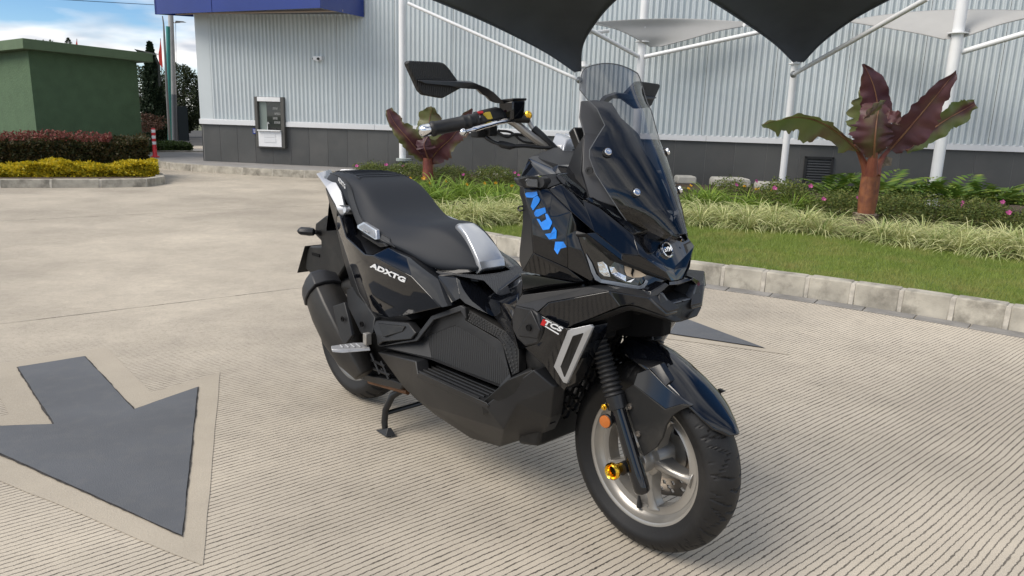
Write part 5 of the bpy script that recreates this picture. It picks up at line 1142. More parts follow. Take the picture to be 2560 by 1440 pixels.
# engine grille and swingarm
en = prism('engine_case', [(.08, .16), (.10, .30), (.20, .40), (.42, .44), (.62, .40), (.70, .30), (.62, .19), (.45, .19), (.25, .17)], -.12, .10, 'y', M_deep, sc, .01)
for a, b_ in (((5, 440, 530), (600, 900)),): pass
gl = [((0.1058,-0.15,0.3324), (0.2709,-0.15,0.2336)), ((0.2203,-0.15,0.2749), (0.2961,-0.15,0.2256)), ((0.3052,-0.155,0.2924), (0.3541,-0.15,0.2269)), ((0.3706,-0.155,0.2804), (0.4103,-0.15,0.2233)), ((0.1239,-0.15,0.3265), (0.2732,-0.15,0.332)), ((0.1848,-0.15,0.2659), (0.3944,-0.155,0.2676)), ((0.2538,-0.15,0.234), (0.4184,-0.15,0.2398)), ((0.1677,-0.15,0.2867), (0.2366,-0.14,0.1722))]
gp = MB()
for a, b_ in gl: gp.tube([a, b_], .005, 6)
g0_ = MB().tube([gl[0][0], gl[0][1]], .0055, 6).build('engine_grille_bar', M_plast, sc, smooth=True)
for a, b_ in gl[1:]: MB().tube([a, b_], .0055, 6).build('engine_grille_bar', M_plast, sc, smooth=True)
panel('engine_under_cover', [(0.1653,-0.15,0.2156), (0.2001,-0.15,0.1844), (0.4412,-0.155,0.2283), (0.5096,-0.16,0.2325), (0.4802,-0.15,0.2029), (0.271,-0.14,0.1694), (0.139,-0.135,0.154), (0.0948,-0.14,0.2361)], M_plast, [(0, 1, 6, 7), (1, 2, 5, 6), (2, 3, 4, 5)], t=.04, bevel=.004)
MB().tube([(0.2477,-0.125,0.1644), (0.3813,-0.125,0.1803), (0.4907,-0.125,0.193)], .011, 10).build('exhaust_pipe', M_rust, sc, smooth=True)
MB().lathe([(0, 0), (0, .008), (.006, .008), (.007, 0)], (0.3557,-0.14,0.2406), (0, -1, 0), 10).build('engine_bolt', M_chrome, sc, smooth=True)
MB().tube([(0.3811,-0.13,0.2299), (0.4208,-0.13,0.2337)], .005, 8).build('coolant_hose_clip', M_chrome, sc, smooth=True)
# ---- muffler ----------------------------------------------------------------
def oct_loft(name, secs, m, parent, bevel=.004, nrm=None):
    """secs: centre, half height, half width; sections perpendicular to the path in the xz plane"""
    vs = []; n = 12; C = [Vector(s[0]) for s in secs]
    for i, (c, hh, hw) in enumerate(secs):
        t = (C[min(i+1, len(C)-1)]-C[max(i-1, 0)]).normalized(); side_ = Vector((0, 1, 0)); side_ = (side_-t*side_.dot(t)).normalized(); upv = side_.cross(t)
        for k in range(n):
            a = 2*math.pi*(k+.5)/n; ca, sa = math.cos(a), math.sin(a); f = (abs(ca)**3.4+abs(sa)**3.4)**(-1/3.4)
            vs.append(Vector(c)+side_*ca*f*hw+upv*sa*f*hh)
    fs = [(i*n+k, i*n+(k+1) % n, (i+1)*n+(k+1) % n, (i+1)*n+k) for i in range(len(secs)-1) for k in range(n)]+[tuple(range(n)), tuple(range((len(secs)-1)*n, len(secs)*n))]
    return MB().add(vs, fs).build(name, m, parent, bevel=bevel, seg=3)
mf_ = oct_loft('muffler', [((.045, -.195, .470), .070, .060), ((.10, -.198, .418), .076, .064), ((.17, -.198, .350), .077, .062), ((.245, -.192, .275), .062, .052), ((.30, -.18, .215), .030, .035)], M_exh, sc, .006)
MB().box((0, 0, 0), (.001, .001, .001)) 
oct_loft('muffler_end_cap', [((-.005, -.19, .512), .058, .050), ((.010, -.192, .502), .074, .063), ((.048, -.196, .470), .079, .067)], mat('ribbed end cap', (.020, .021, .024), .5), mf_, .004)
panel('muffler_shield', [(0.229,-0.262,0.4696), (0.2953,-0.255,0.4958), (0.3301,-0.262,0.4493), (0.3627,-0.268,0.3937), (0.3229,-0.275,0.3487), (0.2885,-0.274,0.3774)], M_plast, t=.012, bevel=.002, mirror=False, parent=mf_)
MB().lathe([(0, 0), (0, .009), (.004, .0095), (.004, .0055), (.001, .005), (.001, 0)], (0.3097,-0.27,0.4416), (0, -1, 0), 18).build('shield_bolt', M_deep, mf_, smooth=True)
# ---- rear mudguard, plate holder, indicators ----------------------------------
prism('tail_undertray', [(-.02, .73), (-.12, .74), (-.20, .70), (-.21, .655), (-.16, .635), (-.16, .61), (-.25, .60), (-.275, .58), (-.295, .50), (-.255, .485), (-.245, .42), (-.17, .38), (-.09, .40), (-.04, .50), (.02, .56), (.06, .66)], -.085, .085, 'y', M_plast2, sc, .006)
MB().box((-.20, -.087, .572), (.06, .004, .012)).build('undertray_slot', M_deep, sc, bevel=.001)
pl_ = MB().add([(-.262, -.10, .60), (-.262, .10, .60), (-.335, .10, .475), (-.335, -.10, .475), (-.266, -.10, .60), (-.266, .10, .60), (-.339, .10, .475), (-.339, -.10, .475)], [(0, 1, 2, 3), (7, 6, 5, 4), (0, 4, 5, 1), (1, 5, 6, 2), (2, 6, 7, 3), (3, 7, 4, 0)]).build('plate_holder', M_plast2, sc, bevel=.001)
def ind(mf, s):
    a, b_, e_ = Vector(mf((-0.1639,-0.085,0.6673))), Vector(mf((-0.1576,-0.112,0.673))), Vector(mf((-0.2098,-0.16,0.675)))
    o = MB().tube([a, a.lerp(b_, .5), b_], [.014, .009, .010], 10).build('indicator_stalk', M_grip, sc, smooth=True)
    d = e_-b_; MB().tube([b_, b_+d*.06, b_+d*.3, b_+d*.78, b_+d*.90, b_+d], [.010, .0155, .0175, .0165, .012, .003], 8).build('rear_indicator', M_satin, o, bevel=.001)
    return o
both(ind)
# hugger / air box between wheel and tail
prism('rear_hugger', [(.02, .60), (.10, .56), (.22, .52), (.20, .44), (.12, .50), (.02, .54)], -.08, .08, 'y', M_plast, sc, .01)
prism('air_box', [(.16, .56), (.30, .56), (.45, .50), (.45, .42), (.25, .40), (.17, .46)], .05, .17, 'y', M_plast2, sc, .02)
# centre stand
cs = MB(); 
def stand(mf, s):
    o = MB().tube([mf((.455, -.085, .195)), mf((.42, -.10, .175)), mf((.385, -.118, .145)), mf((.366, -.135, .09)), mf((.368, -.142, .045)), mf((.376, -.144, .012))], [.014, .0135, .013, .012, .012, .011], 12).build('centre_stand_leg', M_satin, sc, smooth=True)
    MB().add([mf(v) for v in ((.335, -.16, .006), (.41, -.165, .006), (.425, -.13, .006), (.34, -.125, .006), (.352, -.15, .012), (.40, -.150, .034), (.405, -.138, .034), (.355, -.135, .012))], [(0, 1, 2, 3), (4, 5, 6, 7), (0, 1, 5, 4), (1, 2, 6, 5), (2, 3, 7, 6), (3, 0, 4, 7)]).build('stand_foot', M_plast, o, bevel=.002)
    return o
both(stand)
MB().tube([(.366, -.14, .075), (.366, .14, .075)], .009, 10).build('centre_stand_crossbar', M_satin, sc, smooth=True)

# ---- seat -----------------------------------------------------------------
secs = [(-.105, .895, .045, .06, .885), (-.085, .913, .085, .10, .872), (-.04, .922, .112, .130, .862), (.04, .926, .125, .142, .855), (.11, .925, .132, .148, .842), (.17, .916, .140, .155, .812), (.23, .895, .146, .170, .766), (.275, .862, .149, .182, .733), (.325, .822, .146, .190, .725), (.38, .792, .140, .191, .721), (.45, .784, .128, .187, .716), (.53, .790, .117, .176, .704), (.59, .794, .104, .162, .682), (.65, .778, .092, .146, .664), (.705, .748, .078, .115, .664), (.745, .717, .064, .088, .668), (.775, .690, .050, .062, .670), (.783, .676, .040, .048, .668)]
vs = []; 
def seat_row(x, zt, hw, sb, zb):
    h = zt-zb; pts = [(sb*.93, zb-.006), (sb, zb+.006), (sb+(hw-sb)*.35, zb+h*.38), (hw*1.01, zb+h*.72), (hw*.86, zb+h*.93), (hw*.55, zb+h*.99), (0, zt)]
    return [(x, -s, z) for s, z in pts]+[(x, s, z) for s, z in reversed(pts[:-1])]
rows = [seat_row(*s) for s in secs]; K = len(rows[0])
for r_ in rows: vs += r_
fs = [(i*K+k, i*K+k+1, (i+1)*K+k+1, (i+1)*K+k) for i in range(len(rows)-1) for k in range(K-1)]+[tuple(range(K)), tuple(range((len(rows)-1)*K, len(rows)*K))]
seat = MB().add(vs, fs).build('seat', M_seat, sc, smooth=True, ang=75)
md = seat.modifiers.new('sub', 'SUBSURF'); md.levels = 2; md.render_levels = 2
def seat_pt(x, u, lift=.0):
    """point on the seat surface: u 0 = centre top .. 6 = bottom edge of the right side"""
    i = max(0, min(len(secs)-2, sum(1 for s in secs if s[0] <= x)-1)); f = (x-secs[i][0])/(secs[i+1][0]-secs[i][0]); a, b_ = rows[i][:7][::-1], rows[i+1][:7][::-1]
    def at(rw):
        j = min(5, int(u)); g = u-j; return Vector(rw[j]).lerp(Vector(rw[j+1]), g)
    p = at(a).lerp(at(b_), max(0, min(1, f))); n_ = Vector((0, p.y, max(.02, p.z-.70))).normalized(); return p+n_*lift
for s in (1, -1):
    seam = [(-.06, 2.4), (.02, 2.6), (.10, 2.9), (.17, 3.3), (.22, 3.8), (.28, 4.0), (.34, 4.1), (.40, 4.1), (.45, 4.3), (.47, 4.8), (.49, 5.5)]
    P = catmull([seat_pt(x, u, .001) for x, u in seam], 5); P = [Vector((p.x, p.y*s, p.z)) for p in P]
    MB().tube(P, .0022, 6).build('seat_piping', M_seat2, seat, smooth=True)
    vs = []; prs = seam
    for x, u in prs: vs += [tuple(seat_pt(x, u, .0008)), tuple(seat_pt(x, (u+5.9)/2, .002)), tuple(seat_pt(x, 5.85, .0015))]
    vs = [(x, y*s, z) for x, y, z in vs]; fs = [(3*i+k, 3*i+k+1, 3*i+4+k, 3*i+3+k) for i in range(len(prs)-1) for k in range(2)]
    o = MB().add(vs, fs).build('ribbed_seat_side', M_rib_seat, seat, smooth=True); md = o.modifiers.new('s', 'SUBSURF'); md.levels = 1; md.render_levels = 2
for k in range(9):       # stitched channels on the pillion pad
    x = -.045+k*.026; w = .085-abs(k-4)*.001
    P = [Vector(seat_pt(x+.012*(1-abs(t)), min(1.6, abs(t)*1.6), .0005)) for t in (1, .66, .33, 0)]; P = P+[Vector((p.x, -p.y, p.z)) for p in reversed(P[:-1])]
    MB().tube([p for p in P], .0013, 6).build('stitched_channel', M_seat, seat, smooth=True)
for s in (1, -1): MB().tube([Vector((q.x, q.y*s, q.z)) for q in (seat_pt(-.05, 1.5, .001), seat_pt(.05, 1.62, .001), seat_pt(.175, 1.7, .001))], .0016, 6).build('pad_seam', M_seat2, seat, smooth=True)
# silver nose of the seat
rw = [(.632, .795, .028), (.655, .796, .040), (.70, .771, .049), (.748, .731, .060), (.782, .695, .066), (.790, .672, .062), (.782, .662, .050)]
vs = []; U = [-1, -.93, -.6, 0, .6, .93, 1]
for x, z, hw in rw:
    for u in U: vs.append((x-.020*(abs(u) == 1)-.004*abs(u), u*hw*.88-.004, z-.018*(abs(u) == 1)-.002*(abs(u) > .9)))
fs = [(i*7+k, i*7+k+1, (i+1)*7+k+1, (i+1)*7+k) for i in range(len(rw)-1) for k in range(6)]
o = MB().add(vs, fs).build('silver_seat_nose', M_silverp, seat, bevel=.002, ang=22); md = o.modifiers.new('s', 'SOLIDIFY'); md.thickness = .006
# seat side badge
bdg = [(0.2764,-0.187,0.7579), (0.3124,-0.184,0.7736), (0.4022,-0.192,0.7578), (0.4167,-0.198,0.7275), (0.4042,-0.199,0.7259), (0.2831,-0.19,0.7485)]
bo_ = panel('seat_side_badge', bdg, M_silverp, t=.014, bevel=.0015)
panel('badge_inset', [(0.2953,-0.1895,0.7581), (0.3219,-0.1875,0.7685), (0.3939,-0.1945,0.7535), (0.4051,-0.1995,0.7317), (0.401,-0.1995,0.7312), (0.2946,-0.1905,0.7511)], mat('badge grey', (.30, .31, .33), .4, metal=.6), t=.006, bevel=.001)
panel('seat_hinge_tab', [(0.3049,-0.188,0.7289), (0.4215,-0.2,0.7182), (0.451,-0.196,0.7208), (0.4713,-0.198,0.7127), (0.4371,-0.2,0.7046), (0.3121,-0.19,0.7254)], M_plast, t=.01, bevel=.001)

# ---- tail -------------------------------------------------------------------
tv = [(0.1246,-0.176,0.7744), (0.154,-0.182,0.778), (0.2326,-0.206,0.7139), (0.3809,-0.224,0.6746), (0.4325,-0.226,0.6795), (0.651,-0.2275,0.6469), (0.7803,-0.212,0.5708), (0.5911,-0.206,0.5034), (0.4839,-0.202,0.4714), (0.3838,-0.198,0.4638), (0.2911,-0.192,0.5183), (0.208,-0.184,0.6243), (0.116,-0.172,0.7324), (0.4358,-0.23,0.6082), (0.6192,-0.226,0.5855), (0.3425,-0.222,0.6493)]
panel('tail_side_panel', tv, M_paint, [(0, 1, 2, 11, 12), (2, 3, 15, 11), (3, 4, 13, 15), (4, 5, 14, 13), (5, 6, 14), (14, 6, 7, 8), (13, 14, 8, 9), (15, 13, 9, 10), (11, 15, 10)], t=.05, bevel=.003, ang=30)
panel('tail_upper_strip', [(0.431,-0.225,0.6799), (0.4809,-0.198,0.7092), (0.5753,-0.19,0.6895), (0.6749,-0.172,0.646), (0.7051,-0.182,0.6277), (0.7845,-0.208,0.57), (0.7816,-0.213,0.5723), (0.6503,-0.227,0.6474)], M_paint, [(0, 1, 2, 7), (2, 3, 4, 7), (4, 5, 6, 7)], t=.05, bevel=.002, ang=25)
panel('tail_lower_shell', [(0.0973,-0.16,0.7703), (0.1024,-0.164,0.7302), (0.1948,-0.176,0.6213), (0.2814,-0.186,0.5157), (0.3776,-0.194,0.4619), (0.481,-0.2,0.4704), (0.5897,-0.205,0.5029), (0.5994,-0.19,0.4876), (0.4586,-0.185,0.4444), (0.3556,-0.18,0.4328), (0.2174,-0.165,0.484), (0.1207,-0.15,0.607), (0.0461,-0.14,0.7382)], M_plast, [(0, 1, 12), (1, 2, 11, 12), (2, 3, 10, 11), (3, 4, 9, 10), (4, 5, 8, 9), (5, 6, 7, 8)], t=.05, bevel=.002)
panel('tail_top_recess', [(0.1371,-0.172,0.7755), (0.1235,-0.12,0.7706), (0.2008,-0.15,0.7251), (0.2457,-0.16,0.7117), (0.4192,-0.165,0.6972), (0.4713,-0.165,0.7047), (0.5272,-0.16,0.6827), (0.6446,-0.14,0.6515), (0.6577,-0.15,0.6422), (0.5613,-0.18,0.6863), (0.4721,-0.192,0.7074), (0.4097,-0.212,0.6777), (0.3652,-0.214,0.675), (0.2219,-0.195,0.7135)], M_satin, [(0, 1, 2, 13), (2, 3, 12, 13), (3, 4, 11, 12), (4, 5, 10, 11), (5, 6, 9, 10), (6, 7, 8, 9)], t=.02, bevel=.001)
panel('seat_pan_edge', [(0.5133,-0.15,0.687), (0.6264,-0.135,0.657), (0.7553,-0.085,0.6689), (0.7663,-0.085,0.6618), (0.6621,-0.14,0.6417), (0.6396,-0.145,0.6403)], M_satin, [(0, 1, 4, 5), (1, 2, 3, 4)], t=.02, bevel=.001)
MB().add([(.66, -.14, .655), (.66, .14, .655), (.79, .07, .655), (.80, 0, .655), (.79, -.07, .655), (.66, -.14, .635), (.66, .14, .635), (.80, .08, .635), (.81, 0, .635), (.80, -.08, .635)], [(0, 4, 3, 2, 1), (5, 6, 7, 8, 9), (0, 5, 9, 4), (4, 9, 8, 3), (3, 8, 7, 2), (2, 7, 6, 1), (1, 6, 5, 0)]).build('seat_base', M_satin, sc, bevel=.003)
# tail light block at the very rear
MB().add([(-.12, -.06, .80), (-.12, .06, .80), (-.16, .05, .76), (-.16, -.05, .76), (0, -.13, .84), (0, .13, .84), (0, .15, .70), (0, -.15, .70), (-.13, .05, .72), (-.13, -.05, .72)], [(0, 3, 2, 1), (0, 1, 5, 4), (3, 9, 8, 2), (0, 4, 7, 9, 3), (1, 2, 8, 6, 5), (9, 7, 6, 8)]).build('tail_light_housing', M_satin, sc, bevel=.004)
# grab rail
def grab(mf, s):
    outer = [((-0.1259,-0.115,0.9069), .014), ((-0.0446,-0.14,0.8841), .015), ((0.0265,-0.158,0.8575), .019), ((0.089,-0.172,0.8271), .021), ((0.1436,-0.182,0.803), .022)]
    V = [(-0.1231,-0.118,0.9063), (-0.1138,-0.1,0.9138), (-0.1246,-0.072,0.9188), (-0.1745,-0.03,0.918), (-0.1807,-0.02,0.9139), (-0.1529,-0.03,0.9006), (-0.1028,-0.085,0.8992), (-0.0787,-0.11,0.8932), (0.0334,-0.138,0.8881), (0.0606,-0.14,0.8883), (0.1147,-0.152,0.8629), (0.1574,-0.165,0.8154), (0.1526,-0.13,0.813), (0.1722,-0.14,0.8035), (0.1374,-0.183,0.7984), (0.1249,-0.182,0.8151), (0.0667,-0.17,0.8452), (0.0226,-0.16,0.8695), (-0.0865,-0.13,0.9016)]
    V = [mf(v) for v in V]
    fs = [(0, 1, 7, 18), (1, 2, 6, 7), (2, 3, 4, 5, 6), (18, 7, 8, 17), (8, 9, 10, 16, 17), (10, 11, 15, 16), (11, 12, 13, 14, 15)]
    inner = [(v[0]+.004, v[1]+.012*s, v[2]-.022) for v in V]
    return solid('grab_rail', V, fs, inner, M_silver, sc, .003, mirror=False, ang=16)[0]
both(grab)
panel('grab_rail_mount', [(0.1108,-0.172,0.7929), (0.1885,-0.15,0.8038), (0.1952,-0.15,0.7846), (0.1221,-0.17,0.7737)], M_satin, t=.03, bevel=.003)
panel('grab_rail_underside', [(0.0007,-0.15,0.8632), (0.1152,-0.17,0.7932), (0.0948,-0.16,0.7124), (0.0315,-0.14,0.77)], M_satin, t=.03, bevel=.002)
MB().lathe([(0, 0), (0, .010), (.012, .010), (.012, 0)], (0.1792,-0.165,0.7977), (0, -1, .2), 20).build('rail_bolt', M_silver, sc, smooth=True)

# ---- leg shield and front cowl ----------------------------------------------
A = dict(a0=(1.1275,-0.205,1.0369), a1=(1.12,-0.185,1.0422), a2=(1.1749,-0.165,1.0154), a3=(1.1857,-0.155,1.0228), a4=(1.2196,-0.2,1.0017), a5=(1.2037,-0.235,0.9977),
    o1=(1.1483,-0.255,0.9883), k1=(1.1794,-0.272,0.9663), k2=(1.2222,-0.262,0.9705), k3=(1.2323,-0.238,0.969), k4=(1.2437,-0.234,0.9569), k5=(1.29,-0.214,0.9165), k6=(1.2886,-0.224,0.8576), k7=(1.2951,-0.226,0.8328), k8=(1.2903,-0.216,0.7752), c=(1.2531,-0.246,0.8992),
    i2=(1.2148,-0.275,0.8929), i3=(1.2224,-0.278,0.8551), i4=(1.2226,-0.27,0.8092), o2=(1.1716,-0.262,0.8755), o3=(1.1618,-0.26,0.8084), o4=(1.1632,-0.25,0.7509))
def vsx(keys): return [A[k] for k in keys]
def facets(name, m, keys, faces, **kw): return panel(name, vsx(keys), m, [tuple(keys.index(q) for q in f) for f in faces], **kw)
facets('front_flank', M_paint, ['k1', 'k2', 'k3', 'k4', 'k5', 'c', 'i2', 'k6', 'k7', 'k8', 'i4', 'i3'], [('k1', 'k2', 'c', 'i2'), ('k2', 'k3', 'k4', 'c'), ('k4', 'k5', 'c'), ('c', 'k5', 'k6'), ('i2', 'c', 'k6', 'k7', 'i3'), ('i3', 'k7', 'k8', 'i4')], t=.05, bevel=.003, ang=6)
A.update(q1=(1.1328,-0.24,0.9887), q2=(1.1679,-0.262,0.992), q3=(1.1404,-0.245,0.8648), q4=(1.1517,-0.248,0.7766), q5=(1.1956,-0.235,0.6974))
panel('leg_shield_edge', [(1.1432,-0.25,0.9878), (1.1788,-0.27,0.9652), A['i2'], A['i3'], A['i4'], (1.1673,-0.252,0.7503), (1.1476,-0.246,0.7757), (1.1413,-0.24,0.8049), (1.1493,-0.24,0.8712), (1.1523,-0.245,0.9254), (1.1368,-0.242,0.9476)], M_satin, [(0, 1, 2, 9, 10), (2, 3, 8, 9), (3, 4, 7, 8), (4, 5, 6, 7)], t=.05, bevel=.003)
panel('leg_shield_lower', [A['i4'], (1.2885,-0.214,0.7747), (1.3153,-0.18,0.7411), (1.299,-0.195,0.7401), (1.1653,-0.25,0.7504)], M_paint, [(0, 1, 3, 4), (1, 2, 3)], t=.05, bevel=.002)
panel('leg_shield_lower_panel', [(1.1594,-0.25,0.7447), (1.1955,-0.225,0.7408), (1.2934,-0.185,0.7356), (1.2228,-0.215,0.7198), (1.1637,-0.245,0.7005)], M_paint, t=.05, bevel=.002)
panel('leg_shield_lower_edge', [(1.1588,-0.24,0.6971), (1.2135,-0.205,0.715), (1.2804,-0.17,0.7304), (1.2635,-0.15,0.7168), (1.1491,-0.225,0.6833)], M_satin, t=.05, bevel=.002)
facets('upper_leg_shield', M_paint, ['a0', 'a2', 'a4', 'a5', 'o1'], [('a0', 'a2', 'a4'), ('a0', 'a4', 'a5'), ('a0', 'a5', 'o1')], t=.05, bevel=.003)
panel('dash_top_edge', [A['a0'], A['a1'], A['a2'], A['a3'], (1.2154,-0.19,1.005), (1.2027,-0.195,1.0033), (1.1803,-0.175,1.015)], M_satin, [(0, 1, 2, 6), (6, 2, 3, 4, 5)], t=.03, bevel=.002)
# top of the dash: joins left and right
d = [(1.115,-0.18,1.0419), (1.1702,-0.16,1.015), (1.181,-0.15,1.0224), (1.2356,-0.115,0.9986), (1.25, -.11, .985)]
MB().add([d[0], d[1], d[2], d[3], mir(d[3]), mir(d[2]), mir(d[1]), mir(d[0]), (1.09, -.07, 1.062), (1.09, .07, 1.062)], [(0, 1, 2, 8), (2, 3, 4, 5, 9, 8), (5, 6, 7, 9), (0, 8, 9, 7)]).build('dash_top', M_plast, sc, bevel=.003)
def cap_fill(): pass
kA, kB, kC, kD = A['k3'], (1.2524,-0.214,0.9807), (1.2841,-0.166,0.9421), (1.3236,-0.15,0.9286)
kE, kF, kG, kH, kI = (1.4005,-0.104,0.8639), (1.4328,-0.116,0.8183), (1.4017,-0.146,0.8208), (1.3442,-0.182,0.8691), A['k5']
panel('upper_front_cowl', [kA, kB, kC, kD, kE, kF, kG, kH, kI, A['k4']], M_paint, [(0, 1, 8, 9), (1, 2, 7, 8), (2, 3, 6, 7), (3, 4, 5, 6)], t=.06, bevel=.002, ang=8)
panel('cowl_air_vent', [(1.2239,-0.204,1.0017), (1.2281,-0.186,1.0054), (1.2814,-0.15,0.9643), (1.2862,-0.168,0.9434), (1.2494,-0.208,0.9821)], M_paint, t=.05, bevel=.004)
panel('cowl_upper_infill', [A['a4'], A['a3'], (1.2356,-0.115,0.9986), (1.2735,-0.12,0.9663), (1.2772,-0.145,0.9637), (1.2245,-0.182,1.0051)], M_paint, [(0, 1, 5), (1, 2, 3, 4, 5)], t=.05, bevel=.002)
panel('cowl_side_infill', [A['a5'], A['a4'], (1.2466,-0.205,0.9818), A['k3'], A['k2']], M_satin, t=.04, bevel=.002)
panel('cowl_lower_infill', [(1.2729,-0.14,0.9632), (1.2788,-0.125,0.967), (1.2825,-0.125,0.9563), (1.3056,-0.12,0.9547), (1.4058,-0.095,0.8707), kE, kD, kC], M_paint, [(0, 1, 2, 7), (2, 3, 4, 5, 6, 7)], t=.05, bevel=.002)
# indicators (front)
def fi_(mf, s):
    V = [(1.1902,-0.3,0.9881), (1.1946,-0.3,0.9932), (1.2222,-0.285,0.9989), (1.226,-0.262,0.9982), (1.2276,-0.262,0.97), (1.2099,-0.29,0.9696), (1.2036,-0.3,0.9751)]
    V = [mf(v) for v in V]; inner = [(v[0]-.03, v[1]+.012*s, v[2]) for v in V]
    o = solid('front_indicator', V, [tuple(range(7))], inner, M_satin, sc, .003, mirror=False)[0]
    L2 = [(1.2043,-0.292,0.988), (1.2104,-0.289,0.9931), (1.2282,-0.272,0.9921), (1.2305,-0.272,0.9734), (1.2113,-0.289,0.9744)]; L2 = [tuple(Vector(mf(v))+Vector((.002, -.001*s, 0))) for v in L2]
    solid('indicator_lens', L2, [tuple(range(5))], [(v[0]-.006, v[1], v[2]) for v in L2], bpy.data.materials.get('smoked lens') or mat('smoked lens', (.045, .045, .045), .12, coat=1, bump=.0015, bscale=300), o, .001, mirror=False)
    a = Vector(mf((1.2284,-0.265,0.9843))); b_ = Vector(mf((1.2124,-0.225,0.9807))); MB().tube([a, b_], [.0135, .016], 16).build('indicator_stalk', M_grip, o, smooth=True); return o
both(fi_)
# blue arrow stickers lie 1 mm proud of the flank
def on_flank(p): return p
M_st = M_bluest
def st_(pts, name='blue_sticker'):
    return panel(name, [(v[0], v[1]-.0022, v[2]) for v in pts], M_st, t=.0012, bevel=0, mirror=False)
FL = dict()
def flank_s(): pass
st_([(1.1902,-0.2725,0.9538), (1.1949,-0.272,0.9576), (1.2229,-0.265,0.9617), (1.2255,-0.2645,0.9538), (1.2133,-0.268,0.9461), (1.1955,-0.272,0.9456)])
st_([(1.2159,-0.268,0.9464), (1.2261,-0.265,0.9525), (1.2307,-0.261,0.9432), (1.2284,-0.261,0.9358), (1.2134,-0.266,0.9144), (1.2086,-0.269,0.9246)])
st_([(1.2202,-0.269,0.9095), (1.2236,-0.266,0.9174), (1.2441,-0.256,0.9247), (1.2459,-0.253,0.9123), (1.2226,-0.264,0.8969)])
st_([(1.2293,-0.268,0.896), (1.2345,-0.265,0.8955), (1.2399,-0.262,0.8882), (1.249,-0.254,0.8964), (1.2434,-0.253,0.9091), (1.2471,-0.25,0.9093), (1.2611,-0.247,0.8906), (1.2614,-0.247,0.8868), (1.2587,-0.253,0.8725), (1.2453,-0.261,0.8695)])
st_([(1.2552,-0.263,0.8613), (1.2667,-0.254,0.864), (1.268,-0.246,0.8789), (1.2743,-0.243,0.8698), (1.2769,-0.246,0.8512), (1.2639,-0.257,0.8485)])
st_([(1.2785,-0.25,0.8441), (1.2932,-0.238,0.845), (1.2993,-0.232,0.8319), (1.2907,-0.244,0.8279), (1.2891,-0.252,0.8144), (1.2794,-0.254,0.8253)])

# panel beside the headlight
panel('headlight_cheek', [A['k5'], (1.3002,-0.206,0.8846), (1.3005,-0.202,0.8695), (1.3165,-0.194,0.8231), (1.3418,-0.178,0.754), (1.3374,-0.174,0.7429), (1.2903,-0.216,0.7752), (1.2951,-0.226,0.8328), A['k6']], M_paint, [(0, 1, 2, 8), (2, 3, 7, 8), (3, 4, 5, 6, 7)], t=.05, bevel=.002, ang=8)
# headlight
hv = [(1.3014,-0.2,0.8557), (1.3233,-0.19,0.8577), (1.3779,-0.14,0.7999), (1.4232,-0.085,0.7764), (1.4628,-0.042,0.754), (1.441,-0.08,0.7225), (1.4213,-0.1,0.73), (1.3531,-0.165,0.7445), (1.337,-0.172,0.7496), (1.3148,-0.192,0.8227)]
hl = panel('headlight', hv, mat('headlight housing', (.006, .0065, .007), .08, coat=1), [(0, 1, 9), (1, 2, 8, 9), (2, 3, 6, 7, 8), (3, 4, 5, 6)], t=.04, bevel=.002, ang=8)
def hpart(name, pts, m, lift=.002, th=.0015, bevel=0, only=None):
    for h_, s in zip(hl, (1, -1)):
        P = [(v[0]+lift*.8, (v[1]-lift*.8)*s, v[2]) for v in pts]; n_ = len(P); Q = [(v[0]-th, v[1]+th*s, v[2]) for v in P]
        MB().add(P+Q, [tuple(range(n_)), tuple(range(2*n_-1, n_-1, -1))]+[(i, (i+1) % n_, n_+(i+1) % n_, n_+i) for i in range(n_)]).build(name, m, h_, bevel=bevel)
M_drl = mat('daylight strip', (.17, .19, .22), .35, coat=.6)
def hp(x, y): return None
hpart('daylight_strip', [(1.3226,-0.188,0.8165), (1.3372,-0.18,0.7928), (1.3451,-0.17,0.7649), (1.3521,-0.158,0.7519), (1.3525,-0.16,0.7438), (1.3425,-0.17,0.7503), (1.3353,-0.178,0.7698)], M_drl, .004)
hpart('daylight_strip', [(1.3521,-0.158,0.7519), (1.3899,-0.128,0.7464), (1.4258,-0.098,0.7405), (1.4312,-0.09,0.746), (1.4333,-0.085,0.757), (1.4383,-0.082,0.7519), (1.433,-0.088,0.7356), (1.4247,-0.098,0.7326), (1.3887,-0.13,0.7379), (1.3525,-0.16,0.7438)], M_drl, .004)
M_bowl = mat('lamp reflector', (.75, .77, .80), .10, metal=1, bump=.003, bscale=60)
hpart('lamp_bowl', [(1.3432,-0.166,0.7936), (1.3541,-0.158,0.7972), (1.3606,-0.15,0.7876), (1.37,-0.146,0.7606), (1.3586,-0.156,0.7613), (1.3495,-0.163,0.7704)], M_bowl, .004)
hpart('lamp_bowl', [(1.3646,-0.146,0.785), (1.374,-0.138,0.7842), (1.3791,-0.13,0.7715), (1.3964,-0.118,0.7631), (1.399,-0.12,0.7498), (1.38,-0.134,0.7552), (1.3704,-0.143,0.7688)], M_bowl, .004)
hpart('projector_eye', [(1.3922,-0.122,0.789), (1.4019,-0.112,0.7867), (1.4195,-0.096,0.7771), (1.4324,-0.084,0.7672), (1.4246,-0.092,0.762), (1.4098,-0.106,0.7598), (1.3989,-0.117,0.7643), (1.3947,-0.121,0.7745)], mat('beige lamp cover', (.50, .40, .29), .3, coat=.6), .0045)
hpart('projector_slot', [(1.4059,-0.108,0.7841), (1.4107,-0.104,0.7793), (1.4096,-0.107,0.7711), (1.4094,-0.108,0.7614), (1.4058,-0.111,0.7709)], M_deep, .0062)
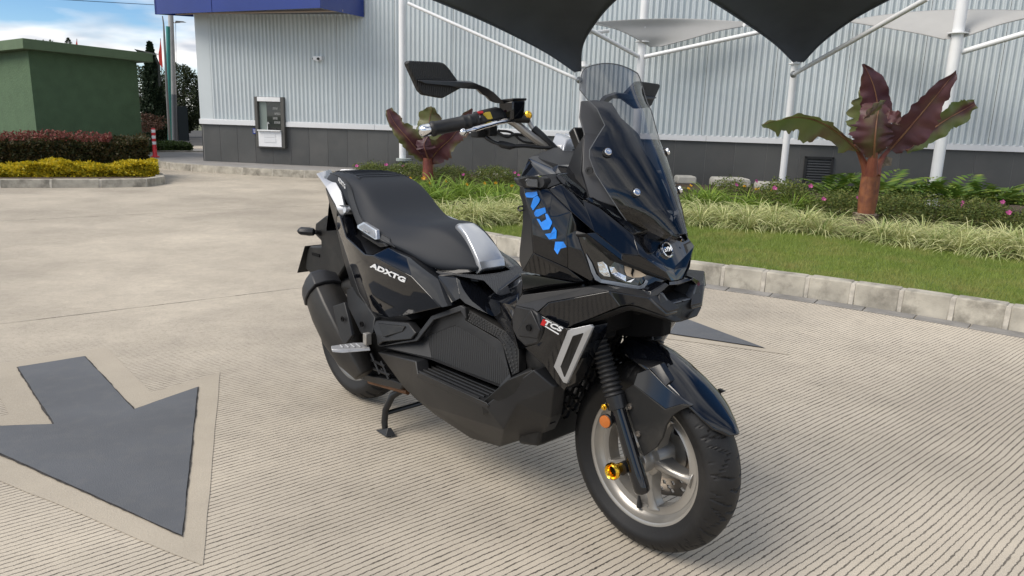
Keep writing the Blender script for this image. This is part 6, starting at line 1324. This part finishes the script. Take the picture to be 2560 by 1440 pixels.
hpart('chrome_blade', [(1.4007,-0.12,0.7501), (1.406,-0.114,0.7545), (1.4134,-0.104,0.7587), (1.4084,-0.112,0.749)], M_chrome, .005)
panel('headlight_brow', [(1.3055,-0.205,0.8613), (1.3314,-0.2,0.867), (1.3961,-0.16,0.8164), (1.4061,-0.15,0.8046), (1.4666,-0.048,0.7591), (1.4667,-0.044,0.7521), (1.3914,-0.148,0.7979), (1.326,-0.193,0.8567), (1.3042,-0.201,0.8545)], M_plast, [(0, 1, 7, 8), (1, 2, 3, 6, 7), (3, 4, 5, 6)], t=0, push=(-.03, .004), bevel=.002)
# nose
ct, cm, cb = (1.414,0,0.842), (1.4542,0,0.7751), (1.4692,0,0.7486)
nv = [(1.4005,-0.104,0.8639), (1.4352,-0.12,0.8208), (1.465,-0.048,0.7761), (1.4669,-0.024,0.7491), cb, cm, ct]
NV = [nv[0], nv[1], nv[2], nv[3], mir(nv[0]), mir(nv[1]), mir(nv[2]), mir(nv[3]), cb, cm, ct]
inn = [(v[0]-.05, v[1]*.9, v[2]) for v in NV]
solid('nose_cowl', NV, [(0, 1, 9, 10), (1, 2, 9), (2, 3, 8, 9), (10, 9, 5, 4), (5, 9, 6), (6, 9, 8, 7)], inn, M_paint, sc, .002, mirror=False, ang=6)
panel('headlight_top_link', [(1.4017,-0.146,0.8208), (1.4328,-0.116,0.8183), (1.468,-0.055,0.779), (1.4704,-0.026,0.749), (1.4652,-0.046,0.7586), (1.4046,-0.148,0.8041)], M_paint, [(0, 1, 2, 4, 5), (2, 3, 4)], t=0, push=(-.04, 0), bevel=.001)
panel('headlight_side_wing', [(1.3055,-0.205,0.8613), (1.3459,-0.184,0.8695), (1.4025,-0.147,0.821), (1.406,-0.15,0.8059), (1.3297,-0.198,0.8666)], M_paint, [(0, 1, 4), (1, 2, 3, 4)], t=.04, bevel=.001)
# badge on the nose
bc = Vector((1.4281,0,0.8204)); bn = Vector((.82, 0, .42)).normalized()
def plane_m(o, n_, upv=(0, 0, 1)):
    n_ = Vector(n_).normalized(); x_ = Vector(upv).cross(n_).normalized(); y_ = n_.cross(x_); m_ = Matrix((x_, y_, n_)).transposed().to_4x4(); m_.translation = Vector(o); return m_
bc = bc+bn*.004
bg_ = MB().lathe([(-.004, 0), (-.004, .0215), (.002, .0215), (.003, .0195), (.0015, .0175), (.0015, 0)], bc, bn, 40).build('nose_badge', M_chrome, sc, smooth=True)
MB().lathe([(.0012, 0), (.0012, .0172), (.0018, .0170), (.0018, 0)], bc, bn, 36).build('badge_face', M_deep, bg_, smooth=True)
def text(s, m, mat4, size, depth, parent, name, shear=0, sx=1, align='CENTER', bold=0):
    cu = bpy.data.curves.new(name, 'FONT'); cu.body = s; cu.size = size; cu.extrude = depth; cu.align_x = align; cu.align_y = 'CENTER'; cu.shear = shear; cu.offset = bold; cu.resolution_u = 3
    o = bpy.data.objects.new(name, cu); COL.objects.link(o); dg = bpy.context.evaluated_depsgraph_get(); me = bpy.data.meshes.new_from_object(o.evaluated_get(dg)); bpy.data.objects.remove(o)
    me.transform(Matrix.Diagonal((sx, 1, 1, 1))); me.transform(mat4); me.materials.clear(); me.materials.append(m); ob = bpy.data.objects.new(name, me); COL.objects.link(ob); ob.parent = parent; return ob
def frame(o, xd, up_, lift=.0):
    x_ = Vector(xd).normalized(); n_ = x_.cross(Vector(up_)).normalized(); y_ = n_.cross(x_); m_ = Matrix((x_, y_, n_)).transposed().to_4x4(); m_.translation = Vector(o)+n_*lift; return m_
text('SYM', M_chrome, plane_m(bc+bn*.0022, bn), .0165, .0008, bg_, 'badge_letters', sx=1.0, bold=.0005)
def quadtext(s, p0, p1, up_, m, parent, name, shear=0, depth=.0012, hratio=1.0, bold=0, lift=.0015):
    """text that runs from p0 to p1 (baseline centre line), capital height given by up_"""
    p0, p1 = Vector(p0), Vector(p1); w = (p1-p0).length; o = text(s, m, Matrix.Identity(4), 1, depth, parent, name, shear, 1, 'CENTER', bold)
    co = np.array([v.co for v in o.data.vertices]); mn, mx_ = co.min(0), co.max(0); hh = Vector(up_).length
    S_ = Matrix.Diagonal((w/(mx_[0]-mn[0]), hh/(mx_[1]-mn[1]), 1, 1)); T_ = Matrix.Translation((-(mx_[0]+mn[0])/2, -(mx_[1]+mn[1])/2, 0))
    o.data.transform(frame((p0+p1)/2, p1-p0, up_, lift) @ S_ @ T_); return o
quadtext('ADXTG', (0.42,-0.227,0.6476), (0.626,-0.2265,0.6282), (.000, -.002, .0185), M_trim, sc, 'tail_lettering', shear=.25, depth=.0012, bold=.035, lift=.0030)
quadtext('ADXTG', (0.1189,-0.158,0.9074), (0.1786,-0.165,0.8828), (.0, -.004, .020), M_trim, seat, 'seat_lettering', shear=.2, depth=.0006, bold=.01, lift=.006)
quadtext('SYM', (0.3217,-0.193,0.75), (0.3671,-0.197,0.7447), (0, -.003, .010), M_silver, bo_[0], 'badge_letters', shear=.2, depth=.0006, lift=.002)

# ---- lower front cowl, beak -------------------------------------------------------
pl = [(1.1662,-0.246,0.6875), (1.3493,-0.198,0.7372), (1.4224,-0.168,0.7356), (1.4721,-0.118,0.724), (1.4995,-0.074,0.6867), (1.4966,-0.076,0.68), (1.4719,-0.122,0.722), (1.4177,-0.205,0.7409), (1.2639,-0.252,0.6885), (1.2324,-0.256,0.6581), (1.2111,-0.262,0.6614), (1.1366,-0.244,0.6544), (1.1675,-0.248,0.6941)]
panel('lower_cowl_top', pl, M_plast, [(0, 1, 7, 8, 9, 10, 11, 12), (1, 2, 3, 6, 7), (3, 4, 5, 6)], t=.05, bevel=.003, ang=12)
panel('lower_cowl_gloss', [(1.2325,-0.256,0.6552), (1.2658,-0.254,0.6883), (1.4185,-0.208,0.7401), (1.4382,-0.19,0.7039), (1.306,-0.232,0.626)], M_paint, [(0, 1, 2, 3, 4)], t=.05, bevel=.002)
panel('lower_cowl_front', [(1.4177,-0.207,0.7398), (1.4734,-0.124,0.722), (1.4981,-0.078,0.6795), (1.4966,-0.082,0.6733), (1.4611,-0.145,0.7009), (1.4493,-0.165,0.707), (1.4367,-0.188,0.7033)], M_paint, [(0, 1, 4, 5, 6), (1, 2, 3, 4)], t=.05, bevel=.002)
panel('lower_cowl_lip', [(1.3007,-0.226,0.6221), (1.3815,-0.205,0.6686), (1.4378,-0.184,0.7002), (1.4472,-0.162,0.7034), (1.4592,-0.142,0.6973), (1.497,-0.08,0.6711), (1.5057,-0.048,0.6547), (1.4925,-0.055,0.6547), (1.4577,-0.125,0.6818), (1.4389,-0.145,0.6866), (1.4274,-0.165,0.6845), (1.3625,-0.185,0.6484)], M_plast2, [(0, 1, 11), (1, 2, 10, 11), (2, 3, 9, 10), (3, 4, 8, 9), (4, 5, 7, 8), (5, 6, 7)], t=.04, bevel=.003)
# matte round cover with a hole
rc = [(1.1366,-0.244,0.6544), (1.213,-0.264,0.6621), (1.2386,-0.262,0.6549), (1.255,-0.264,0.6161), (1.2408,-0.26,0.5756), (1.185,-0.25,0.5516), (1.1433,-0.24,0.5621), (1.1176,-0.235,0.5829), (1.1162,-0.236,0.6184)]
panel('pivot_cover', rc, M_plast, [(0, 1, 2, 3, 4, 5, 6, 7, 8)], t=.05, bevel=.006)
panel('pivot_cover_pad', [(1.2151,-0.266,0.6613), (1.2535,-0.268,0.6165), (1.2419,-0.264,0.59), (1.1557,-0.246,0.5726), (1.1442,-0.244,0.584)], M_plast, t=.01, bevel=.003)
MB().lathe([(.002, 0), (.002, .006), (.0035, .0075), (.0035, .0085), (0, .009)], (1.2085,-0.262,0.6113), (0, -1, 0), 20).build('cover_hole', M_deep, sc, smooth=True)
# side wing under the lower cowl with badge and silver frame
wv = [(1.2309,-0.254,0.652), (1.256,-0.252,0.6464), (1.3123,-0.236,0.6273), (1.3703,-0.204,0.6423), (1.366,-0.2,0.6182), (1.2813,-0.186,0.4577), (1.2681,-0.184,0.4404), (1.2465,-0.196,0.4614), (1.2241,-0.215,0.5031), (1.1789,-0.246,0.5483), (1.2369,-0.256,0.5749), (1.2493,-0.258,0.6137)]
panel('side_wing', wv, M_paint, [(0, 1, 10, 11), (1, 2, 8, 9, 10), (2, 3, 4, 5, 6, 7, 8)], t=.06, bevel=.002, ang=10)
fo_ = [(1.3214,-0.2395,0.6264), (1.3305,-0.237,0.6316), (1.3712,-0.213,0.6477), (1.3762,-0.21,0.6417), (1.2869,-0.195,0.4669), (1.2767,-0.1965,0.4675), (1.251,-0.208,0.5066)]
fi2 = [(1.3333,-0.2335,0.6121), (1.3361,-0.2325,0.6147), (1.3552,-0.221,0.624), (1.3564,-0.2205,0.6227), (1.2864,-0.202,0.4862), (1.2835,-0.2025,0.4868), (1.276,-0.2095,0.5136)]
tf = panel('silver_side_frame', fo_+fi2, M_silverp, [(i, (i+1) % 7, 7+(i+1) % 7, 7+i) for i in range(7)], t=.008, bevel=.003, ang=20)
panel('wing_liner', [(v[0]-.006, v[1]+.066, v[2]) for v in wv], M_deep, t=.002, bevel=0)
panel('frame_mesh', fi2, M_plast2, t=.004, bevel=0)
tb_ = panel('tcs_badge', [(1.2536,-0.26,0.645), (1.2606,-0.259,0.6485), (1.317,-0.2445,0.6323), (1.3006,-0.2465,0.6089), (1.2964,-0.2475,0.6081), (1.2451,-0.26,0.627)], mat('badge black', (.006, .006, .007), .2, coat=.6), t=.004, bevel=.001, mirror=False)[0]
panel('badge_red_corner', [(v[0], v[1]-.001, v[2]) for v in ((1.2562,-0.2605,0.6447), (1.2688,-0.2575,0.6439), (1.2588,-0.258,0.6266), (1.248,-0.2605,0.6283))], M_redb, t=.001, bevel=0, mirror=False, parent=tb_)
quadtext('TCS', (1.2633,-0.26,0.6392), (1.3143,-0.248,0.6274), (.002, -.003, .0145), M_trim, tb_, 'badge_letters', shear=.3, depth=.0008, bold=.03, lift=.0015)
panel('badge_small_print', [(v[0], v[1]-.001, v[2]) for v in ((1.2609,-0.258,0.6262), (1.2626,-0.2578,0.6283), (1.3021,-0.2485,0.6145), (1.3001,-0.2488,0.6122))], M_trim, t=.001, bevel=0, mirror=False, parent=tb_)
# beak
bk = {'a': (1.4759,-0.085,0.7262), 'b': (1.4781,-0.078,0.7287), 'c': (1.4872,-0.052,0.6983), 'd': (1.4915,-0.06,0.6855), 'e': (1.4951,-0.078,0.6764), 'f': (1.5045,-0.046,0.653), 'g': (1.4914,0,0.6446), 'h': (1.4864,0,0.6968), 'i': (1.4881,-0.092,0.7003)}
bkl = [bk[k] for k in 'abcdefghi']; V = bkl+[mir(v) for v in bkl if abs(v[1]) > 1e-6]
mi = {}; q = 9
for i, v in enumerate(bkl):
    if abs(v[1]) > 1e-6: mi[i] = q; q += 1
    else: mi[i] = i
f1 = [(0, 1, 2, 3, 8), (8, 3, 4), (2, 7, 6, 5, 3), (3, 5, 4)]
solid('beak', V, f1+[tuple(mi[i] for i in reversed(f)) for f in f1], [(v[0]-.06, v[1]*.9, v[2]+.01) for v in V], M_plast, sc, .004, mirror=False, ang=12)
panel('beak_intake_frame', [(1.4767,-0.083,0.7292), (1.4807,-0.073,0.7292), (1.4849,-0.047,0.6996), (1.4886,-0.004,0.7022), (1.4914,-0.002,0.6981), (1.4876,-0.053,0.6968)], mat('blue grey trim', (.045, .052, .065), .3, coat=.4), [(0, 1, 2, 5), (2, 3, 4, 5)], t=0, push=(-.02, 0), bevel=.002)
MB().add([(1.415, -.10, .755), (1.415, .10, .755), (1.415, .08, .66), (1.415, -.08, .66), (1.40, -.10, .755), (1.40, .10, .755), (1.40, .08, .66), (1.40, -.08, .66)], [(0, 1, 2, 3), (7, 6, 5, 4), (0, 4, 5, 1), (1, 5, 6, 2), (2, 6, 7, 3), (3, 7, 4, 0)]).build('beak_intake', M_deep, sc)
panel('beak_upper_lip', [(1.4674,-0.105,0.7346), (1.4756,-0.06,0.7521), (1.4803,-0.05,0.7453), (1.4771,-0.08,0.7288), (1.4749,-0.09,0.7225), (1.4688,-0.112,0.7213)], M_paint, [(0, 1, 2, 3, 4, 5)], t=0, push=(-.03, 0), bevel=.002)
MB().add([(1.4729,-0.04,0.7507), ((1.4692,0,0.748)), mir((1.4729,-0.04,0.7507)), mir((1.479,-0.048,0.7448)), (1.4738,0,0.7393), (1.479,-0.048,0.7448), (1.40, -.05, .745), (1.40, .05, .745), (1.40, .05, .73), (1.40, -.05, .73)], [(0, 1, 4, 5), (1, 2, 3, 4), (0, 6, 7, 2, 1), (5, 4, 3, 8, 9)]).build('intake_lip', M_paint, sc, bevel=.001)

# ---- windscreen ------------------------------------------------------------------
E_ = [((1.2211,-0.108,1.2635), 0), ((1.2213,-0.118,1.2532), 0), ((1.2234,-0.128,1.2333), 0), ((1.229,-0.134,1.2098), 0), ((1.2482,-0.124,1.1861), 0), ((1.271,-0.114,1.1653), 0), ((1.293,-0.106,1.1253), 0), ((1.2896,-0.13,1.0939), 0), ((1.2872,-0.152,1.0647), 0), ((1.292,-0.156,1.0455), 0), ((1.3088,-0.15,1.0076), 0), ((1.3399,-0.136,0.9627), 0), ((1.3637,-0.118,0.9208), 0), ((1.3856,-0.08,0.8689), 0), ((1.3978,-0.06,0.8527), 0), ((1.4097,-0.04,0.8434), 0)]
CLZ = [(1.300, 1.208), (1.285, 1.217), (1.25, 1.240), (1.2, 1.272), (1.1, 1.336), (1.0, 1.402), (.95, 1.432), (.90, 1.462), (.86, 1.484), (.80, 1.51)]
def clx(z):
    for i in range(len(CLZ)-1):
        if CLZ[i][0] >= z >= CLZ[i+1][0]:
            f = (CLZ[i][0]-z)/(CLZ[i][0]-CLZ[i+1][0]); return CLZ[i][1]*(1-f)+CLZ[i+1][1]*f
    return CLZ[0][1] if z > CLZ[0][0] else CLZ[-1][1]
def screen_rows(edge, nn=12, lift=.018):
    rows_ = []
    for i, (e, _) in enumerate(edge):
        zc_ = e[2]+(lift if i == 0 else lift*max(0, 1-i*.12)); xc = clx(zc_); rw_ = []
        for k in range(-nn, nn+1):
            u = k/nn; f = abs(u)**2.1; rw_.append((xc+(e[0]-xc)*f, e[1]*u, zc_+(e[2]-zc_)*abs(u)**2.0))
        rows_.append(rw_)
    return rows_
Ed = []
for i in range(len(E_)-1):
    for j in range(3): t = j/3; Ed.append((tuple(Vector(E_[i][0]).lerp(Vector(E_[i+1][0]), t)), 0))
Ed.append(E_[-1])
R_ = screen_rows(Ed); K = len(R_[0]); vs = [v for r_ in R_ for v in r_]
fs = []
for i in range(len(R_)-1):
    for k in range(K-1):
        u = (k+.5)/(K-1)*2-1; zc_ = R_[i][k][2]
        if zc_ < .886 and abs(R_[i][k][1]+R_[i][k+1][1])/2 < .026: continue      # cut-out above the badge
        fs.append((i*K+k, i*K+k+1, (i+1)*K+k+1, (i+1)*K+k))
def glass_mat():
    m, nt, bs = new_mat('smoked acrylic'); L = nt.links.new; o = [n for n in nt.nodes if n.type == 'OUTPUT_MATERIAL'][0]
    tr = N(nt, 'ShaderNodeBsdfTransparent'); tr.inputs['Color'].default_value = (.43, .43, .44, 1); gl = N(nt, 'ShaderNodeBsdfGlossy'); gl.inputs['Roughness'].default_value = .015; gl.inputs['Color'].default_value = (1, 1, 1, 1)
    fz = N(nt, 'ShaderNodeFresnel'); fz.inputs['IOR'].default_value = 1.6; ms = N(nt, 'ShaderNodeMixShader'); L(fz.outputs[0], ms.inputs[0]); L(tr.outputs[0], ms.inputs[1]); L(gl.outputs[0], ms.inputs[2])
    L(ms.outputs[0], o.inputs['Surface']); return m
ws = mesh_obj('windscreen', vs, fs, glass_mat(), sc, True)
rim_pts = [R_[i][0] for i in range(len(R_))]
M_edge = mat('acrylic edge', (.10, .105, .11), .2)
for s in (1, -1): MB().tube([(v[0], v[1]*s, v[2]) for v in rim_pts], .0014, 6).build('windscreen_edge', M_edge, ws, smooth=True)
MB().tube([v for v in R_[0]], .0016, 6).build('windscreen_edge', M_edge, ws, smooth=True)
for q in ((1.3235,-0.125,1.0615), (1.3939,-0.092,0.9675)):
    def bolt(mf, s):
        q2 = Vector(mf(q)); n_ = Vector((.78, -.45*s, .42)).normalized()
        o = MB().lathe([(-.012, 0), (-.012, .012), (0, .012), (0, .0098)], q2-n_*.002, n_, 24).build('rubber_washer', M_grip, ws, smooth=True)
        MB().lathe([(0, .0095), (.004, .0092), (.006, .0075), (.006, .0045), (.002, .004), (.002, 0)], q2-n_*.001, n_, 24).build('screen_bolt', M_chrome, o, smooth=True); return o
    both(bolt)
# bracket arms behind the screen
both(lambda mf, s: panel_arm(mf, s)) if False else None
def arm(mf, s):
    P = [(1.285, -.137, 1.075), (1.318, -.115, 1.072), (1.345, -.105, 1.02), (1.385, -.083, .965), (1.41, -.07, .92), (1.39, -.085, .915), (1.345, -.115, .985), (1.30, -.13, 1.04)]
    P = [mf(p) for p in P]; return solid('screen_bracket', P, [(0, 1, 2, 7), (2, 3, 6, 7), (3, 4, 5, 6)], [(p[0]-.01, p[1], p[2]-.008) for p in P], M_plast, sc, .002, mirror=False)[0]
both(arm)
# inner dark fairing below and behind the screen
iv = [(1.2041,-0.098,1.1844), (1.2294,-0.08,1.1868), (1.2413,-0.05,1.1836), (1.236, 0, 1.168), (1.2275,-0.128,1.1453), (1.2606,-0.146,1.1051), (1.2651,-0.15,1.01), (1.2811,-0.135,0.967), (1.3199,-0.14,0.9259), (1.30, -.115, 1.00), (1.325, -.095, 1.02), (1.2811,-0.124,1.0871)]
IV = [(1.1741,-0.064,1.1857), (1.1758,-0.044,1.1876), (1.1704,0,1.1909), (1.1904,-0.086,1.1458), (1.2328,-0.114,1.1046), (1.2633,-0.148,1.0098), (1.290, -.146, .945), (1.2111,-0.045,1.1528), (1.261,-0.06,1.0983), (1.3384,-0.075,1.0028), (1.395, -.075, .915), (1.2207,0,1.1593), (1.2724,0,1.094), (1.3309,0,1.0103), (1.3951,0,0.9191)]
half = [(0, 1, 7, 3), (1, 2, 11, 7), (3, 7, 8, 4), (7, 11, 12, 8), (4, 8, 9, 5), (8, 12, 13, 9), (5, 9, 10, 6), (9, 13, 14, 10)]
V = list(IV)+[mir(v) for v in IV]; full = half+[tuple(15+i for i in reversed(f)) for f in half]
bm_ = MB().add(V, full); o = bm_.build('inner_fairing', mat('inner fairing plastic', (.035, .036, .040), .45), sc); 
bmm = bmesh.new(); bmm.from_mesh(o.data); bmesh.ops.remove_doubles(bmm, verts=bmm.verts, dist=.0005); bmm.to_mesh(o.data); bmm.free()
md = o.modifiers.new('s', 'SOLIDIFY'); md.thickness = .006; bev(o, .003, 12)
MB().lathe([(0, .0), (0, .010), (.003, .010), (.003, .005), (.001, .005), (.001, 0)], (1.2885,-0.15,1.0143), (.3, -1, 0), 20).build('fairing_bolt', M_grip, sc, smooth=True)
panel('inner_fairing_side', [(1.262, -.150, 1.008), (1.235, -.116, 1.100), (1.200, -.11, 1.06), (1.19, -.13, 1.00), (1.24, -.15, .985), (1.292, -.148, .942)], M_plast, t=.02, bevel=.002)
# instrument cluster
MB().add([(1.150, -.085, 1.105), (1.150, .085, 1.105), (1.205, .085, 1.010), (1.205, -.085, 1.010), (1.175, -.09, 1.120), (1.175, .09, 1.120), (1.235, .09, 1.02), (1.235, -.09, 1.02)], [(0, 1, 2, 3), (7, 6, 5, 4), (0, 4, 5, 1), (1, 5, 6, 2), (2, 6, 7, 3), (3, 7, 4, 0)]).build('instrument_cluster', M_satin, sc, bevel=.006)
# ---- handlebar -----------------------------------------------------------------
def hb(mf, s):
    T = lambda pts: [mf(p) for p in pts]
    o = MB().tube(catmull(T([(1.075, -.02, 1.045), (1.072, -.06, 1.055), (1.045, -.115, 1.09), (1.015, -.165, 1.13), (.995, -.22, 1.140), (.968, -.29, 1.124), (.925, -.386, 1.099)]), 5), .0112, 14).build('handlebar', M_rim, sc, smooth=True)
    g = MB().lathe([(0, 0), (0, .0175), (.004, .0200), (.012, .0195), (.014, .0180), (.085, .0178), (.088, .0195), (.092, .0195), (.095, .0180), (.104, .0180), (.106, .0195), (.110, .0195), (.113, .0175), (.122, .0175), (.124, .0222), (.130, .0222), (.132, 0)], Vector(mf((.932, -.371, 1.1010))), Vector(mf((.985-.926, .135, 1.132-1.1))), 30).build('grip', M_grip, sc, smooth=True, ang=40)
    for k in range(12):
        pass
    MB().lathe([(-.030, 0), (-.030, .009), (-.027, .0135), (-.022, .0160), (-.002, .0160), (0, .015)], Vector(mf((.932, -.371, 1.1010))), Vector(mf((.985-.926, .135, 1.132-1.1))), 12).build('bar_end', M_chrome, sc, bevel=.0008)
    # switch housing
    h = oct_loft('switch_housing', [(mf((.975, -.250, 1.127)), .017, .017), (mf((.980, -.242, 1.129)), .0215, .023), (mf((.992, -.198, 1.140)), .0215, .023), (mf((.999, -.178, 1.142)), .017, .019)], M_plast2, sc, .004)
    if s == 1:
        solid('red_switch', [(0.9892,-0.262,1.1505), (0.9991,-0.25,1.1528), (1.0014,-0.25,1.1465), (0.9908,-0.262,1.1447)], [(0, 1, 2, 3)], [(v[0]-.010, v[1], v[2]-.004) for v in ((0.9892,-0.262,1.1505), (0.9991,-0.25,1.1528), (1.0014,-0.25,1.1465), (0.9908,-0.262,1.1447))], M_redb, h, .001, mirror=False)
        yv = [(1.009,-0.25,1.1489), (1.0162,-0.24,1.1511), (1.0165,-0.23,1.1334), (1.0092,-0.24,1.1317)]; solid('yellow_switch', yv, [(0, 1, 2, 3)], [(v[0]-.012, v[1], v[2]-.004) for v in yv], M_yelp, h, .001, mirror=False)
    # master cylinder with reservoir
    rv = [(1.02,-0.2006,1.1806), (1.05,-0.155,1.1911), (1.05,-0.1458,1.1575), (1.05,-0.1491,1.1366), (1.04,-0.1866,1.1264), (1.02,-0.1975,1.1418)]
    MB().add([mf(v) for v in ((1.000, -.197, 1.175), (1.046, -.188, 1.180), (1.050, -.146, 1.182), (1.004, -.156, 1.178), (1.003, -.194, 1.128), (1.046, -.185, 1.132), (1.050, -.148, 1.136), (1.006, -.158, 1.132))], [(0, 1, 2, 3), (7, 6, 5, 4), (0, 4, 5, 1), (1, 5, 6, 2), (2, 6, 7, 3), (3, 7, 4, 0)]).build('brake_reservoir', M_paint, sc, bevel=.003)
    MB().add([mf(v) for v in ((.997, -.200, 1.182), (1.048, -.191, 1.187), (1.053, -.143, 1.189), (1.001, -.154, 1.185), (.998, -.199, 1.175), (1.047, -.190, 1.180), (1.052, -.144, 1.182), (1.002, -.155, 1.178))], [(0, 1, 2, 3), (7, 6, 5, 4), (0, 4, 5, 1), (1, 5, 6, 2), (2, 6, 7, 3), (3, 7, 4, 0)]).build('reservoir_cap', M_satin, sc, bevel=.002)
    MB().tube([mf((.990, -.20, 1.142)), mf((1.03, -.16, 1.138)), mf((1.052, -.13, 1.136))], [.013, .014, .012], 12).build('master_cylinder', M_plast2, sc, smooth=True)
    nv_ = Vector(mf((.4, -.55, 0))).normalized()
    MB().lathe([(-.02, .006), (-.004, .0085), (-.002, .0115), (.003, .0125), (.008, .0110), (.011, .006), (.012, 0)], Vector(mf((1.0499,-0.135,1.1444))), nv_, 12).build('gold_bolt', M_gold, sc, bevel=.0006)
    MB().lathe([(-.01, .005), (-.002, .008), (.004, .0085), (.008, .006), (.009, 0)], Vector(mf((1.0019,-0.172,1.1433))), nv_, 10).build('gold_bolt', M_gold, sc, bevel=.0005)
    # lever
    lv = [(1.030, -.165, 1.130), (1.020, -.205, 1.126), (1.020, -.26, 1.114), (1.016, -.290, 1.106), (1.006, -.312, 1.099)]
    MB().tube(catmull(T(lv), 5), [.0085]*4+[.0105]*6+[.0095]*7+[.0065]*4, 12, sq=.7).build('brake_lever', M_chrome, sc, smooth=True)
    bpy.data.objects; c = Vector(mf((1.003, -.320, 1.097))); pr = [(.0098*math.sin(-1.57+3.14*k/8), .0098*math.cos(-1.57+3.14*k/8)) for k in range(9)]; MB().lathe(pr, c, (0, 1, 0), 18).build('lever_ball', M_chrome, sc, smooth=True, ang=60)
    # mirror
    st_p = [(1.012, -.170, 1.150), (1.013, -.171, 1.172)]
    MB().tube([mf(p) for p in st_p], .011, 12).build('mirror_clamp', M_plast2, sc, smooth=True)
    V = [(1.015,-0.2211,1.1729), (1.02,-0.189,1.1719), (1.02,-0.2022,1.1805), (1.014,-0.2258,1.1998), (1.01,-0.2443,1.2091), (1.01,-0.2932,1.2213), (1.02,-0.357,1.2198), (1.024,-0.4719,1.217), (1.024,-0.4758,1.2148), (1.024,-0.456,1.2087), (1.021,-0.3802,1.2075), (1.018,-0.3407,1.2042), (1.006,-0.2743,1.2047), (1.004,-0.2539,1.1919), (1.006,-0.2416,1.1879), (1.01,-0.2261,1.175)]
    V = [mf(v) for v in V]
    a_ = solid('mirror_arm', V, [(0, 1, 2, 3, 14, 15), (3, 4, 5, 12, 13, 14), (5, 6, 11, 12), (6, 7, 8, 9, 10, 11)], [(v[0]-.016, v[1], v[2]+.004) for v in V], M_satin, sc, .003, mirror=False)[0]
    MV = [(1.015,-0.5034,1.2525), (1.015,-0.5001,1.2582), (1.015,-0.4937,1.2598), (1.01,-0.4026,1.2634), (1.01,-0.3888,1.2615), (1.01,-0.3762,1.2533), (1.005,-0.3383,1.2211), (1.005,-0.3299,1.2055), (1.01,-0.392,1.1781), (1.014,-0.4537,1.1835), (1.014,-0.4664,1.1928)]
    MV = [mf(v) for v in MV]
    mm = solid('mirror_housing', MV, [tuple(range(11))], [((v[0]-.016), v[1], v[2]) for v in MV], M_rib_mir, a_, .004, mirror=False)[0]
    cen = sum((Vector(v) for v in MV), Vector())/11; MB().add([tuple(cen+(Vector(v)-cen)*.94+Vector((-.0185, 0, 0))) for v in MV], [tuple(range(11))]).build('mirror_glass', M_chrome, mm)
    return o
both(hb)
MB().box((1.075, 0, 1.05), (.05, .10, .04)).build('bar_clamp', M_silver, sc, bevel=.006)
# silver risers, hoses and cables
def riser(mf, s):
    return MB().add([mf(v) for v in ((1.055, -.03, 1.10), (1.10, -.03, 1.085), (1.115, -.065, 1.04), (1.09, -.065, 1.02), (1.055, -.055, 1.05))]+[mf(v) for v in ((1.055, -.005, 1.10), (1.10, -.005, 1.085), (1.115, -.02, 1.04), (1.09, -.02, 1.02), (1.055, -.02, 1.05))], [(0, 1, 2, 3, 4), (9, 8, 7, 6, 5)]+[(i, (i+1) % 5, 5+(i+1) % 5, 5+i) for i in range(5)]).build('handlebar_riser', M_silverp, sc, bevel=.004)
both(riser)
MB().tube(catmull([(1.0331,-0.118,1.137), (1.0351,-0.11,1.1207), (1.0412,-0.1,1.1069)], 5), .006, 10).build('hose_fitting', M_silver, sc, smooth=True)
MB().tube(catmull([(1.0377,-0.1,1.1091), (1.0581,-0.085,1.0885), (1.0761,-0.06,1.0606), (1.0878,-0.05,1.0443)], 5), .0115, 12).build('brake_hose', M_grip, sc, smooth=True)
MB().tube(catmull([(0.9667,-0.22,1.0984), (0.9761,-0.215,1.0823), (0.9902,-0.2,1.0712), (1.0008,-0.19,1.0669)], 5), .0055, 10).build('throttle_cable', M_satin, sc, smooth=True)
MB().tube([(0.9936,-0.19,1.069), (1.0006,-0.18,1.0657), (1.0165,-0.165,1.0617), (1.0234,-0.155,1.062)], [.007, .010, .010, .006], 12).build('cable_adjuster', M_grip, sc, smooth=True)
MB().tube(catmull([(1.0199,-0.155,1.0618), (1.0357,-0.13,1.0637), (1.0572,-0.1,1.061), (1.0789,-0.07,1.0608)], 5), .0055, 10).build('throttle_cable', M_grip, sc, smooth=True)
MB().tube(catmull([(0.9853,-0.19,1.0993), (1.0014,-0.165,1.0859), (1.0099,-0.14,1.0935), (1.0316,-0.11,1.0874), (1.0541,-0.08,1.0717), (1.0696,-0.06,1.0579)], 5), .0042, 10).build('wiring_loom', M_grip, sc, smooth=True)
MB().tube(catmull([(0.9869,-0.185,1.1018), (1.0026,-0.15,1.0979), (1.018,-0.12,1.0749), (1.0504,-0.09,1.0691), (1.0621,-0.07,1.06)], 5), .0035, 10).build('wiring_loom', M_grip, sc, smooth=True)
MB().box((0.9641,-0.235,1.0934), (.03, .03, .022)).build('cable_block', M_plast2, sc, bevel=.003)
MB().box((0.9768,-0.205,1.1012), (.03, .03, .028)).build('cable_block', M_plast2, sc, bevel=.003)
# loose strap end on the leg shield
MB().tube(catmull([(1.1577,-0.25,0.9183), (1.1465,-0.25,0.9162), (1.1425,-0.25,0.9098), (1.1498,-0.25,0.9056), (1.1596,-0.25,0.9086)], 4), .0025, 6).build('hook', M_grip, sc, smooth=True)
